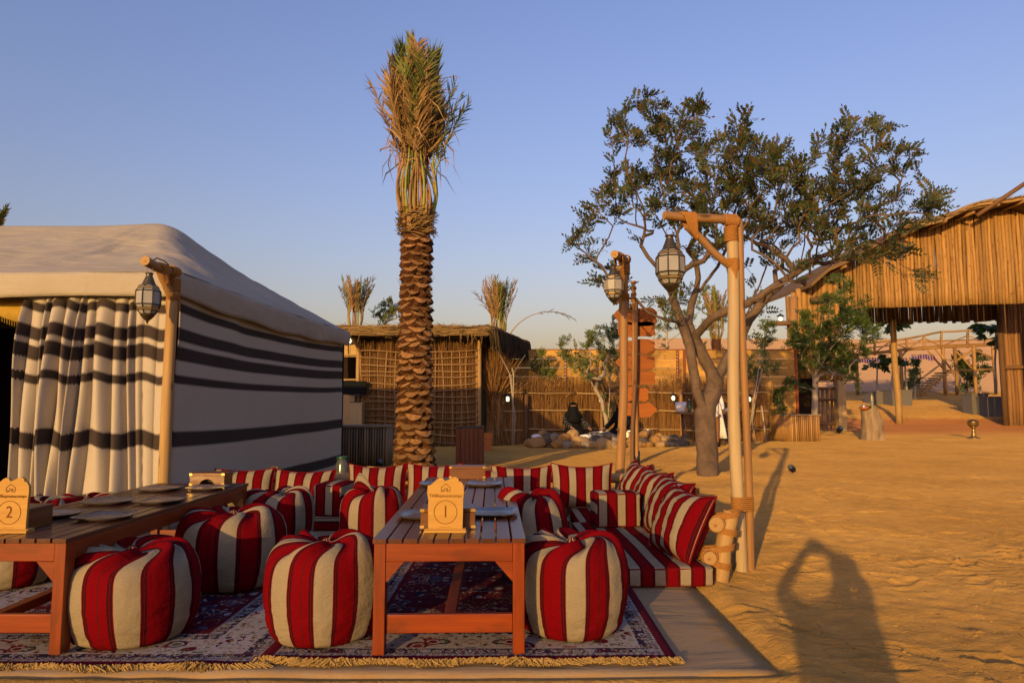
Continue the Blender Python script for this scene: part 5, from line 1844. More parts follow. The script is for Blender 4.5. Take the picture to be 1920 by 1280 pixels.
# torn dry strips caught in the bundle
dsx = MB()
for k in range(260):
    a = r_.uniform(0, 2 * PI); z0 = tz + r_.uniform(0.95, 2.3); rr_ = r_.uniform(0.12, 0.40)
    p = Vector((cr_c.x + math.sin(a) * rr_, cr_c.y - math.cos(a) * rr_, z0))
    d = Vector((r_.gauss(0, .45), r_.gauss(0, .45), r_.uniform(-1.0, 1.0))).normalized(); L = r_.uniform(.22, .6)
    q = p + d * L * .5 + Vector((math.sin(a) * .06, -math.cos(a) * .06, 0)); e = p + d * L + Vector((0, 0, -r_.uniform(0, .2)))
    sd = d.cross(Vector((r_.uniform(-1, 1), r_.uniform(-1, 1), .3))).normalized() * r_.uniform(.006, .015)
    dsx.add([p - sd * .5, q - sd, e, q + sd, p + sd * .5], [(0, 1, 3, 4), (1, 2, 3)])
o = dsx.build('dry_strips', M['fronddry'], palm); o['kind'] = 'stuff'
# two loose fronds, one each side
for side, L, green, lean in ((-1, 2.15, False, 0.36), (1, 1.9, True, 0.33), (1, 1.75, True, 0.44), (-1, 2.3, True, 0.20), (1, 2.1, True, 0.24)):
    a = side * PI / 2 + r_.uniform(-.3, .3)
    def curve(t, lean=lean): return 0.12 * math.sin(PI * min(t / .4, 1)) + lean * L * t ** 1.8 * 0.8
    mb, lf = frond_mesh(L, 0.30, curve, 77 + int(L * 100), green, 0.5, 0.6, 54)
    base = Vector((cr_c.x + math.sin(a) * 0.13, cr_c.y - math.cos(a) * 0.13, tz + 0.1))
    R = Matrix.Rotation(a - PI / 2, 3, 'Z')
    for m_ in (mb, lf): m_.v = [tuple(R @ Vector(p) + base) for p in m_.v]
    fo = mb.build('frond', M['petiolegreen'] if green else M['petiole'], palm, True)
    lf.build('leaflets', M['frondgreen'] if green else M['fronddry'], fo)

def small_palm(px, D, ybot, ytop, spreadpx, label, seed, nf=26, greenf=0.3, flat=0.0):
    r_ = random.Random(seed)
    base = dp(px, 700, D); base.z = gz(base.x, D)
    zb = dp(px, ybot, D).z; zt = dp(px, ytop, D).z
    spread = spreadpx / F * D / 2
    t = thing('date_palm', label, 'palm tree', base, 'date palms with tied fronds')
    mb = MB()
    mb.tube([base + Vector((0, 0, -.1)), Vector((base.x, base.y, (base.z + zb) / 2)), Vector((base.x, base.y, zb + 0.1))], [0.22, 0.18, 0.16], 12, True, wob=0.06)
    mb.build('trunk', M['fibre'], t, True)
    for k in range(nf):
        a = r_.uniform(0, 2 * PI); dry = r_.random() > greenf
        L = (zt - zb) * r_.uniform(0.84, 1.05)
        s = spread * r_.uniform(0.1, 1.0)
        def curve(t, s=s): return 0.10 * math.sin(PI * min(t / .5, 1)) + s * t ** 1.6
        mb, lf = frond_mesh(L, L * 0.16, curve, seed + k, not dry, 0.42, r_.uniform(.25, .5), 46)
        R = Matrix.Rotation(a - PI / 2, 3, 'Z'); bb = Vector((base.x + math.sin(a) * 0.1, base.y - math.cos(a) * .1, zb))
        for m_ in (mb, lf): m_.v = [tuple(R @ Vector(p) + bb) for p in m_.v]
        fo = mb.build('frond', M['petiole'] if dry else M['petiolegreen'], t, True)
        lf.build('leaflets', M['fronddry'] if dry else M['frondgreen'], fo)
    return t
small_palm(664, 24.0, 625, 524, 74, 'small tied date palm rising behind the left end of the reed hut', 1000, 26, 0.45)
pr = small_palm(934, 24.5, 650, 528, 62, 'small tied date palm rising behind the right corner of the reed hut', 1100, 30, 0.25)
small_palm(-40, 17.0, 470, 392, 90, 'palm frond tips showing above the tent roof at the left edge', 1200, 14, 0.6)
# a loose dead frond arching away to the right, and one to the left
for (L, lean, aa, sd) in ((3.0, 1.35, PI / 2, 5), (2.0, 0.62, -PI / 2 - 0.2, 6)):
    bb = dp(950 if aa > 0 else 930, 640 if aa > 0 else 640, 24.5)
    mb, lf = frond_mesh(L, 0.42, lambda t: 0.0, sd, False, 0.5, 0.8, 44, droop=lean * 1.35)
    R = Matrix.Rotation(aa - PI / 2, 3, 'Z')
    if aa > 0:
        R = R @ Matrix.Rotation(0.35, 3, 'Y')
    for m_ in (mb, lf): m_.v = [tuple(R @ Vector(p) + bb) for p in m_.v]
    fo = mb.build('frond', M['petiole'], pr, True); lf.build('leaflets', M['fronddry'], fo)

# ------------------------------------------------------------------ trees grown from a skeleton towards leaf clumps
def grow(skel, targets, base_r, r_tip=0.006, step=0.14, seed=1, up=0.25):
    """skel: list of polylines (each starts on the trunk or at the ground); returns nodes, parents, radii"""
    r_ = random.Random(seed)
    P = []; par = []
    def add(p, q): P.append(Vector(p)); par.append(q); return len(P) - 1
    for pl in skel:
        pl = [Vector(p) for p in pl]
        if not P: last = add(pl[0], -1)
        else:
            last = min(range(len(P)), key=lambda i: (P[i] - pl[0]).length)
        for a, b in zip(pl[:-1], pl[1:]):
            n = max(1, int((b - a).length / step))
            for k in range(1, n + 1):
                j = Vector((r_.uniform(-1, 1), r_.uniform(-1, 1), r_.uniform(-1, 1))) * step * 0.06
                last = add(a.lerp(b, k / n) + j, last)
    nsk = len(P)
    root = P[0]
    targets = sorted([Vector(t) for t in targets], key=lambda t: (t - root).length)
    arr = np.array([tuple(p) for p in P])
    droot = np.array([(p - root).length for p in P])
    arr = list(arr); droot = list(droot)
    for T in targets:
        A = np.array(arr); d = np.linalg.norm(A - np.array(T), axis=1)
        dr = np.array(droot)
        pen = 0.9 * np.maximum(0, dr + 0.25 - (T - root).length) + 0.5 * np.maximum(0, A[:, 2] - T.z)
        c = d + pen
        c[:min(nsk, 3)] += 1.0
        i = int(np.argmin(c))
        a = P[i]
        L = (T - a).length
        if L < 0.05: continue
        pd = (a - P[par[i]]).normalized() if par[i] >= 0 else Vector((0, 0, 1))
        dT = (T - a) / L
        ctrl = a + (dT * 0.55 + pd * 0.4 + Vector((0, 0, up * 0.6)) + Vector((r_.uniform(-.25, .25), r_.uniform(-.25, .25), r_.uniform(-.2, .15)))) * L * 0.5
        n = max(2, int(L / step)); last = i
        for k in range(1, n + 1):
            t = k / n
            p = a * (1 - t) ** 2 + ctrl * 2 * t * (1 - t) + T * t * t
            j = Vector((r_.uniform(-1, 1), r_.uniform(-1, 1), r_.uniform(-1, 1))) * step * (0.16 if k < n else 0)
            last = add(p + j, last); arr.append(np.array(P[-1])); droot.append((P[-1] - root).length)
    N = len(P)
    cnt = [0] * N; kids = [[] for _ in range(N)]
    for i in range(N):
        if par[i] >= 0: kids[par[i]].append(i)
    for i in range(N - 1, -1, -1):
        if not kids[i]: cnt[i] = 1
        if par[i] >= 0: cnt[par[i]] += cnt[i]
    e = math.log(max(base_r / r_tip, 1.5)) / math.log(max(cnt[0], 2))
    rad = [r_tip * c ** e for c in cnt]
    return P, par, kids, rad
def tubes(P, par, kids, rad, mb, rmin=0.0):
    done = set()
    starts = [0]
    while starts:
        s = starts.pop()
        chain = [s]; i = s
        while kids[i]:
            ks = sorted(kids[i], key=lambda k: -rad[k])
            for k in ks[1:]: starts.append(k)
            i = ks[0]; chain.append(i)
        pts = [P[k] for k in chain]; rr = [rad[k] for k in chain]
        if par[s] >= 0:
            pts = [P[par[s]]] + pts; rr = [min(rad[par[s]], rr[0] * 1.25)] + rr
        if len(pts) < 2: continue
        m = max(rr)
        n = 14 if m > 0.09 else 8 if m > 0.04 else 5 if m > 0.012 else 3
        mb.tube(pts, rr, n, False)
def pinnate(mb, p, d, L, pairs, lw, r_, droop=0.2):
    side = d.cross(Vector((r_.uniform(-1, 1), r_.uniform(-1, 1), r_.uniform(-1, 1))))
    if side.length < 1e-3: side = d.orthogonal()
    side.normalize(); nrm = d.cross(side).normalized()
    o = len(mb.v); faces = []
    V = []
    for k in range(pairs + 1):
        t = 0.2 + 0.8 * k / pairs
        q = p + d * L * t + Vector((0, 0, -droop * L * t * t))
        ll = L * 0.36 * (1.0 - 0.45 * abs(t - 0.5))
        for s in (-1, 1):
            if k == pairs and s < 0: continue
            dv = (side * s * (0.85 if k < pairs else 0.0) + d * (0.45 if k < pairs else 1.0) + nrm * r_.uniform(-.35, .35)).normalized()
            w = d.cross(dv)
            pw = (d - dv * d.dot(dv))
            pw = pw.normalized() * ll * lw if pw.length > 1e-3 else side * ll * lw
            b = len(V)
            V += [q, q + dv * ll * 0.5 + pw, q + dv * ll, q + dv * ll * 0.5 - pw]
            faces.append((b, b + 1, b + 2, b + 3))
    # rachis joins the leaflets into one leaf
    mb.add(V, faces)
def leaves(P, par, kids, rad, mb, seed, rmax, per, L, pairs=4, lw=0.30, up=0.4, prob=1.0, flat=False, spread=1.0):
    r_ = random.Random(seed)
    for i in range(1, len(P)):
        if rad[i] > rmax: continue
        d0 = (P[i] - P[par[i]])
        if d0.length < 1e-5: continue
        d0.normalize()
        tip = not kids[i]
        for _ in range(per + (2 if tip else 0)):
            if r_.random() > prob: continue
            d = Vector((r_.gauss(0, 1), r_.gauss(0, 1), r_.gauss(0, 0.5 if flat else 1))).normalized()
            d = (d * spread + d0 * 1.1 + Vector((0, 0, up))).normalized()
            p = P[i].lerp(P[par[i]], r_.random())
            pinnate(mb, p, d, L * r_.uniform(0.65, 1.25), pairs, lw, r_)

def clump_targets(clumps, D, dr, seed, dens=1.0):
    r_ = random.Random(seed); out = []
    for px, py, rp, n in clumps:
        for _ in range(max(1, int(n * dens))):
            a = r_.uniform(0, 2 * PI); q = math.sqrt(r_.random()) * rp
            Y = D + r_.uniform(-dr, dr)
            out.append(dp(px + q * math.cos(a), py + q * math.sin(a), Y))
    return out

# acacia
AD = gp(1327, 892, 0.05).y
def ap(px, py, dy=0.0): return dp(px, py, AD + dy)
acacia = thing('acacia_tree', 'wide acacia tree with forked grey trunk in the middle of the sand', 'tree', gp(1327, 892, 0.05))
base = gp(1327, 892, 0.05)
skel = [[base + Vector((0, 0, -0.12)), ap(1326, 850), ap(1323, 800), ap(1321, 775)],
        [ap(1321, 775), ap(1306, 735, -0.1), ap(1299, 690, -0.12), ap(1293, 650, -0.1), ap(1277, 605, -0.15), ap(1262, 560, -0.25), ap(1245, 520, -0.4), ap(1215, 480, -0.5), ap(1190, 440, -0.5)],
        [ap(1321, 775), ap(1335, 740, 0.1), ap(1342, 715, 0.12), ap(1322, 675, 0.1), ap(1302, 632, 0.15), ap(1290, 600, 0.2), ap(1300, 560, 0.4), ap(1310, 520, 0.5), ap(1300, 470, 0.6)],
        [ap(1342, 715, 0.12), ap(1365, 670, 0.3), ap(1385, 640, 0.35), ap(1405, 600, 0.3), ap(1440, 550, 0.2), ap(1500, 505, 0.1), ap(1560, 470, 0.0), ap(1640, 435, -0.1)],
        [ap(1302, 632, 0.15), ap(1330, 600, -0.3), ap(1365, 580, -0.5), ap(1400, 570, -0.6), ap(1450, 540, -0.7), ap(1520, 490, -0.8)],
        [ap(1385, 640, 0.35), ap(1400, 590, 0.9), ap(1430, 520, 1.2), ap(1450, 460, 1.3), ap(1480, 400, 1.2)],
        [ap(1277, 605, -0.15), ap(1250, 600, -0.6), ap(1215, 585, -0.7), ap(1195, 565, -0.7)],
        [ap(1262, 560, -0.25), ap(1275, 500, -0.5), ap(1270, 440, -0.6), ap(1245, 380, -0.5), ap(1235, 300, -0.4)],
        [ap(1300, 560, 0.4), ap(1345, 500, 0.8), ap(1380, 430, 0.9), ap(1390, 360, 0.8)]]
clumps = [(1217, 185, 16, 4), (1228, 215, 20, 5), (1245, 250, 30, 9), (1150, 232, 20, 5), (1185, 262, 25, 6), (1318, 208, 16, 4), (1296, 240, 28, 7), (1235, 300, 45, 14), (1330, 275, 30, 8),
          (1392, 238, 20, 5), (1385, 270, 25, 6), (1168, 345, 32, 9), (1140, 390, 30, 8), (1205, 370, 40, 12), (1080, 455, 20, 5), (1118, 480, 26, 6), (1105, 415, 16, 4), (1135, 520, 22, 5), (1300, 330, 60, 22), (1400, 315, 55, 22),
          (1480, 320, 55, 22), (1560, 290, 45, 14), (1590, 240, 22, 5), (1640, 245, 30, 8), (1600, 330, 50, 18), (1700, 305, 30, 7), (1655, 360, 48, 16), (1742, 358, 22, 6), (1745, 385, 20, 4), (1715, 410, 35, 9),
          (1580, 400, 60, 22), (1480, 400, 60, 22), (1380, 400, 60, 22), (1300, 410, 50, 14), (1640, 440, 50, 14), (1560, 460, 50, 12), (1690, 470, 22, 4), (1720, 515, 18, 3), (1450, 470, 50, 12), (1500, 515, 30, 5),
          (1240, 430, 40, 9), (1330, 470, 40, 8), (1420, 560, 25, 4), (1400, 610, 20, 3), (1440, 360, 70, 24), (1350, 370, 60, 18), (1530, 360, 60, 20), (1530, 440, 60, 14), (1400, 440, 60, 14), (1260, 340, 40, 8), (1640, 300, 40, 8), (1280, 550, 20, 3), (1170, 560, 22, 3)]
tg = clump_targets(clumps, AD, 1.5, 3, 1.25)
P, par, kids, rad = grow(skel, tg, 0.170, 0.0045, 0.15, 4)
mb = MB(); tubes(P, par, kids, rad, mb)
# swollen foot
tk = mb.build('trunk', M['bark'], acacia, True)
mb = MB(); leaves(P, par, kids, rad, mb, 5, 0.0105, 3, 0.225, 5, 0.23, 0.40, 0.72, False, 0.9)
print('ACACIA', len(P), len(mb.f))
mb.build('crown', M['acacia'], acacia)

def tree(name, label, base, skel, clumps, D, dr, mats, r, leafL, per, seed, rmax=0.012, pairs=4, lw=0.3, dens=1.0, step=0.16, rtip=0.005, flat=False, group=None, cat='tree'):
    t = thing(name, label, cat, base, group)
    P, par, kids, rad = grow(skel, clump_targets(clumps, D, dr, seed, dens), r, rtip, step, seed)
    mb = MB(); tubes(P, par, kids, rad, mb); mb.build('trunk', mats[0], t, True)
    mb = MB(); leaves(P, par, kids, rad, mb, seed + 1, rmax, per, leafL, pairs, lw, 0.3, 1.0, flat); mb.build('crown', mats[1], t)
    return t

# ghaf tree before the open hall
D = 23.0
b = dp(1527, 806, D); b.z = gz(b.x, D)
tree('green_tree', 'feathery dark green tree before the left corner of the open hall', b,
     [[b + Vector((0, 0, -.1)), dp(1527, 760, D), dp(1530, 700, D), dp(1535, 640, D), dp(1545, 580, D)], [dp(1530, 700, D), dp(1560, 650, D - .3), dp(1600, 610, D - .4)], [dp(1533, 660, D), dp(1505, 620, D), dp(1500, 580, D)]],
     [(1555, 600, 50, 34), (1600, 570, 35, 16), (1540, 645, 50, 34), (1590, 640, 45, 28), (1625, 600, 25, 8), (1500, 610, 22, 10), (1510, 660, 35, 18), (1560, 690, 40, 24), (1600, 680, 30, 14), (1570, 545, 30, 10), (1640, 625, 18, 5), (1490, 690, 16, 4), (1500, 640, 14, 5), (1602, 705, 16, 6), (1480, 715, 12, 3)], D, 0.8,
     [M['palebark'], M['ghaf']], 0.10, 0.26, 4, 31, 0.02, 5, 0.20, 1.0, 0.2, 0.006)
# many stemmed tree behind the stone ring
D = 20.2
b = dp(1138, 812, D); b.z = 0.0
tree('small_tree', 'small tree with several pale stems behind the seated women', b,
     [[b + Vector((0, 0, -.1)), dp(1137, 790, D), dp(1128, 750, D), dp(1110, 720, D), dp(1090, 700, D)], [dp(1137, 790, D), dp(1133, 745, D), dp(1125, 700, D), dp(1118, 670, D)], [dp(1137, 795, D), dp(1150, 760, D), dp(1162, 715, D), dp(1160, 680, D)], [dp(1140, 790, D), dp(1143, 740, D), dp(1145, 690, D)]],
     [(1090, 690, 25, 12), (1060, 668, 16, 8), (1105, 655, 30, 16), (1130, 640, 28, 14), (1140, 620, 18, 8), (1160, 640, 25, 12), (1150, 680, 25, 12), (1120, 700, 20, 8), (1065, 650, 16, 4), (1155, 605, 12, 4)], D, 0.8,
     [M['palebark'], M['lime']], 0.07, 0.20, 3, 41, 0.016, 4, 0.28, 1.0, 0.18, 0.006)
D = 21.6
b = dp(1012, 812, D); b.z = 0
tree('sapling', 'thin green sapling against the yellow plank wall', b, [[b, dp(1010, 760, D), dp(1012, 720, D), dp(1016, 695, D)]], [(1020, 690, 22, 14), (1012, 665, 12, 5), (1035, 705, 10, 4)], D, 0.3, [M['palebark'], M['lime']], 0.03, 0.18, 3, 43, 0.014, 4, 0.3)
for k, (px, yb, pts, cl, lab, mt) in enumerate([
    (1408, 826, [(1408, 826), (1415, 760), (1428, 690), (1432, 640)], [(1430, 640, 20, 10), (1420, 680, 22, 10), (1432, 610, 18, 6), (1410, 700, 14, 5), (1450, 690, 14, 4)], 'slim sapling with long bare stem right of the pale lantern post', 'lime'),
    (1455, 815, [(1455, 815), (1458, 770), (1462, 735)], [(1458, 745, 12, 10), (1462, 770, 10, 7), (1480, 725, 14, 5)], 'short leafy shrub by the left corner of the open hall', 'ghaf'),
    (1262, 800, [(1262, 800), (1255, 720), (1250, 640), (1252, 600)], [(1250, 600, 28, 14), (1240, 640, 24, 10), (1270, 590, 24, 10), (1290, 600, 20, 8), (1235, 570, 14, 5)], 'green tree beyond the plank wall left of the acacia trunk', 'lime'),
    (1345, 800, [(1345, 800), (1340, 720), (1335, 640), (1330, 600)], [(1330, 600, 30, 14), (1310, 650, 22, 10), (1355, 640, 24, 10), (1350, 585, 20, 8), (1325, 560, 20, 6)], 'green tree beyond the plank wall behind the acacia fork', 'lime'),
    (722, 800, [(722, 800), (722, 700), (725, 620)], [(725, 585, 24, 16), (712, 600, 20, 8), (738, 590, 14, 8), (728, 570, 12, 5)], 'pale green tree top showing over the reed hut roof', 'lime')]):
    D = 21.3 if k == 0 else 22.0 if k == 1 else 25.5
    b = dp(px, yb, D); b.z = gz(b.x, D)
    tree('sapling' if k < 2 else 'green_tree', lab, b, [[b] + [dp(x, y, D) for x, y in pts[1:]]], cl, D, 0.5, [M['palebark'], M[mt]], 0.04 if k < 2 else 0.07, 0.22, 3, 50 + k, 0.016, 4, 0.28)
# tied date palm behind the acacia
small_palm(1345, 25.0, 640, 545, 60, 'tied date palm behind the acacia trunk', 1300, 16, 0.5)

# ------------------------------------------------------------------ yellow plank wall behind everything
FY = 22.6
fence = thing('plank_wall', 'tall wall of yellow horizontal planks between rusty steel posts', 'wall', dp(1200, 825, FY))
posts = [900, 957, 1060, 1165, 1270, 1283, 1385, 1492]
ztop = dp(1200, 656, FY).z
nrow = 10
for a, b_ in zip(posts[:-1], posts[1:]):
    xa, xb = dp(a, 700, FY).x, dp(b_, 700, FY).x
    for r in range(nrow):
        h = ztop / nrow
        mb = MB()
        w = xb - xa - 0.05
        # boards run on in two lengths in the wide bays
        cuts = [0, 1] if w < 1.0 else [0, random.choice((0.45, 0.55, 0.6)), 1]
        for u0, u1 in zip(cuts[:-1], cuts[1:]):
            mb = MB()
            mb.box(((xa + 0.025 + w * (u0 + u1) / 2), FY + random.uniform(-.012, .012), h * (r + 0.5)), (w * (u1 - u0) - 0.006, 0.035, h - 0.012 - random.random() * 0.01))
            mb.build('plank', M['plank'], fence)
for px in posts:
    x = dp(px, 700, FY).x
    mb = MB()
    if px in (957, 1060, 1270):
        # perforated strut
        mb.box((x - 0.035, FY - 0.045, ztop / 2), (0.012, 0.05, ztop + 0.05)); mb.box((x + 0.035, FY - 0.045, ztop / 2), (0.012, 0.05, ztop + 0.05))
        for k in range(26): mb.box((x, FY - 0.05, ztop * (k + 0.5) / 26), (0.058, 0.02, 0.05))
    else:
        mb.box((x, FY - 0.045, ztop / 2), (0.075, 0.05, ztop + 0.05))
    mb.build('steel_post', M['rust'], fence)
mb = MB()
mb.box(((dp(900, 656, FY).x + dp(1492, 656, FY).x) / 2, FY, ztop + 0.012), (dp(1492, 656, FY).x - dp(900, 656, FY).x, 0.07, 0.03))
mb.build('capping', M['rust'], fence)

# ------------------------------------------------------------------ reed fence with rails in front of it
def reed_run(path, h_fn, name, parent, dens, mat, seed, lean=0.06, r0=0.006, fuzzy=0.0):
    r_ = random.Random(seed)
    mb = MB()
    path = [Vector(p) for p in path]
    for a, b in zip(path[:-1], path[1:]):
        L = (b - a).length; n = int(L * dens)
        nrm = Vector((b.y - a.y, a.x - b.x, 0)).normalized()
        for k in range(n):
            p = a.lerp(b, (k + r_.random()) / n) + nrm * r_.uniform(-0.05, 0.05)
            h = h_fn(p) * r_.uniform(0.86, 1.06)
            d = (b - a).normalized()
            ln = d * r_.gauss(0, lean) * h + nrm * r_.gauss(0, lean * 0.4) * h
            r = r0 * r_.uniform(0.6, 1.5)
            m = p + ln * 0.45 + Vector((0, 0, h * 0.5))
            mb.tube([p, m, p + ln + Vector((0, 0, h))], [r, r * .9, r * .5], 3, False)
            if fuzzy and r_.random() < fuzzy:
                q = p + ln * 0.7 + Vector((0, 0, h * r_.uniform(.5, .95)))
                e = q + d * r_.uniform(-.25, .25) + Vector((0, 0, r_.uniform(.15, .45))) + nrm * r_.uniform(-.1, .1)
                mb.tube([q, e], [r * .7, r * .3], 3, False)
    o = mb.build(name, M[mat], parent); o['kind'] = 'stuff'
    return o
RD = 21.4
rf = thing('reed_fence', 'brown reed and twig fence with bamboo rails behind the stone ring', 'fence', dp(1180, 825, RD))
fp = [dp(912, 800, 19.9), dp(985, 800, 20.6), dp(1080, 800, RD), dp(1230, 800, RD + 0.2), dp(1350, 800, RD + .1), dp(1440, 800, RD - 0.2)]
for p in fp: p.z = 0
def rh(p):
    px = 960 + p.x / p.y * F
    return float(np.interp(px, [905, 960, 1000, 1060, 1110, 1150, 1200, 1260, 1330, 1440], [1.8, 1.95, 1.95, 1.9, 2.05, 1.8, 1.8, 2.05, 1.9, 1.8]))
reed_run(fp, rh, 'reeds', rf, 260, 'twig', 5, 0.07, 0.008, 0.55)
reed_run([p + Vector((0, .08, 0)) for p in fp], lambda p: rh(p) * 0.85, 'back_reeds', rf, 200, 'reed', 6, 0.02, 0.010, 0.0)
def pathpt(px):
    for a, b in zip(fp[:-1], fp[1:]):
        pa, pb_ = 960 + a.x / a.y * F, 960 + b.x / b.y * F
        if pa <= px <= pb_: return a.lerp(b, (px - pa) / (pb_ - pa))
    return fp[-1].copy()
for zi, z in enumerate((0.38, 0.95, 1.50)):
    for k, (a, b) in enumerate(((915, 985), (986, 1080), (1080, 1160), (1160, 1232), (1232, 1350), (1350, 1438))):
        A = pathpt(a) + Vector((0, -0.10, z + random.uniform(-.04, .04))); B = pathpt(b) + Vector((0, -0.10, z + random.uniform(-.04, .04)))
        mb = MB(); mb.tube(wobble(A, B, 8, 0.012, k * 7 + zi), [0.022] * 8, 8, True, wob=0.05)
        mb.build('rail', M['bamboo'], rf, True)
for k, (px, h, r) in enumerate(((934, 1.95, .05), (985, 1.45, .075), (1125, 1.5, .05), (1272, 1.6, .055), (1405, 1.6, .055))):
    p = pathpt(px) + Vector((0, -0.20, 0))
    mb = MB(); mb.tube(wobble(p + Vector((0, 0, -.1)), p + Vector((0.02, 0, h)), 6, 0.012, 90 + k), [r] * 6, 9, True, wob=0.06)
    mb.build('post', M['darkpole'] if k == 1 else M['pole'], rf, True)
mb = MB(); q = pathpt(934) + Vector((0, -0.2, 1.93)); mb.tube([q + Vector((-.05, 0, 0)), q + Vector((0.36, -.03, 0.0))], 0.035, 8)
mb.build('lamp_arm', M['pole'], rf, True)

# leaning bare stems by the hut corner
st = thing('bare_sapling', 'bare forked sapling tied to a cane right of the reed hut', 'sapling', dp(962, 832, 19.6))
b = dp(962, 832, 19.6); b.z = 0
mb = MB()
D = 19.6
for pts, r in ((((962, 834), (962, 760), (958, 705), (940, 670), (925, 645)), .022), (((964, 834), (966, 780), (960, 740), (955, 700)), .016), (((961, 834), (963, 700), (960, 690)), .025), (((958, 705), (975, 680), (985, 665)), .008)):
    mb.tube([dp(x, y, D) for x, y in pts], [r, r * .9, r * .8, r * .6, r * .3][:len(pts)], 6)
mb.build('stem', M['palebark'], st, True)
# slender stems right of the pale post
st = thing('bare_sapling', 'two thin crossing bare stems in front of the plank wall by the open hall', 'sapling', dp(1415, 828, 20.6))
mb = MB(); D = 20.6
for pts, r in ((((1403, 826), (1412, 760), (1421, 700), (1425, 660)), .02), (((1418, 828), (1410, 790), (1418, 740), (1430, 690)), .018), (((1436, 826), (1432, 790), (1428, 760)), .03)):
    mb.tube([dp(x, y, D) for x, y in pts], [r, r * .9, r * .8, r * .5][:len(pts)], 6)
mb.build('stem', M['palebark'], st, True)

# ------------------------------------------------------------------ small lit lamps on the fence, hut and hall
def fence_lamp(p, label, s=1.0):
    t = thing('small_lamp', label, 'lamp', p, 'small lit lamps')
    t.scale = (s, s, s)
    mb = MB()
    mb.lathe([(0.004, 0.0), (0.02, -0.01), (0.10, -0.06), (0.12, -0.075), (0.118, -0.085), (0.05, -0.08)], n=14)
    mb.lathe([(0.055, -0.235), (0.075, -0.24), (0.08, -0.26), (0.03, -0.275), (0.004, -0.275)], n=14)
    for k in range(4):
        a = PI / 4 + k * PI / 2
        mb.tube([(0.07 * math.cos(a), 0.07 * math.sin(a), -0.08), (0.075 * math.cos(a), 0.075 * math.sin(a), -0.25)], 0.006, 4)
    mb.tube([(0.02 * math.cos(k), 0.0, 0.02 + 0.02 * math.sin(k)) for k in np.linspace(0, 6.28, 9)[:-1]], 0.004, 4, closed=True)
    mb.build('frame', M['blackmetal'], t, local=True)
    b = MB(); b.lathe([(0.002, -0.09), (0.035, -0.10), (0.058, -0.14), (0.06, -0.175), (0.045, -0.22), (0.03, -0.238), (0.002, -0.24)], n=14)
    b.build('bulb', M['glow'], t, True, local=True)
    return t
q = pathpt(934)
fence_lamp(dp(952, 737, 19.75), 'lit lamp hanging from the arm at the hut end of the reed fence')
fence_lamp(dp(994, 748, RD - 0.6), 'lit lamp hung on the dark post left of the seated woman')
fence_lamp(dp(1126, 742, RD - 0.35), 'lit lamp half hidden by the pale stems of the small tree', 0.8)
fence_lamp(dp(1262, 736, RD - 0.3), 'lit lamp on the reed fence above the white bag')
fence_lamp(dp(1404, 738, RD - 0.35), 'lit lamp on the fence just right of the pale lantern post')

# ------------------------------------------------------------------ reed hut
HY = 19.3
hx0, hx1 = dp(676, 700, HY).x, dp(897, 700, HY).x
hut = thing('reed_hut', 'square reed hut with lattice walls and flat straw roof', 'hut', dp(790, 838, HY))
hz = 2.86
side_v = Vector((0.95, 4.1, 0))
A0 = Vector((hx0, HY, 0)); A1 = Vector((hx1, HY, 0)); B1 = A1 + side_v; B0 = A0 + Vector((-1.0, 4.1, 0))
reed_run([A0, A1], lambda p: hz, 'reed_wall', hut, 150, 'reed', 11, 0.004, 0.011)
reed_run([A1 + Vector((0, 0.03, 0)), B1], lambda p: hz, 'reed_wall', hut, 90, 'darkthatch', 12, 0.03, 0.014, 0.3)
mb = MB()
mb.box(((hx0 + hx1) / 2, HY + 0.10, hz / 2), (hx1 - hx0, 0.03, hz)); mb.build('shade_backing', M['darkcloth'], hut)  # dark sheet stands in for the shade of the recess behind the reeds
mb = MB()
dn = side_v.normalized(); nn = Vector((-dn.y, dn.x, 0))
mb.prism([(0.1, 0), (side_v.length, 0), (side_v.length, hz), (0.1, hz)], A1 + nn * 0.09, dn, (0, 0, 1), nn, 0.03); mb.build('shade_backing', M['darkcloth'], hut)
# lattice of split canes, warped by hand tying
nv_, nh_ = 15, 15
def warp(u, z): 
    return Vector((hx0 + (hx1 - hx0) * u + 0.03 * math.sin(z * 1.6 + u * 8), HY - 0.055, z + 0.025 * math.sin(u * 5.5 + z) + 0.012 * math.sin(u * 13)))
for k in range(nv_):
    u = 0.02 + 0.96 * k / (nv_ - 1) + random.uniform(-.012, .012)
    mb = MB(); mb.tube([warp(u, z) + Vector((0.02 * math.sin(k * 3 + z * 2), 0, 0)) for z in np.linspace(0.0, hz - 0.2, 9)], [random.uniform(.020, .028)] * 9, 5, True)
    mb.build('lattice_cane', M['lattice'], hut, True)
for k in range(nh_):
    z = 0.10 + (hz - 0.35) * k / (nh_ - 1) + random.uniform(-.04, .04)
    mb = MB(); mb.tube([warp(u, z) + Vector((0, -0.03, 0.02 * math.sin(k * 5 + u * 6))) for u in np.linspace(0, 1, 12)], [random.uniform(.018, .024)] * 12, 5, True)
    mb.build('lattice_cane', M['lattice'], hut, True)
for p in (A0 + Vector((-.06, -.03, 0)), A1 + Vector((.03, -.02, 0))):
    mb = MB(); mb.tube(wobble(p + Vector((0, 0, -.1)), p + Vector((0, 0, hz + .1)), 8, .012, 4), [0.06] * 8, 9, True, wob=.05); mb.build('corner_post', M['log'], hut, True)
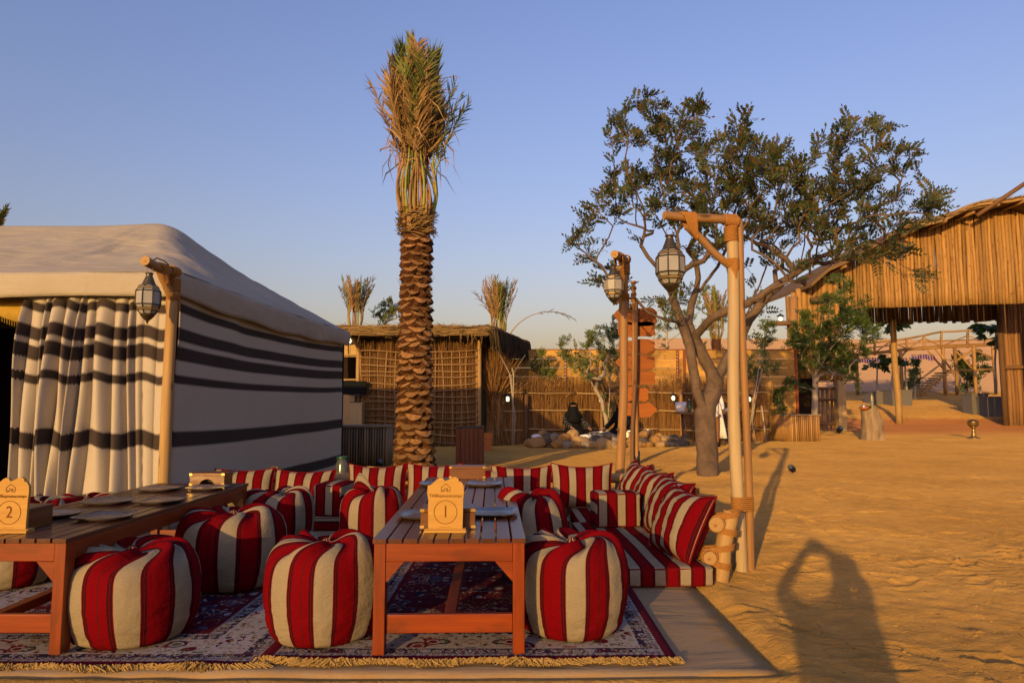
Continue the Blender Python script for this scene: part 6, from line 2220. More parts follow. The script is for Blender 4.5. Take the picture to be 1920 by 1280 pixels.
# left bay: orange board front with a dark hatch and knee brace
xl = dp(585, 700, HY).x
def bayrect(px0, px1, py0, py1, y, th, mat, name):
    a = dp(px0, py0, y); b = dp(px1, py1, y)
    mb = MB(); mb.box(((a.x + b.x) / 2, y, (a.z + b.z) / 2), (abs(b.x - a.x), th, abs(a.z - b.z))); return mb.build(name, M[mat], hut)
LY = HY + 0.35
for (p0, p1, q0, q1) in ((585, 676, 632, 669), (585, 676, 740, 835), (585, 640, 669, 740)):
    n = max(2, int((p1 - p0) / 9))
    for k in range(n):
        bayrect(p0 + (p1 - p0) * k / n, p0 + (p1 - p0) * (k + 1) / n - 0.9, q0, q1, LY + random.uniform(-.008, .008), 0.03, 'palewood', 'board')
bayrect(585, 676, 664, 667, LY - 0.04, 0.05, 'log', 'hatch_lintel')
bayrect(640, 676, 710, 713, LY - 0.04, 0.05, 'log', 'hatch_sill')
mb = MB(); a = dp(600, 655, LY + 1.6); b = dp(690, 760, LY + 1.6); mb.box(((a.x + b.x) / 2, LY + 1.6, 1.5), (2.4, 0.04, 3.0)); mb.build('inner_wall', M['darkcloth'], hut)
mb = MB(); mb.tube([dp(660, 628, HY - 0.25), dp(681, 672, HY + 0.0)], 0.045, 8); mb.build('knee_brace', M['pole'], hut, True)
for k in range(5):
    mb = MB(); x = 592 + 20 * k; mb.tube([dp(x, 634, LY - .05), dp(x + 1, 668, LY - .05)], 0.014, 5); mb.build('lattice_cane', M['lattice'], hut, True)
# straw roof
rz0, rz1 = dp(790, 630, HY - .5).z, dp(790, 612, HY - .5).z
ro = [Vector((dp(580, 700, HY).x, HY - 0.55, 0)), Vector((hx1 + 0.28, HY - 0.55, 0)), Vector((hx1 + 0.28, HY - 0.55, 0)) + side_v * 1.08, Vector((xl - .3, HY + 4.4, 0))]
mb = MB()
mb.prism([(p.x, p.y) for p in ro], (0, 0, rz0 + 0.02), (1, 0, 0), (0, 1, 0), (0, 0, 1), rz1 - rz0 - 0.06)
mb.build('roof_deck', M['darkthatch'], hut)
r_ = random.Random(21)
sw = MB()
for k in range(1500):   # straw lying along the front edge
    x = r_.uniform(ro[0].x, ro[1].x); z = r_.uniform(rz0 + 0.01, rz1 + 0.02); y = HY - 0.56 + r_.uniform(-0.05, 0.2)
    L = r_.uniform(.15, .6); dz = r_.gauss(0, .018)
    sw.tube([(x, y, z), (min(x + L, ro[1].x + .1), y + r_.uniform(-.05, .05), z + dz)], [0.012, 0.005], 3, False)
for k in range(700):   # loose straw on top and hanging
    x = r_.uniform(ro[0].x, ro[1].x); y = HY - .5 + r_.random() * 1.0; z = rz1 + r_.uniform(-.03, .03)
    sw.tube([(x, y, z), (x + r_.gauss(0, .25), y + r_.gauss(0, .25), z + r_.uniform(-.02, .10))], [0.01, 0.004], 3, False)
for k in range(26):
    x = r_.choice((r_.uniform(hx1 - 0.5, hx1 + .2), r_.uniform(hx1 - 1.0, hx1 + .2), r_.uniform(ro[0].x, ro[1].x))); y = HY - .58
    sw.tube([(x, y, rz0 + .1), (x + r_.gauss(0, .05), y, rz0 - r_.uniform(.0, .32))], [0.01, 0.004], 3, False)
o = sw.build('straw', M['thatch'], hut); o['kind'] = 'stuff'
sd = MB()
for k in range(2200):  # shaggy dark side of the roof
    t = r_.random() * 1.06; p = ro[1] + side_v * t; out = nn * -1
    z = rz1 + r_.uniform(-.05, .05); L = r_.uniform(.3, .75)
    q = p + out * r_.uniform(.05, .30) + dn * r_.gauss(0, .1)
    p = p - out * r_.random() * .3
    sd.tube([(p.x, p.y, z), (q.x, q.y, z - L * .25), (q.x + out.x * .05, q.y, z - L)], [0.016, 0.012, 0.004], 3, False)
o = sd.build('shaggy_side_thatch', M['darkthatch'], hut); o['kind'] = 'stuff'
fence_lamp(dp(656, 628, HY - 0.45), 'lit lamp hanging under the straw roof of the hut', 1.0)
# sheaf of twigs leaning on the hut side
sh = MB(); r_ = random.Random(5)
c = dp(925, 760, 20.0); c.z = 1.55
for k in range(1100):
    a = r_.gauss(0, .42); L = r_.uniform(.7, 1.5)
    p = Vector((c.x + r_.gauss(0, .07), c.y + r_.gauss(0, .10), c.z - r_.uniform(0.0, .45)))
    q = p + Vector((math.sin(a) * L * .72, r_.gauss(0, .2), math.cos(a) * L))
    sh.tube([p, p.lerp(q, .5) + Vector((0, -.03, 0)), q], [0.009, .008, .003], 3, False)
for k in range(250):
    p = Vector((c.x + r_.gauss(0, .10), c.y + r_.gauss(0, .10), 1.3)); q = Vector((c.x + r_.gauss(0, .16), c.y + r_.gauss(0, .1), 0.0))
    sh.tube([q, p], [0.012, .010], 3, False)
lone(sh, 'twig_sheaf', M['twig'], 'fan shaped sheaf of dry twigs at the right corner of the hut', 'twig sheaf', (c.x, c.y, 0))

# ------------------------------------------------------------------ props between seats and hut
def canes_box(name, label, cat, cx, cy, w, d, h, z0, caner, mat, topmat, yaw=0.0, group=None, canes_side=True):
    t = thing(name, label, cat, (cx, cy, z0), group)
    t.rotation_euler = (0, 0, yaw)
    shade_core = MB(); shade_core.box((0, 0, h / 2 - 0.01), (w - 0.04, d - 0.04, h - 0.02)); shade_core.build('shade_core', M['darkcloth'], t, local=True)  # dark colour stands in for the shade in the gaps between canes
    n = int(w / (caner * 2.35))
    r_ = random.Random(int(cx * 100))
    for k in range(n):
        x = -w / 2 + w * (k + .5) / n
        mb = MB(); mb.tube([(x, -d / 2, 0), (x + r_.uniform(-.004, .004), -d / 2 - .004, h * .5), (x, -d / 2, h + r_.uniform(-.015, .004))], caner * r_.uniform(.78, 1.1), 6, True)
        mb.build('cane', M[mat], t, True, local=True)
    n = int(d / (caner * 2.05))
    for sx in (-1, 1):
        mb = MB()
        for k in range(n):
            y = -d / 2 + d * (k + .5) / n
            mb.tube([(sx * w / 2, y, 0), (sx * w / 2, y, h)], caner, 5, True)
        o = mb.build('side_canes', M[mat], t, True, local=True); o['kind'] = 'stuff'
    mb = MB(); mb.box((0, 0, h + 0.02), (w + .07, d + .07, .035)); mb.build('top', M[topmat], t, local=True)
    return t
D = 13.3
p = dp(680, 880, D)
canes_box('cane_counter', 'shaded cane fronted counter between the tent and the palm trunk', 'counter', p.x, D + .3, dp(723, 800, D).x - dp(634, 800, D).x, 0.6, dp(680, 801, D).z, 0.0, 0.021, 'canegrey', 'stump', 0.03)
D = 21.0
p = dp(1504, 826, D)
canes_box('cane_counter', 'sunlit cane fronted counter before the dark doorway of the hall', 'counter', p.x, D + .45, dp(1538, 800, D).x - dp(1474, 800, D).x, 0.9, dp(1504, 779, D).z - 0.0, 0.0, 0.028, 'cane', 'stump', 0.28)
# slatted bin
D = 13.5
p = dp(880, 870, D); w = dp(905, 800, D).x - dp(856, 800, D).x; h = dp(880, 799, D).z
t = thing('slatted_bin', 'dark red slatted litter bin with black rim behind the cushions', 'litter bin', (p.x, D + w / 2, 0))
for s in range(4):
    for k in range(6):
        mb = MB(); x = -w / 2 + w * (k + .5) / 6
        c = Vector((x, -w / 2, h / 2 - .02)); R = Matrix.Rotation(s * PI / 2, 3, 'Z')
        mb.box(R @ c, (w / 6 - .012, .022, h - .05) if s % 2 == 0 else (.022, w / 6 - .012, h - .05)); mb.build('slat', M['binwood'], t, local=True)
mb = MB(); mb.box((0, 0, h / 2 - .03), (w - .05, w - .05, h - .08)); mb.build('liner', M['blackmetal'], t, local=True)
mb = MB()
for s in range(4):
    R = Matrix.Rotation(s * PI / 2, 3, 'Z'); mb.box(R @ Vector((0, -w / 2 + .02, h - .018)), (w + .03, .07, .03) if s % 2 == 0 else (.07, w - .045, .03))
mb.build('rim', M['blackmetal'], t, local=True)
# small orange crate
D = 17.5
p = dp(914, 834, D); mb = MB(); w = .24
t = thing('wooden_crate', 'small orange wooden crate on the sand by the reed fence', 'crate', (p.x, D, 0))
hh = dp(914, 811, D).z
for k in range(3):
    mb = MB(); mb.box((0, -w / 2, hh * (k + .5) / 3), (w, .015, hh / 3 - .008)); mb.build('board', M['orangepaint'], t, local=True)
mb = MB(); mb.box((0, 0.01, hh / 2), (w - .01, w - .02, hh)); mb.build('body', M['orangepaint'], t, local=True)
# television and pedestal at the hut
D = 18.9
t = thing('pedestal', 'pale wooden pedestal under the black screen by the hut', 'pedestal', dp(667, 838, D))
bz = dp(667, 756, D).z
mb = MB(); x0, x1 = dp(655, 700, D).x, dp(680, 700, D).x
mb.box(((x0 + x1) / 2, D + .18, bz / 2), (x1 - x0, .36, bz)); o = mb.build('body', M['palewood'], t); bev(o, .01)
mb = MB(); mb.box(((x0 + x1) / 2, D + .18, bz + .012), (x1 - x0 + .02, .38, .024)); mb.build('top', M['palewood'], t)
t = thing('television', 'black flat screen standing on the pale pedestal at the hut', 'screen', dp(664, 756, D) + Vector((0, .18, 0.024)))
a, b = dp(640, 714, D), dp(685, 738, D)
mb = MB(); mb.box(((a.x + b.x) / 2, D + .16, (a.z + b.z) / 2), (b.x - a.x, .06, a.z - b.z)); o = mb.build('screen', M['screen'], t); bev(o, .008)
mb = MB(); c = dp(664, 739, D); mb.box((c.x, D + .18, c.z - .02), (.30, .12, .035)); mb.tube([(c.x, D + .18, c.z), (c.x, D + .18, bz + .025)], .035, 8); mb.lathe([(.16, bz + .025), (.15, bz + .045), (.02, bz + .05)], (c.x, D + .18, 0), 16); mb.build('stand', M['blackmetal'], t)
# fire extinguisher by the cane counter
D = 12.7
p = dp(630, 835, D)
ex = thing('fire_extinguisher', 'red fire extinguisher beside the tent and the cane counter', 'fire extinguisher', (p.x, D, dp(630, 829, D).z))
mb = MB(); H = dp(630, 806, D).z - dp(630, 829, D).z
mb.lathe([(.0, 0), (.062, .0), (.066, .02), (.066, H * .75), (.05, H * .9), (.02, H)], (p.x, D, ex.location.z), 14); mb.build('cylinder', M['redplastic'], ex, True, angle=.6)
mb = MB(); mb.box((p.x, D - .02, ex.location.z + H + .02), (.03, .13, .03)); mb.box((p.x, D - .03, ex.location.z + H + .05), (.02, .15, .015)); mb.build('handle', M['blackmetal'], ex)
mb = MB(); mb.tube([(p.x + .02, D, ex.location.z + H), (p.x + .10, D - .02, ex.location.z + H * .8), (p.x + .09, D - .03, ex.location.z + .08)], .012, 6); mb.build('hose', M['blackmetal'], ex, True)
mb = MB(); zz = ex.location.z
mb.box((p.x, D, zz / 2), (.16, .16, zz - .01)); lone(mb, 'block_stand', M['darkpole'], 'dark wooden block under the red fire extinguisher', 'block', (p.x, D, 0))
# jar with green lid
D = 8.4
p = dp(641, 880, D); z0 = 0.0
jr = thing('jar', 'tall glass jar with green lid behind the back row pillows', 'jar', (p.x, D, 0))
zt = dp(641, 855, D).z
mb = MB(); mb.lathe([(.0, 0), (.07, 0), (.075, .02), (.075, zt - .10), (.055, zt - .04), (.05, zt - .03)], (p.x, D, 0), 16); mb.build('glass', M['glassjar'], jr, True)
mb = MB(); mb.lathe([(.06, zt - .03), (.066, zt - .028), (.066, zt - .002), (.058, zt), (.0, zt)], (p.x, D, 0), 16); mb.build('lid', M['greenplastic'], jr, True, angle=.6)
# ground spotlights
def spot(px, py, lab, s=1.0, yaw=0.0, z=None):
    p = gp(px, py, 0.0)
    zz = gz(p.x, p.y) if p.x > 1.3 or p.y > 8.2 else 0
    p = gp(px, py, zz)
    t = thing('ground_spotlight', lab, 'spotlight', (p.x, p.y, zz), 'black ground spotlights')
    t.scale = (s, s, s); t.rotation_euler = (0, 0, yaw)
    R = Matrix.Rotation(-0.5, 3, 'X')
    mb = MB(); mb.tube([Vector((0, 0.05, .07)) + R @ Vector((0, q, 0)) for q in (-.07, -.05, 0.03, .07)], [.05, .055, .05, .028], 14, True); mb.build('head', M['blackmetal'], t, True, local=True, angle=.7)
    mb = MB(); mb.tube([(0, .05, -0.05), (0, .05, .06)], .012, 6); mb.box((0, .05, .02), (.02, .05, .012)); mb.build('spike', M['blackmetal'], t, local=True)
    mb = MB(); mb.tube([Vector((0, 0.05, .07)) + R @ Vector((0, -.072, 0)), Vector((0, .05, .07)) + R @ Vector((0, -.0745, 0))], .043, 14, True); mb.build('lens', M['glassjar'], t, local=True)
    return t
spot(1223, 886, 'black ground spotlight in the sand behind the right row of pillows', 1.0, 0.5)
spot(1483, 886, 'lone black ground spotlight on the open sand right of the pale lantern post', 1.0, -0.9)
spot(713, 874, 'black ground spotlight beside the cane counter near the palm trunk', 1.0, 0.4)
spot(1577, 812, 'black ground spotlight at the foot of the hall entrance pillar', 1.9, 0.2)

# ------------------------------------------------------------------ direction sign
D = 14.0
b = gp(1193, 868, 0.0)
D = b.y
sg = thing('direction_sign', 'two tied poles carrying seven orange wooden arrow boards', 'signpost', (b.x, D, 0))
log_part('pole', sg, dp(1194, 872, D), dp(1187, 535, D), .052, .042, 501, 'pole', .02, 14, 10)
log_part('pole', sg, dp(1186, 868, D - .12), dp(1194, 560, D - .12), .040, .035, 502, 'darkpole', .025, 14, 10)
mb = MB(); mb.tube([dp(1194, 872, D), dp(1194, 845, D)], .064, 10); mb.build('painted_foot', M['blackmetal'], sg, True)
mb = MB()
for k in range(5): loop_wrap(mb, dp(1188, 530 + k * 11, D), (0, 0, 1), .052, 3, .018, .010)
mb.build('rope_binding', M['rope'], sg, True)
bd = [(590, 34, 1153, 1232, -1, -4), (616, 28, 1158, 1229, 0, -2), (650, 27, 1160, 1228, 0, 0), (679, 27, 1156, 1228, -1, 0), (708, 27, 1160, 1229, 0, 0), (739, 25, 1165, 1216, 0, 0), (768, 25, 1160, 1230, 1, 0)]
for k, (py, hp, x0, x1, pt, tl) in enumerate(bd):
    r_ = random.Random(k)
    a = dp(x0, py, D + .07); bq = dp(x1, py, D + .07); h = hp / F * D
    W = bq.x - a.x; up = []; lo = []
    n = 9
    for q in range(n):
        u = q / (n - 1); x = W * u
        wv = .018 * math.sin(u * 9 + k) + r_.uniform(-.006, .006)
        up.append((x, h / 2 + wv)); lo.append((x, -h / 2 + .016 * math.sin(u * 8 + k * 2)))
    if pt < 0: up[0] = (-.02, .02); lo[0] = (-.02, -.02); up[1] = (W * .14, h * .52); lo[1] = (W * .14, -h * .52)
    elif pt > 0: up[-1] = (W + .02, .015); lo[-1] = (W + .02, -.015); up[-2] = (W * .83, h * .55); lo[-2] = (W * .83, -h * .55)
    else:
        up[0] = (0, h * .38); lo[0] = (0.015, -h * .40); up[-1] = (W * .99, h * .40); lo[-1] = (W, -h * .28)
    if pt <= 0: # wavy cut end
        up[-1] = (W, h * .33); up.append((W * 1.0, h * .16)); up.append((W * .975, .0)); lo[-1] = (W, -h * .33); lo.append((W * 1.0, -h * .14))
    poly = lo + list(reversed(up))
    mb = MB(); R = Matrix.Rotation(math.radians(-tl), 3, 'Y')
    mb.prism(poly, a, R @ Vector((1, 0, 0)), R @ Vector((0, 0, 1)), (0, 1, 0), .028)
    # grain runs along the board: swap so V follows its length
    mb.build('arrow_board', M['signboard'], sg)
mb = MB()
for k, (py, *_r) in enumerate(bd):
    for s in (-1, 1):
        c = dp(1190 + 5 * s, py, D); mb.tube([(c.x, D + .02, c.z), (c.x, D + .066, c.z)], .012, 6)
mb.build('bolt', M['rust'], sg)

# ------------------------------------------------------------------ stone ring with stones, pots and the women
SR = 18.3
ring_c = dp(1138, 830, SR + .9); ring_c.z = 0
ring = thing('stone_ring', 'ring of loose piled fieldstones round the cooking place', 'stone ring', (ring_c.x, ring_c.y, 0))
def stone_mesh(seed):
    r_ = np.random.default_rng(seed)
    bm = bmesh.new(); bmesh.ops.create_icosphere(bm, subdivisions=2, radius=1.0)
    cuts = [(Vector(r_.normal(size=3)).normalized(), r_.uniform(.62, .9)) for _ in range(9)]
    for v in bm.verts:
        for n, d in cuts:
            k = v.co.dot(n)
            if k > d: v.co -= n * (k - d) * .9
        v.co *= 1 + r_.uniform(-.03, .03)
    me = bpy.data.meshes.new('stone'); bm.to_mesh(me); bm.free(); me.materials.append(M['stone'])
    for p in me.polygons: p.use_smooth = True
    me.set_sharp_from_angle(angle=.55)
    return me
SM = [stone_mesh(k) for k in range(8)]
r_ = random.Random(14)
stones = [(1005, 832, 20, 12), (1028, 824, 14, 12), (1045, 838, 14, 10), (1040, 822, 12, 10), (1063, 836, 13, 9), (1058, 822, 14, 10), (1080, 838, 12, 9), (1083, 826, 15, 9), (1100, 838, 12, 8), (1094, 828, 15, 9), (1120, 828, 17, 12), (1112, 838, 14, 8), (1134, 833, 18, 13), (1150, 838, 10, 9), (1153, 826, 10, 8), (1165, 834, 11, 10), (1185, 828, 11, 10), (1196, 838, 12, 8), (1205, 828, 12, 10), (1208, 815, 11, 8), (1218, 836, 12, 8), (1228, 826, 12, 10), (1240, 834, 16, 8), (1245, 824, 12, 9), (1256, 836, 10, 7), (1262, 824, 12, 9), (1275, 832, 16, 10), (1284, 822, 9, 7), (1018, 814, 12, 8), (1075, 812, 12, 7), (1142, 818, 11, 7), (1236, 817, 9, 6)]
for k, (px, py, rw, rh_) in enumerate(stones):
    u = (px - 1140) / 150
    Y = SR + 0.75 * abs(u) ** 2 + (0.22 if py < 830 else 0.0) + (0.2 if py < 820 else 0)
    bot = 842 - 6 * abs(u)
    c = dp(px, py, Y)
    sx = rw / F * Y; sz = rh_ / F * Y
    inst('stone', SM[r_.randrange(8)], ring, (c.x, c.y, max(c.z, sz * .55)), (r_.uniform(-.3, .3), r_.uniform(-.3, .3), r_.uniform(0, 6)), (sx * 1.08, sx * r_.uniform(.8, 1.1), sz * 1.12))
for k in range(34):   # rest of the ring and the stones lying under the upper layer
    u = r_.uniform(-1, 1); Y = SR + 0.75 * u * u + r_.uniform(.0, .3)
    c = dp(1140 + 145 * u, 838, Y); s = r_.uniform(.10, .17)
    inst('stone', SM[r_.randrange(8)], ring, (c.x, c.y, s * .5), (r_.uniform(-.3, .3), r_.uniform(-.3, .3), r_.uniform(0, 6)), (s * 1.2, s, s * .8))
for k in range(30):
    a = PI * (k + .5) / 30; s = r_.uniform(.11, .17)
    inst('stone', SM[r_.randrange(8)], ring, (ring_c.x + 2.15 * math.cos(a), ring_c.y + .3 + 1.15 * math.sin(a), s * .5), (r_.uniform(-.3, .3), r_.uniform(-.3, .3), r_.uniform(0, 6)), (s * 1.2, s, s * .85))
def pot(px, py, D, r, h, mat, lab, name='cooking_pot', cat='pot', zb=None):
    c = dp(px, py, D); zb = c.z if zb is None else zb
    t = thing(name, lab, cat, (c.x, D, zb))
    mb = MB(); mb.lathe([(.0, 0), (r * .86, 0), (r * .97, h * .15), (r, h * .9), (r * 1.07, h), (r * .95, h), (r * .92, h * .8), (0, h * .75)], (c.x, D, zb), 20); mb.build('body', M[mat], t, True, angle=.6)
    mb = MB()
    for s in (-1, 1): mb.tube([(c.x + s * r, D - .05, zb + h * .8), (c.x + s * (r + .05), D, zb + h * .82), (c.x + s * r, D + .05, zb + h * .8)], .012, 5)
    mb.build('handle', M[mat], t, True)
    return t
pot(1125, 826, SR + .75, .28, .22, 'steel', 'wide dull steel pot behind the stones right of the seated woman', zb=.18)
pot(1178, 824, SR + .85, .22, .20, 'steel', 'shiny steel pot between the sign poles and the lantern post', zb=.22)
pot(1214, 820, SR + .8, .12, .24, 'steel', 'tall steel kettle pot at the right of the seated women', zb=.22)
# a table-like ledge the pots stand on
mb = MB(); mb.box((ring_c.x, SR + 1.0, .09), (3.4, .9, .18)); lone(mb, 'cooking_ledge', M['stump'], 'low earthen cooking ledge inside the stone ring', 'ledge', (ring_c.x, SR + 1.0, 0))
r_ = random.Random(3)
for k, (px, lab, mt) in enumerate(((1007, 'crumpled white cloth bundle at the left end of the stones', 'whitecloth'), (1024, 'grey white bundle beside the seated woman', 'whitecloth'), (1150, 'blue cloth bundle below the lantern post', 'bluecloth'), (1098, 'pale cloth tray cover before the seated woman', 'whitecloth'))):
    D = SR + .55 + (.3 if k < 2 else 0); c = dp(px, 816, D); mb = MB()
    bm = bmesh.new(); bmesh.ops.create_icosphere(bm, subdivisions=3, radius=1)
    for v in bm.verts:
        n = float(fbm(np.array([v.co.x * 3 + k]), np.array([v.co.y * 3 + v.co.z * 2]), 60 + k, 3)[0]) - .5
        v.co *= 1 + n * .9
        mb.v.append((c.x + v.co.x * .17, D + v.co.y * .13, .26 + v.co.z * .085))
    for f in bm.faces: mb.f.append(tuple(v.index for v in f.verts)); mb.uv.append([(0, 0)] * 3); mb.m.append(0)
    bm.free(); lone(mb, 'cloth_bundle', M[mt], lab, 'cloth bundle', (c.x, D, .2), smooth=True)

# ------------------------------------------------------------------ people
def skin_body(name, joints, edges, mats, parent, levels=2):
    me = bpy.data.meshes.new(name)
    off = OFF.get(parent.name, Vector())
    me.from_pydata([tuple(Vector(j[0]) - off) for j in joints], edges, [])
    o = bpy.data.objects.new(name, me); C.objects.link(o)
    md = o.modifiers.new('skin', 'SKIN'); md.use_smooth_shade = True
    for i, j in enumerate(joints):
        r = j[1]
        me.skin_vertices[0].data[i].radius = r if hasattr(r, '__len__') else (r, r)
    me.skin_vertices[0].data[0].use_root = True
    ss = o.modifiers.new('sub', 'SUBSURF'); ss.levels = levels; ss.render_levels = levels
    dg = bpy.context.evaluated_depsgraph_get()
    m2 = bpy.data.meshes.new_from_object(o.evaluated_get(dg))
    bpy.data.objects.remove(o)
    m2.name = name; m2.materials.clear()
    for m in mats: m2.materials.append(m)
    for p in m2.polygons: p.use_smooth = True
    o = bpy.data.objects.new(name, m2); C.objects.link(o); o.parent = parent
    OFF[o.name] = off
    return o
def finger_set(joints, edges, wrist, palm_dir, side, up, s=1.0, curl=.5):
    """palm and five fingers added to the body skeleton; wrist = index"""
    w = Vector(joints[wrist][0]); d = Vector(palm_dir).normalized(); sd = Vector(side).normalized(); u = Vector(up).normalized()
    pm = w + d * .055 * s; joints.append((pm, (.034 * s, .020 * s))); pi = len(joints) - 1; edges.append((wrist, pi))
    for k, (off, L) in enumerate(((-.030, .070), (-.010, .080), (.010, .076), (.028, .060))):
        k0 = pm + d * .035 * s + sd * off * s; k1 = k0 + (d * (1 - curl * .5) - u * curl * .7) * L * .5 * s; k2 = k1 + (d * (.7 - curl) - u * curl) * L * .5 * s
        for n_, q in enumerate((k0, k1, k2)):
            joints.append((q, .0095 * s * (1 - .12 * n_)))
            edges.append((pi if n_ == 0 else len(joints) - 2, len(joints) - 1))
    t0 = pm - sd * .035 * s; t1 = t0 - sd * .025 * s + d * .03 * s - u * .01 * s; t2 = t1 + d * .03 * s
    for n_, q in enumerate((t0, t1, t2)):
        joints.append((q, .011 * s)); edges.append((pi if n_ == 0 else len(joints) - 2, len(joints) - 1))

def seated_woman(base, label, yaw, mirrored=False, bands=True):
    t = thing('person', label, 'person', base)
    B = Vector(base); R = Matrix.Rotation(yaw, 3, 'Z'); sx = -1 if mirrored else 1
    def W(x, y, z): return B + R @ Vector((x * sx, y, z))
    # robe: one continuous body - hips on the ground, knees forward, torso, shoulders, arms, head under the veil
    J = [(W(0, .05, .16), (.26, .24)), (W(0, .06, .36), (.22, .19)), (W(0, .03, .56), (.21, .16)), (W(0, .02, .70), (.17, .12)), (W(0, .0, .80), (.085, .085)), (W(0, -.02, .93), (.112, .118)), (W(0, -.01, 1.02), (.075, .08)),
         (W(.20, -.22, .17), (.17, .15)), (W(-.20, -.22, .17), (.17, .15)), (W(.10, -.42, .10), (.11, .10)), (W(-.10, -.42, .10), (.11, .10)),
         (W(.20, .02, .68), (.085, .08)), (W(.30, -.06, .46), (.085, .075)), (W(.40, -.30, .34), (.058, .055)),
         (W(-.20, .02, .68), (.085, .08)), (W(-.27, -.10, .46), (.085, .075)), (W(-.12, -.34, .36), (.058, .055))]
    E = [(0, 1), (1, 2), (2, 3), (3, 4), (4, 5), (5, 6), (0, 7), (0, 8), (7, 9), (8, 10), (3, 11), (11, 12), (12, 13), (3, 14), (14, 15), (15, 16)]
    skin_body('robe', J, E, [M['blackcloth']], t)
    # hands
    for wi, d in ((13, (.25, -.9, -.3)), (16, (.4, -.8, -.3))):
        d = R @ Vector((d[0] * sx, d[1], d[2]))
        J2 = [(J[wi][0] - d * .03, .026), (J[wi][0] + d * .03, .026)]; E2 = [(0, 1)]
        finger_set(J2, E2, 1, d, R @ Vector((1, 0, 0)), Vector((0, 0, 1)))
        skin_body('hand', J2, E2, [M['skin']], t, 1)
    # the eye slit of the veil shows skin and eyes
    mb = MB()
    pts = []
    for k in range(9):
        a = -1.0 + 2.0 * k / 8
        pts.append(W(.104 * math.sin(a), -.02 - .116 * math.cos(a), .955))
    mb.tube(pts, [.012, .018, .020, .019, .018, .019, .020, .018, .012], 8, True); mb.build('eye_slit', M['skin'], t, True)
    for s in (-1, 1):
        mb = MB(); mb.lathe([(0, -.008), (.007, -.004), (.009, 0), (.007, .005), (0, .008)], W(s * .036, -.150, .957), 10); mb.build('eye', M['hair'], t, True)
    # face veil and shawl falling over the shoulders
    mb = MB(); n = 14
    rows = [(.935, .112, .0), (.88, .122, .02), (.78, .15, .05), (.62, .20, .04), (.48, .24, .02)]
    for z, r, f in rows:
        for k in range(n + 1):
            a = -1.35 + 2.7 * k / n
            mb.v.append(tuple(W(r * 1.0 * math.sin(a) * (1 + .03 * math.sin(k * 2.1)), -.02 - (r + .012 + f * .4) * math.cos(a) * .98, z)))
    for i in range(len(rows) - 1):
        for k in range(n):
            q = (i * (n + 1) + k, i * (n + 1) + k + 1, (i + 1) * (n + 1) + k + 1, (i + 1) * (n + 1) + k); mb.f.append(q); mb.uv.append([(0, 0)] * 4); mb.m.append(0)
    o = mb.build('veil', M['blackcloth'], t, True); s_ = o.modifiers.new('cloth', 'SOLIDIFY'); s_.thickness = .006
    mb = MB(); n = 18
    rows = [(1.055, .03), (1.035, .075), (.985, .120), (.90, .135), (.80, .165), (.72, .235), (.60, .275)]
    for z, r in rows:
        for k in range(n + 1):
            a = .62 + (2 * PI - 1.24) * k / n
            mb.v.append(tuple(W(r * math.sin(a) * 1.02, -.01 - r * math.cos(a) * .96 + (.02 if z < .8 else 0), z)))
    for i in range(len(rows) - 1):
        for k in range(n):
            q = (i * (n + 1) + k, i * (n + 1) + k + 1, (i + 1) * (n + 1) + k + 1, (i + 1) * (n + 1) + k); mb.f.append(q); mb.uv.append([(0, 0)] * 4); mb.m.append(0)
    o = mb.build('head_shawl', M['blackcloth'], t, True); s_ = o.modifiers.new('cloth', 'SOLIDIFY'); s_.thickness = .008
    if bands:
        for (i0, i1) in ((11, 12), (12, 13), (14, 15), (15, 16)):
            a, b = Vector(J[i0][0]), Vector(J[i1][0]); ra, rb = J[i0][1][0], J[i1][1][0]
            for q in (.3, .6, .9):
                mb = MB()
                c = a.lerp(b, q); loop_wrap(mb, c, b - a, (ra * (1 - q) + rb * q) * 1.02, 1, .01, .0055, 0.0)
                mb.build('sleeve_braid', M['silverband'], t, True)
    return t
D = SR + 1.75
seated_woman((dp(1075, 820, D).x, D, 0.16), 'person in black robe and face veil with silver sleeve bands, seated by the stones', 0.05)
D = SR + 1.75
seated_woman((dp(1165, 820, D).x, D, 0.14), 'person in plain black robe seated half hidden behind the lantern post', -0.5, True, False)
mb = MB(); mb.box((dp(1120, 820, SR + 1.8).x, SR + 1.85, .07), (2.6, .9, .14)); lone(mb, 'low_bench', M['darkpole'], 'low dark bench the two seated women sit on', 'bench', (dp(1120, 820, SR + 1.8).x, SR + 1.85, 0))

# standing man behind the acacia trunk
D = gp(1345, 836, 0.03).y
mx = dp(1337, 780, D).x; gzm = gz(mx, D)
man = thing('person', 'person in white shirt and brown trousers standing behind the acacia trunk', 'person', (mx, D, gzm))
Bm = Vector((mx, D, gzm))
def W(x, y, z): return Bm + Vector((x, y, z))
hM = dp(1337, 718, D).z - gzm; k_ = hM / 1.72
J = [(W(0, 0, .95 * k_), (.17, .12)), (W(0, 0, 1.15 * k_), (.15, .11)), (W(0, 0, 1.35 * k_), (.17, .115)), (W(0, 0, 1.45 * k_), (.10, .08)),
     (W(.19, 0, 1.40 * k_), .065), (W(.25, -.05, 1.14 * k_), .05), (W(.20, -.26, 1.02 * k_), .04),
     (W(-.19, 0, 1.40 * k_), .065), (W(-.26, -.02, 1.14 * k_), .05), (W(-.22, -.22, 1.0 * k_), .04), (W(0, .01, .72 * k_), (.19, .14))]
E = [(0, 1), (1, 2), (2, 3), (2, 4), (4, 5), (5, 6), (2, 7), (7, 8), (8, 9), (0, 10)]
skin_body('shirt', J, E, [M['whitecloth']], man)
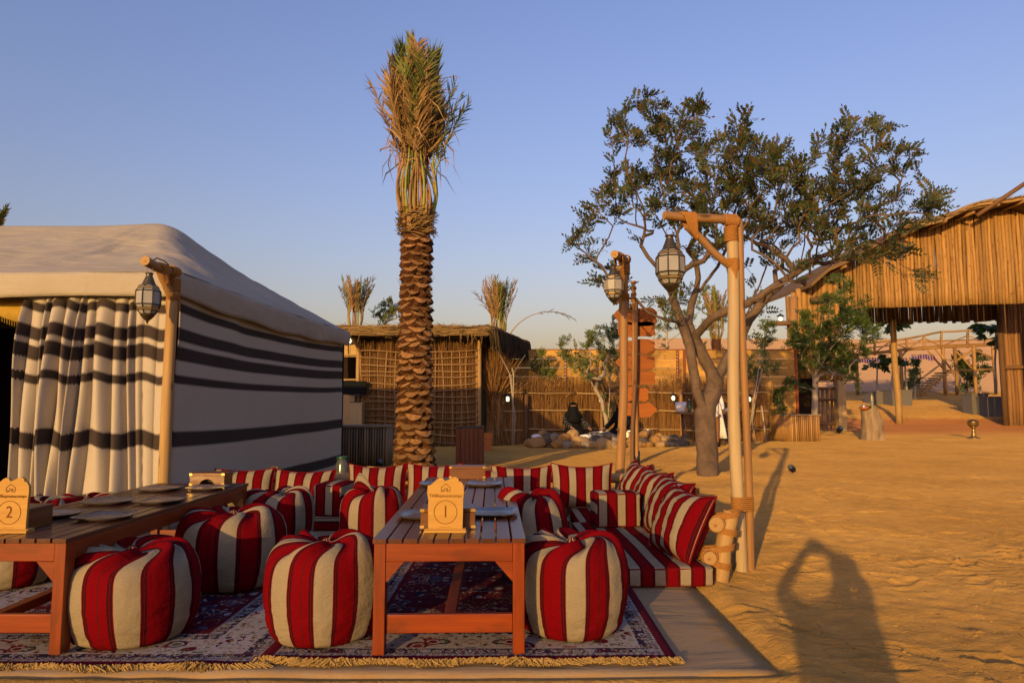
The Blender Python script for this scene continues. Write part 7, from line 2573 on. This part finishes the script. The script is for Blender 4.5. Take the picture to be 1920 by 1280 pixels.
J = [(W(0, 0, .90 * k_), (.15, .11)), (W(.09, 0, .80 * k_), (.09, .09)), (W(.10, -.01, .46 * k_), (.065, .065)), (W(.10, .02, .10 * k_), (.05, .05)), (W(-.09, 0, .80 * k_), (.09, .09)), (W(-.10, -.01, .46 * k_), (.065, .065)), (W(-.10, .02, .10 * k_), (.05, .05))]
skin_body('trousers', J, [(0, 1), (1, 2), (2, 3), (0, 4), (4, 5), (5, 6)], [M['browncloth']], man)
for s in (-1, 1):
    J = [(W(s * .10, .03, .06), .045), (W(s * .105, -.06, .045), .043), (W(s * .11, -.16, .035), .034)]
    skin_body('shoe', J, [(0, 1), (1, 2)], [M['blackcloth']], man, 1)
J = [(W(0, 0, 1.44 * k_), .052), (W(0, -.01, 1.52 * k_), .055), (W(0, -.02, 1.60 * k_), (.078, .095)), (W(0, -.015, 1.67 * k_), (.068, .08))]
skin_body('head', J, [(0, 1), (1, 2), (2, 3)], [M['skin']], man)
mb = MB(); mb.lathe([(.092, 1.60 * k_), (.10, 1.63 * k_), (.098, 1.69 * k_), (.07, 1.735 * k_), (.0, 1.75 * k_)], W(0, -.01, 0), 16); mb.build('white_cap', M['whitecloth'], man, True)
mb = MB(); mb.tube([W(0, -.105, 1.60 * k_), W(0, -.128, 1.575 * k_)], [.010, .016], 6); mb.build('nose', M['skin'], man, True)
for s in (-1, 1):
    mb = MB(); mb.lathe([(0, -.01), (.010, 0), (0, .01)], W(s * .03, -.105, 1.612 * k_), 8); mb.build('eye', M['hair'], man, True)
    J2 = [(W(s * .21, -.24, 1.01 * k_), .026), (W(s * .205, -.29, .99 * k_), .026)]; E2 = [(0, 1)]
    finger_set(J2, E2, 1, (0, -1, -.2), (1, 0, 0), (0, 0, 1)); skin_body('hand', J2, E2, [M['skin']], man, 1)
# white cloth hanging from the man's shoulder, flared
mb = MB(); n = 10
for i in range(6):
    v = i / 5
    for q in range(n + 1):
        u = q / n; mb.v.append(tuple(W(.04 + (.18 + .18 * v) * u, .10 - .05 * math.sin(u * 9) * v, (1.22 - 1.0 * v) * k_)))
for i in range(5):
    for q in range(n):
        a = i * (n + 1) + q; mb.f.append((a, a + 1, a + n + 2, a + n + 1)); mb.uv.append([(0, 0)] * 4); mb.m.append(0)
o = mb.build('shoulder_cloth', M['whitecloth'], man, True); s_ = o.modifiers.new('cloth', 'SOLIDIFY'); s_.thickness = .01

# slab table with a white bag and a green bottle
D = 19.4
t = thing('slab_table', 'rough wooden slab table behind the acacia trunk', 'table', dp(1308, 838, D) * 1.0)
zt = dp(1308, 772, D).z
mb = MB(); x0, x1 = dp(1264, 772, D).x, dp(1368, 772, D).x
mb.prism([(x0, -.2), (x0 + .3, -.30), (x1 - .3, -.28), (x1, -.12), (x1 - .05, .25), (x0 + .1, .28)], (0, D, zt - .06), (1, 0, 0), (0, 1, 0), (0, 0, 1), .06); mb.build('top', M['oldplank'], t)
for x in (x0 + .25, x1 - .3):
    for yy in (-.15, .15):
        mb = MB(); mb.tube([(x + .05, D + yy * 1.3, 0), (x, D + yy, zt - .055)], .035, 7); mb.build('leg', M['darkpole'], t, True)
bg_ = dp(1277, 770, D); mb = MB()
mb.lathe([(.0, 0), (.10, 0), (.115, .02), (.13, .16), (.14, .28), (.12, .25), (.09, .23), (0, .22)], (bg_.x, D, zt), 10, sx=1.2, sy=.8); lone(mb, 'white_bag', M['whitecloth'], 'white paper bag on the slab table', 'bag', (bg_.x, D, zt), smooth=True)
bt = dp(1292, 770, D)
t = thing('bottle', 'green bottle beside the white bag on the slab table', 'bottle', (bt.x, D - .05, zt))
mb = MB(); mb.lathe([(.0, 0), (.042, 0), (.044, .02), (.044, .22), (.018, .29), (.016, .34)], (bt.x, D - .05, zt), 12); mb.build('body', M['greenplastic'], t, True)
mb = MB(); mb.lathe([(.018, .335), (.019, .36), (0, .362)], (bt.x, D - .05, zt), 10); mb.build('cap', M['whitecloth'], t, True)
cp = dp(1362, 770, D); mb = MB(); mb.lathe([(.0, 0), (.03, 0), (.04, .10), (.036, .10), (.028, .01), (0, .01)], (cp.x, D, zt), 12); lone(mb, 'paper_cup', M['whitecloth'], 'paper cup on the right end of the slab table', 'cup', (cp.x, D, zt), smooth=True)

# photographer, kneeling behind the lens: his long shadow lies on the sand
ph = thing('person', 'person crouching with raised arms and a camera, casting the long shadow on the sand', 'person', (0.16, -0.62, 0))
def W(x, y, z): return Vector((-0.18 + x, -0.30 + y, z))
J = [(W(.14, -.22, .42), (.19, .15)), (W(.14, -.20, .60), (.17, .13)), (W(.15, -.14, .82), (.19, .13)), (W(.18, -.12, .93), (.085, .075)), (W(.21, -.13, 1.00), (.055, .055)), (W(.24, -.13, 1.09), (.078, .095)), (W(.24, -.12, 1.15), (.068, .08)),
     (W(.32, -.10, .87), .065), (W(.42, .02, .98), .052), (W(.27, .17, 1.165), .036),
     (W(-.04, -.10, .87), .065), (W(-.13, .02, .945), .050), (W(.09, .17, 1.155), .036),
     (W(.24, -.10, .34), (.10, .09)), (W(.26, .16, .12), (.075, .075)), (W(.26, -.22, .07), (.06, .055)), (W(.26, -.32, .05), (.045, .04)),
     (W(.04, -.10, .34), (.10, .09)), (W(.02, .12, .40), (.08, .08)), (W(.03, .06, .10), (.055, .055)), (W(.03, .17, .045), (.045, .035))]
E = [(0, 1), (1, 2), (2, 3), (3, 4), (4, 5), (5, 6), (2, 7), (7, 8), (8, 9), (2, 10), (10, 11), (11, 12), (0, 13), (13, 14), (14, 15), (15, 16), (0, 17), (17, 18), (18, 19), (19, 20)]
finger_set(J, E, 9, (-.6, .6, .2), (0, 0, 1), (0, -1, 0), .9); finger_set(J, E, 12, (.6, .6, .2), (0, 0, 1), (0, -1, 0), .9)
body = skin_body('body', J, E, [M['bluecloth'], M['skin'], M['browncloth']], ph)
for p in body.data.polygons:
    c = p.center + Vector((0.16, -0.62, 0))
    if c.z > 0.965 and (abs(c.x - .06) < .12 and c.y < -.28): p.material_index = 1
    elif c.y > -.17 and c.z > .9: p.material_index = 1
    elif c.z < .48: p.material_index = 2
mb = MB(); mb.lathe([(.0, .10), (.07, .085), (.098, .03), (.096, -.02), (.06, -.05), (.0, -.04)], W(.24, -.145, 1.11), 14, sy=1.1); mb.build('hair', M['hair'], ph, True)
mb = MB(); mb.tube([W(.24, -.04, 1.09), W(.24, -.012, 1.065)], [.010, .015], 6); mb.build('nose', M['skin'], ph, True)
t = thing('camera_body', 'small black camera held up by the crouching person', 'camera', (0.0, -0.09, 1.135))
mb = MB(); mb.box((0.01, -0.10, 1.19), (.135, .05, .085)); mb.box((0.01, -0.10, 1.242), (.05, .045, .022)); o = mb.build('body', M['blackmetal'], t); bev(o, .006)
mb = MB(); mb.tube([(0.0, -.075, 1.2), (0, -.02, 1.2)], .034, 18); mb.build('lens_barrel', M['blackmetal'], t, True, angle=.6)

# ------------------------------------------------------------------ open hall on the right
PYD = 28.0
hall = thing('open_hall', 'big open hall with gable wall of upright yellow poles and raised roof', 'hall', dp(1700, 800, PYD))
def roof_y(px): return float(np.interp(px, [1440, 1477, 1532, 1580, 1665, 1777, 1840, 1880, 1990, 2300], [577, 560, 522, 494, 447, 413, 393, 389, 415, 520]))
def bot_y(px): return float(np.interp(px, [1578, 1650, 1720, 1800, 1920, 2300], [579, 577, 575, 572, 569, 560]))
px = 1578.0; k = 0
r_ = random.Random(8)
while px < 2010:
    wpx = r_.uniform(5.2, 7.8)
    c = px + wpx / 2
    a = dp(c, bot_y(c) + r_.uniform(-.6, .6), PYD); b = dp(c, roof_y(c) - 3, PYD)
    b.x = a.x + r_.uniform(-.02, .02); b.y = a.y = PYD + r_.uniform(-.02, .02)
    r = wpx / F * PYD / 2
    mb = MB(); n = 7
    mb.tube(wobble(a, b, n, .014, k), [r * r_.uniform(.93, 1.03) for _ in range(n)], 8, True)
    mb.build('pole', M['slatpole'], hall, True); k += 1; px += wpx - 0.05
# lower left wall of planks, from roof to ground, with a dark doorway
def hrect(px0, px1, py0, py1, y, th, mat, name, jit=0.0):
    a = dp(px0, py0, y); b = dp(px1, py1, y)
    mb = MB(); mb.box(((a.x + b.x) / 2, y + r_.uniform(-jit, jit), (a.z + b.z) / 2), (abs(b.x - a.x), th, abs(a.z - b.z))); return mb.build(name, M[mat], hall)
px = 1478
while px < 1578:
    w = r_.uniform(8, 12); q = min(px + w, 1580)
    yb = 709 if px < 1526 else 716 if px < 1568 else 716
    a = dp((px + q) / 2, yb, PYD + .05); b = dp((px + q) / 2, roof_y((px + q) / 2), PYD + .05); b.x = a.x
    mb = MB(); rr = (q - px + .5) / F * PYD / 2
    mb.tube(wobble(a, b, 6, .015, int(px)), [rr * r_.uniform(.9, 1.05) for _ in range(6)], 8, True); mb.build('wall_plank', M['slatpole'], hall, True)
    px = q
for a in np.arange(1531, 1566, 8.6):
    hrect(a, a + 7.4, 727, 812, PYD + .12, .06, 'oldplank', 'door_plank', .01)
for y in (728, 749, 794):
    a, b = dp(1529, y, PYD - .02), dp(1567, y, PYD - .02); mb = MB(); mb.tube([a, b], .06, 8); mb.build('door_bar', M['darkpole'], hall, True)
hrect(1566, 1585, 712, 812, PYD - .1, .38, 'bamboo', 'entrance_pillar')
a, b = dp(1488, 815, PYD - .2), dp(1488, 556, PYD - .2); mb = MB(); mb.tube(wobble(a, b, 8, .03, 4), [.17] * 8, 10, True, wob=.04); mb.build('corner_post', M['pole'], hall, True)
hrect(1493, 1527, 700, 815, PYD + 1.6, .05, 'darkcloth', 'doorway_back')
for (p0, p1) in (((1488, 636), (1535, 618)), ((1505, 590), (1525, 640)), ((1448, 606), (1492, 606)), ((1520, 562), (1560, 560))):
    mb = MB(); mb.tube([dp(p0[0], p0[1], PYD - .35), dp(p1[0], p1[1], PYD - .3)], .10, 8); mb.build('beam', M['darkpole'], hall, True)
# roof: two sloping straw planes with a thick edge, rafters under the overhang
zb_ = 5.4
def rz_pt(px, y, dz=0.0):
    p = dp(px, roof_y(px), PYD); return Vector((p.x, y, p.z + dz))
F0, F1 = PYD - 1.1, PYD + 5.6
xsr = [1500, 1508, 1532, 1580, 1665, 1777, 1840, 1880, 1990, 2200]
mb = MB()
top = []; 
for px in xsr:
    for (y, dz) in ((F0, 0.14), (F1, 0.14), (F1, 0.0), (F0, 0.0)):
        mb.v.append(tuple(rz_pt(px, y, dz + (0.10 * math.sin(px * .05) if y == F0 else 0))))
for i in range(len(xsr) - 1):
    o = i * 4
    for q in range(4):
        mb.f.append((o + q, o + (q + 1) % 4, o + 4 + (q + 1) % 4, o + 4 + q)); mb.uv.append([(0, 0), (.1, 0), (.1, 1), (0, 1)]); mb.m.append(0)
mb.f.append((0, 3, 2, 1)); mb.uv.append([(0, 0)] * 4); mb.m.append(0)
mb.build('roof', M['oldthatch'], hall)
# bundled edge logs along the rake
for q in range(3):
    mb = MB(); pts = [rz_pt(px, F0 - .05 + .06 * q, 0.06 + .05 * q + 0.10 * math.sin(px * .05)) for px in np.linspace(1690, 2050, 30)]
    mb.tube(pts, [.055] * 30, 7, True, wob=.12); mb.build('edge_log', M['log'], hall, True)
for k, px in enumerate((1560, 1620, 1680, 1740, 1790, 1835, 1880, 1925, 1960)):
    mb = MB(); mb.tube([rz_pt(px, F0 - .1, -.09), rz_pt(px, PYD + 5.0, -.09)], .06, 7); mb.build('purlin', M['pole'], hall, True)
mb = MB(); mb.tube([rz_pt(1800, F0 + .1, -.25), dp(1925, 342, F0 - 0.4)], .085, 8); mb.build('ridge_strut', M['darkpole'], hall, True)
st = MB()
for k in range(900):
    px = r_.uniform(1640, 2000); p = rz_pt(px, F0 + r_.uniform(-.1, .3), .12 + 0.10 * math.sin(px * .05))
    L = r_.uniform(.2, .6); st.tube([p, p + Vector((L * .9, r_.uniform(-.2, .05), L * .3 + r_.uniform(-.05, .08)))], [.018, .006], 3, False)
o = st.build('loose_straw', M['thatch'], hall); o['kind'] = 'stuff'
# far gable of poles with chinks of light, dark inside
BY = PYD + 5.2
px = 1560.0; k = 0
while px < 1905:
    w = r_.uniform(7, 9)
    c = px + w / 2
    a = dp(c, 607 - (c - 1640) * .022 + r_.uniform(-2, 2), BY); b = dp(c, roof_y(960 + (c - 960) * BY / PYD) - 2, BY)
    f = roof_y(min(2200, max(1440, c)))
    b = Vector((a.x, BY, min(rz_pt(min(2200, 960 + a.x / PYD * F), BY).z, 11)))
    gap = 0.4 if r_.random() < .72 else 0.9
    mb = MB(); rr = (w - gap) / F * BY / 2
    mb.tube(wobble(a, b, 5, .02, k + 700), [rr] * 5, 7, True, wob=.05); mb.build('back_pole', M['darkpole'], hall, True); k += 1; px += w
# wall of poles on the right, inside
WY = PYD + 4.2
gzr = gz(dp(1900, 790, WY).x, WY)
px = 1884.0; k = 0
while px < 1990:
    w = r_.uniform(6, 9); c = px + w / 2
    a = dp(c, 792, WY); a.z = gzr - .1; b = dp(c, 560, WY); b.x = a.x
    mb = MB(); mb.tube(wobble(a, b, 6, .02, k + 800), [w / F * WY / 2 * r_.uniform(.95, 1.03)] * 6, 8, True, wob=.04); mb.build('wall_pole', M['oldplank'], hall, True); k += 1; px += w
mb = MB(); mb.tube([dp(1884, 689, WY - .2), dp(1990, 686, WY - .2)], .09, 8); mb.build('wall_rail', M['darkpole'], hall, True)
mb = MB(); a = dp(1886, 800, WY); mb.tube([(a.x - .06, WY - .1, gzr - .1), (a.x - .06, WY - .1, dp(1886, 590, WY).z)], .12, 8); mb.build('corner_post', M['darkpole'], hall, True)
# inner post
p = dp(1686, 797, 33.2); g_ = gz(p.x, 33.2)
mb = MB(); b = dp(1684, 600, 33.2); b.x = p.x - .05; mb.tube(wobble((p.x, 33.2, g_ - .1), b, 8, .03, 3), [.16, .15, .15, .145, .14, .14, .135, .13], 10, True); mb.build('inner_post', M['log'], hall, True)
# hall right side wall continues beyond the picture down to the ground
for q in range(22):
    mb = MB(); c = 1990 + q * 9; a = dp(c, 800, PYD); a.z = -.1; b = dp(c, bot_y(c), PYD); b.x = a.x
    mb.tube([a, b], .10, 7); mb.build('wall_pole', M['slatpole'], hall, True)
# a small brass lamp hanging on the beam at the left
t = fence_lamp(dp(1463, 588, PYD - .35), 'small brass lamp on the beam end left of the hall', 1.3)

# stump table with bottle, bowls
D = gp(1634, 822, 0.02).y
p = dp(1634, 822, D); g_ = gz(p.x, D); zt = dp(1634, 767, D).z
stt = thing('tree_stump', 'weathered pale tree stump used as a side table', 'stump', (p.x, D, g_))
mb = MB(); n = 26; N = 16
w0 = 18.5 / F * D
for i in range(N + 1):
    v = i / N
    for k in range(n):
        a = 2 * PI * k / n
        r = w0 * (1.02 - .22 * v + .12 * (1 - v) ** 4) * (1 + .30 * (float(fbm(np.array([k * 1.0 % n * .8]), np.array([v * 1.6]), 91, 3)[0]) - .5) * 2 + .05 * math.sin(7 * a))
        mb.v.append((p.x + r * math.cos(a) + .03 * math.sin(v * 4), D + r * math.sin(a), g_ - .05 + (zt - g_ + .05) * v + (.05 * math.sin(3 * a) if i == N else 0)))
for i in range(N):
    for k in range(n):
        k2 = (k + 1) % n
        mb.f.append((i * n + k, i * n + k2, (i + 1) * n + k2, (i + 1) * n + k)); mb.uv.append([(k * .05, i * .07), ((k + 1) * .05, i * .07), ((k + 1) * .05, i * .07 + .07), (k * .05, i * .07 + .07)]); mb.m.append(0)
mb.f.append(tuple(N * n + k for k in range(n))); mb.uv.append([(math.cos(2 * PI * k / n), math.sin(2 * PI * k / n)) for k in range(n)]); mb.m.append(1)
mb.build('trunk', [M['stump'], M['logend']], stt, True, angle=.9)
for (qx, hpx, rpx, mt, nm, lb, cat) in ((1637, 32, 3.0, 'gold', 'oil_bottle', 'slim golden bottle on the weathered stump', 'bottle'), (1621, 9, 6, 'steel', 'metal_pot', 'small round metal pot on the weathered stump', 'pot'), (1617, 6, 8, 'orangepaint', 'wooden_bowl', 'reddish wooden bowl at the left edge of the weathered stump', 'bowl'), (1629, 8, 5, 'darkbrass', 'brass_cup', 'dark brass cup on the weathered stump between pot and bottle', 'cup')):
    c = dp(qx, 767, D); h = hpx / F * D; r = rpx / F * D
    yy = D - .1 if mt == 'orangepaint' else D + .05
    mb = MB()
    if nm == 'oil_bottle': pr_ = [(0, 0), (r * 1.6, 0), (r * 1.6, h * .1), (r, h * .16), (r, h * .75), (r * .5, h * .85), (r * .5, h), (0, h)]
    else: pr_ = [(0, 0), (r * .6, 0), (r, h * .5), (r * .95, h * .9), (r * .8, h), (0, h * .9)]
    mb.lathe(pr_, (c.x, yy, zt - .02), 14); lone(mb, nm, M[mt], lb, cat, (c.x, yy, zt - .02), smooth=True)
# brazier
D = gp(1826, 822, 0.02).y
p = dp(1826, 822, D); g_ = gz(p.x, D); s = (dp(1826, 786, D).z - g_)
br = thing('brazier', 'brass incense brazier on a turned foot standing on the open sand', 'brazier', (p.x, D, g_))
mb = MB(); mb.lathe([(0, 0), (.30, 0), (.31, .03), (.22, .08), (.12, .13), (.10, .17), (.13, .21), (.09, .26), (.075, .36), (.10, .40), (.08, .44), (.07, .52), (.11, .56), (.16, .60), (.15, .62)], (0, 0, 0), 20)
mb.v = [(v[0] * s, v[1] * s, v[2] * s) for v in mb.v]; mb.build('foot', M['brass'], br, True, local=True)
mb = MB(); mb.lathe([(.10, .60), (.22, .66), (.27, .76), (.26, .84), (.29, .87), (.25, .88), (.22, .80), (0, .78)], (0, 0, 0), 20)
mb.v = [(v[0] * s, v[1] * s, v[2] * s) for v in mb.v]; mb.build('bowl', M['brass'], br, True, local=True)
mb = MB(); mb.lathe([(.25, .875), (.22, .93), (.12, .98), (.03, 1.0), (0, 1.02)], (0, 0, 0), 20)
mb.v = [(v[0] * s, v[1] * s, v[2] * s) for v in mb.v]; mb.build('lid', M['darkbrass'], br, True, local=True)

# ------------------------------------------------------------------ beyond the hall: planters, footbridge, bunting
def planter(px0, px1, pyb, pyt, D, lab, trees):
    a = dp(px0, pyb, D); b = dp(px1, pyt, D); g_ = gz((a.x + b.x) / 2, D)
    h = b.z - a.z; w = b.x - a.x
    z0 = a.z
    t = thing('planter_box', lab, 'planter', ((a.x + b.x) / 2, D + w / 2, z0), 'grey square planters with young trees')
    mb = MB(); mb.box((0, 0, (h - (g_ - z0) * 0) / 2), (w * .94, w * .94, h), taper=1.06); o = mb.build('box', M['greybox'], t, local=True); bev(o, .03)
    mb = MB()
    for s in range(4):
        R = Matrix.Rotation(s * PI / 2, 3, 'Z'); mb.box(R @ Vector((0, -w * .5, h)), (w * 1.06, .07, .06) if s % 2 == 0 else (.07, w * .94, .06))
    mb.build('rim', M['greybox'], t, local=True)
    mb = MB(); mb.box((0, 0, h + .02), (w * .86, w * .86, .04)); mb.build('soil', M['soil'], t, local=True)
    if g_ < z0 - .02 or g_ > z0: t.location.z = g_ - .03; 
    return t
def papaya(px, pyb, pyt, D, lab, seed, s=1.0):
    r_ = random.Random(seed)
    a = dp(px, pyb, D); b = dp(px + r_.uniform(-3, 3), pyt, D)
    t = thing('young_tree', lab, 'tree', a, 'young papaya trees in the planters')
    mb = MB(); mb.tube(wobble(a - Vector((0, 0, .3)), b, 7, .03, seed), [.07, .065, .06, .055, .05, .05, .045], 7, True); mb.build('trunk', M['palebark'], t, True)
    lf = MB()
    for k in range(16):
        an = r_.uniform(0, 6.28); d = Vector((math.cos(an), math.sin(an), r_.uniform(-.3, .7))).normalized()
        L = r_.uniform(.3, .7) * s
        e = b + d * L
        lf.tube([b, b.lerp(e, .5) + Vector((0, 0, .06)), e], [.012, .010, .008], 4, False)
        for q in range(7):
            a2 = an + (q - 3) * .5; dv = Vector((math.cos(a2), math.sin(a2), r_.uniform(-1.3, .2))).normalized() * r_.uniform(.28, .5) * s
            sd = dv.cross(Vector((r_.uniform(-1, 1), r_.uniform(-1, 1), .6))).normalized() * .11 * s
            lf.add([e, e + dv * .5 + sd, e + dv, e + dv * .5 - sd], [(0, 1, 2, 3)])
    lf.build('crown', M['ghaf'], t)
D = 43.0
planter(1638, 1676, 755, 731, D + .6, 'left grey planter beyond the hall', 2)
planter(1674, 1711, 759, 729, D - .5, 'grey planter right behind the inner post of the hall', 2)
papaya(1646, 731, 684, D + 1, 'young tree in the left grey planter beyond the hall', 1)
papaya(1671, 731, 676, D + 1, 'young tree between the left planters, nearest the inner post', 2)
papaya(1699, 729, 678, D, 'young tree right of the inner post of the hall', 3)
papaya(1681, 700, 612, D + 3, 'leafy young tree top left of the inner post under the dark roof', 4, 1.3)
D = 36.5
planter(1824, 1853, 768, 728, D, 'grey planter left of the inner right wall of the hall', 1)
planter(1851, 1890, 770, 732, D - .8, 'nearest grey planter touching the inner right wall of the hall', 1)
papaya(1866, 728, 622, D, 'young tree with dark big leaves left of the inner right wall', 5, 1.6)
papaya(1880, 728, 640, D + .5, 'thin young tree against the inner right wall of the hall', 6, 1.2)

BD = 52.0
br = thing('footbridge', 'raised log footbridge with crossed railings and a stair beyond the hall', 'footbridge', (dp(1780, 740, BD).x, BD, gz(dp(1780, 740, BD).x, BD)))
def bpt(px, py, dy=0.0): return dp(px, py, BD + dy)
def lg(name, p, q, r=.10, mat='slatpole', n=5):
    mb = MB(); mb.tube(wobble(p, q, n, .02, int(abs(p.x * 31 + q.z * 17))), [r] * n, 7, True, wob=.05); return mb.build(name, M[mat], br, True)
deck = [(1560, 669), (1640, 662), (1700, 655), (1765, 650), (1864, 646)]
for dy in (0, 1.6):
    for (a, b) in zip(deck[:-1], deck[1:]):
        lg('deck_beam', bpt(a[0], a[1], dy), bpt(b[0], b[1], dy), .12)
        lg('rail', bpt(a[0], a[1] - 20 - (8 if a[0] >= 1765 else 0), dy), bpt(b[0], b[1] - 20 - (8 if b[0] >= 1765 else 0), dy), .07)
        lg('rail', bpt(a[0], a[1] - 11, dy), bpt(b[0], b[1] - 11, dy), .045)
        m_ = ((a[0] + b[0]) / 2, (a[1] + b[1]) / 2)
        lg('cross_brace', bpt(a[0], a[1] - 1, dy), bpt(m_[0], m_[1] - 19, dy), .045); lg('cross_brace', bpt(m_[0], m_[1] - 19, dy), bpt(b[0], b[1] - 1, dy), .045)
        for q in (a, m_):
            lg('rail_post', bpt(q[0], q[1] + 4, dy), bpt(q[0], q[1] - 22 - (8 if q[0] >= 1765 else 0), dy), .09)
mb = MB()
for k in range(90):
    u = k / 89; px = 1560 + 304 * u; py = float(np.interp(px, [d[0] for d in deck], [d[1] for d in deck])) - 1.5
    p = bpt(px, py, .8); mb.box((p.x, p.y, p.z), (.17, 1.9, .06))
o = mb.build('deck_boards', M['pole'], br); o['kind'] = 'stuff'
for px, py in ((1605, 664), (1688, 656), (1768, 650), (1790, 649), (1825, 648), (1862, 646)):
    for dy in (0, 1.6):
        p = bpt(px, py, dy); g_ = gz(p.x, p.y)
        lg('support_post', Vector((p.x, p.y, g_ - .2)), p, .13)
for (a, b) in (((1650, 690), (1620, 665)), ((1672, 690), (1700, 657)), ((1740, 657), (1768, 690)), ((1755, 655), (1790, 700)), ((1792, 677), (1824, 655)), ((1826, 655), (1862, 672)), ((1790, 655), (1822, 690)), ((1770, 695), (1862, 692))):
    lg('brace', bpt(*a, .0), bpt(*b, .0), .075)
for k in range(9):
    u = k / 8; p = bpt(1768 - 46 * u, 699 + 38 * u, -1.2); mb = MB(); mb.box((p.x, p.y, p.z), (.36, 1.5, .10)); mb.build('stair_tread', M['slatpole'], br)
for dy in (-1.95, -.45):
    lg('stair_string', bpt(1770, 702, dy), bpt(1722, 742, dy), .09); lg('stair_rail', bpt(1772, 676, dy), bpt(1722, 714, dy), .05); lg('stair_post', bpt(1722, 745, dy), bpt(1722, 712, dy), .09)
# bunting
D = 50.6
mb = MB()
seg = [(1560, 676, 1700, 676), (1708, 670, 1752, 670)]
t = thing('bunting', 'red and white scalloped bunting strung under the footbridge', 'bunting', dp(1650, 676, D))
for (x0, y0, x1, y1) in seg:
    n = int((x1 - x0) / 1.2)
    for k in range(n):
        a = dp(x0 + (x1 - x0) * k / n, y0 - 4 + 1.5 * math.sin(k * .25), D); b = dp(x0 + (x1 - x0) * (k + 1) / n, y0 - 4 + 1.5 * math.sin(k * .25 + .25), D)
        h = 7 / F * D * (1 + .25 * (k % 2))
        mb.box(((a.x + b.x) / 2, D + .02 * math.sin(k), a.z - h / 2), (b.x - a.x, .03, h), None, k // 2 % 2)
o = mb.build('flags', [M['whitecloth'], M['flagred']], t); o['kind'] = 'stuff'
mb = MB(); mb.tube([dp(1560, 671, D), dp(1630, 671.5, D), dp(1700, 671, D)], .02, 5); mb.tube([dp(1708, 665, D), dp(1752, 665, D)], .02, 5); mb.build('cord', M['rope'], t)
# plants under and beyond the bridge
for k, (px, pb_, pt_, w, lab, mt) in enumerate(((1716, 745, 690, 12, 'feathery palm like plant at the foot of the bridge stair', 'lime'), (1812, 742, 690, 22, 'dark green bush under the right half of the footbridge', 'ghaf'), (1838, 735, 660, 20, 'dark tree behind the right half of the footbridge', 'ghaf'), (1800, 700, 665, 18, 'dark tree crown behind the middle of the footbridge', 'ghaf'))):
    D = 48 if k == 0 else 55
    b = dp(px, pb_, D); b.z = gz(b.x, D)
    cl = [(px, (pb_ + pt_) / 2, w * .8, 12), (px - 3, pt_ + 10, w * .5, 5)]
    tree('bush', lab, b, [[b, dp(px, (pb_ + pt_) / 2 + 6, D)]], cl, D, .8, [M['palebark'], M[mt]], .08, .55, 3, 120 + k, .03, 4, .3, 1.0, .5, .012, cat='bush')

# ------------------------------------------------------------------ loose bits lying on the sand
r_ = random.Random(99)
gr = MB()
for k in range(1400):
    x = r_.uniform(0.8, 7.5); y = 2.2 + r_.random() ** 1.5 * 12
    if x < 1.45 and y > 2.95: continue
    z = gz(x, y)
    L = r_.uniform(.006, .045); a = r_.uniform(0, 6.28)
    if r_.random() < .45:
        gr.tube([(x, y, z + .002), (x + L * math.cos(a), y + L * math.sin(a), z + .004 + r_.uniform(0, .008))], [.0018, .001], 3, False)
    else:
        s = r_.uniform(.002, .006)
        gr.box((x, y, z + s * .3), (s * 2, s * 1.6, s), Matrix.Rotation(a, 3, 'Z'))
o = gr.build('dry_litter', M['twig'], None); o['kind'] = 'stuff'; o['label'] = 'dry twig bits and grit scattered over the sand'
cl = MB()
for k in range(3200):
    x = r_.uniform(0.9, 8.0); y = 2.1 + r_.random() ** 1.7 * 11
    if x < 1.5 and y > 2.95: continue
    if float(vnoise(np.array([x * .7]), np.array([y * .7]), 41)[0]) < .35 and r_.random() < .6: continue
    z = gz(x, y); s = r_.uniform(.003, .012) * (1.5 if r_.random() < .12 else 1.0)
    sx, sy, sz = s * r_.uniform(.8, 1.8), s * r_.uniform(.7, 1.2), s * r_.uniform(.4, .8)
    cl.add([(x + sx, y, z), (x, y + sy, z), (x - sx, y, z), (x, y - sy, z), (x + r_.uniform(-.3, .3) * sx, y, z + sz)], [(0, 1, 4), (1, 2, 4), (2, 3, 4), (3, 0, 4)])
o = cl.build('sand_clods', M['sand'], None); o['kind'] = 'stuff'; o['label'] = 'small clods of crusted sand scattered over the trodden ground'
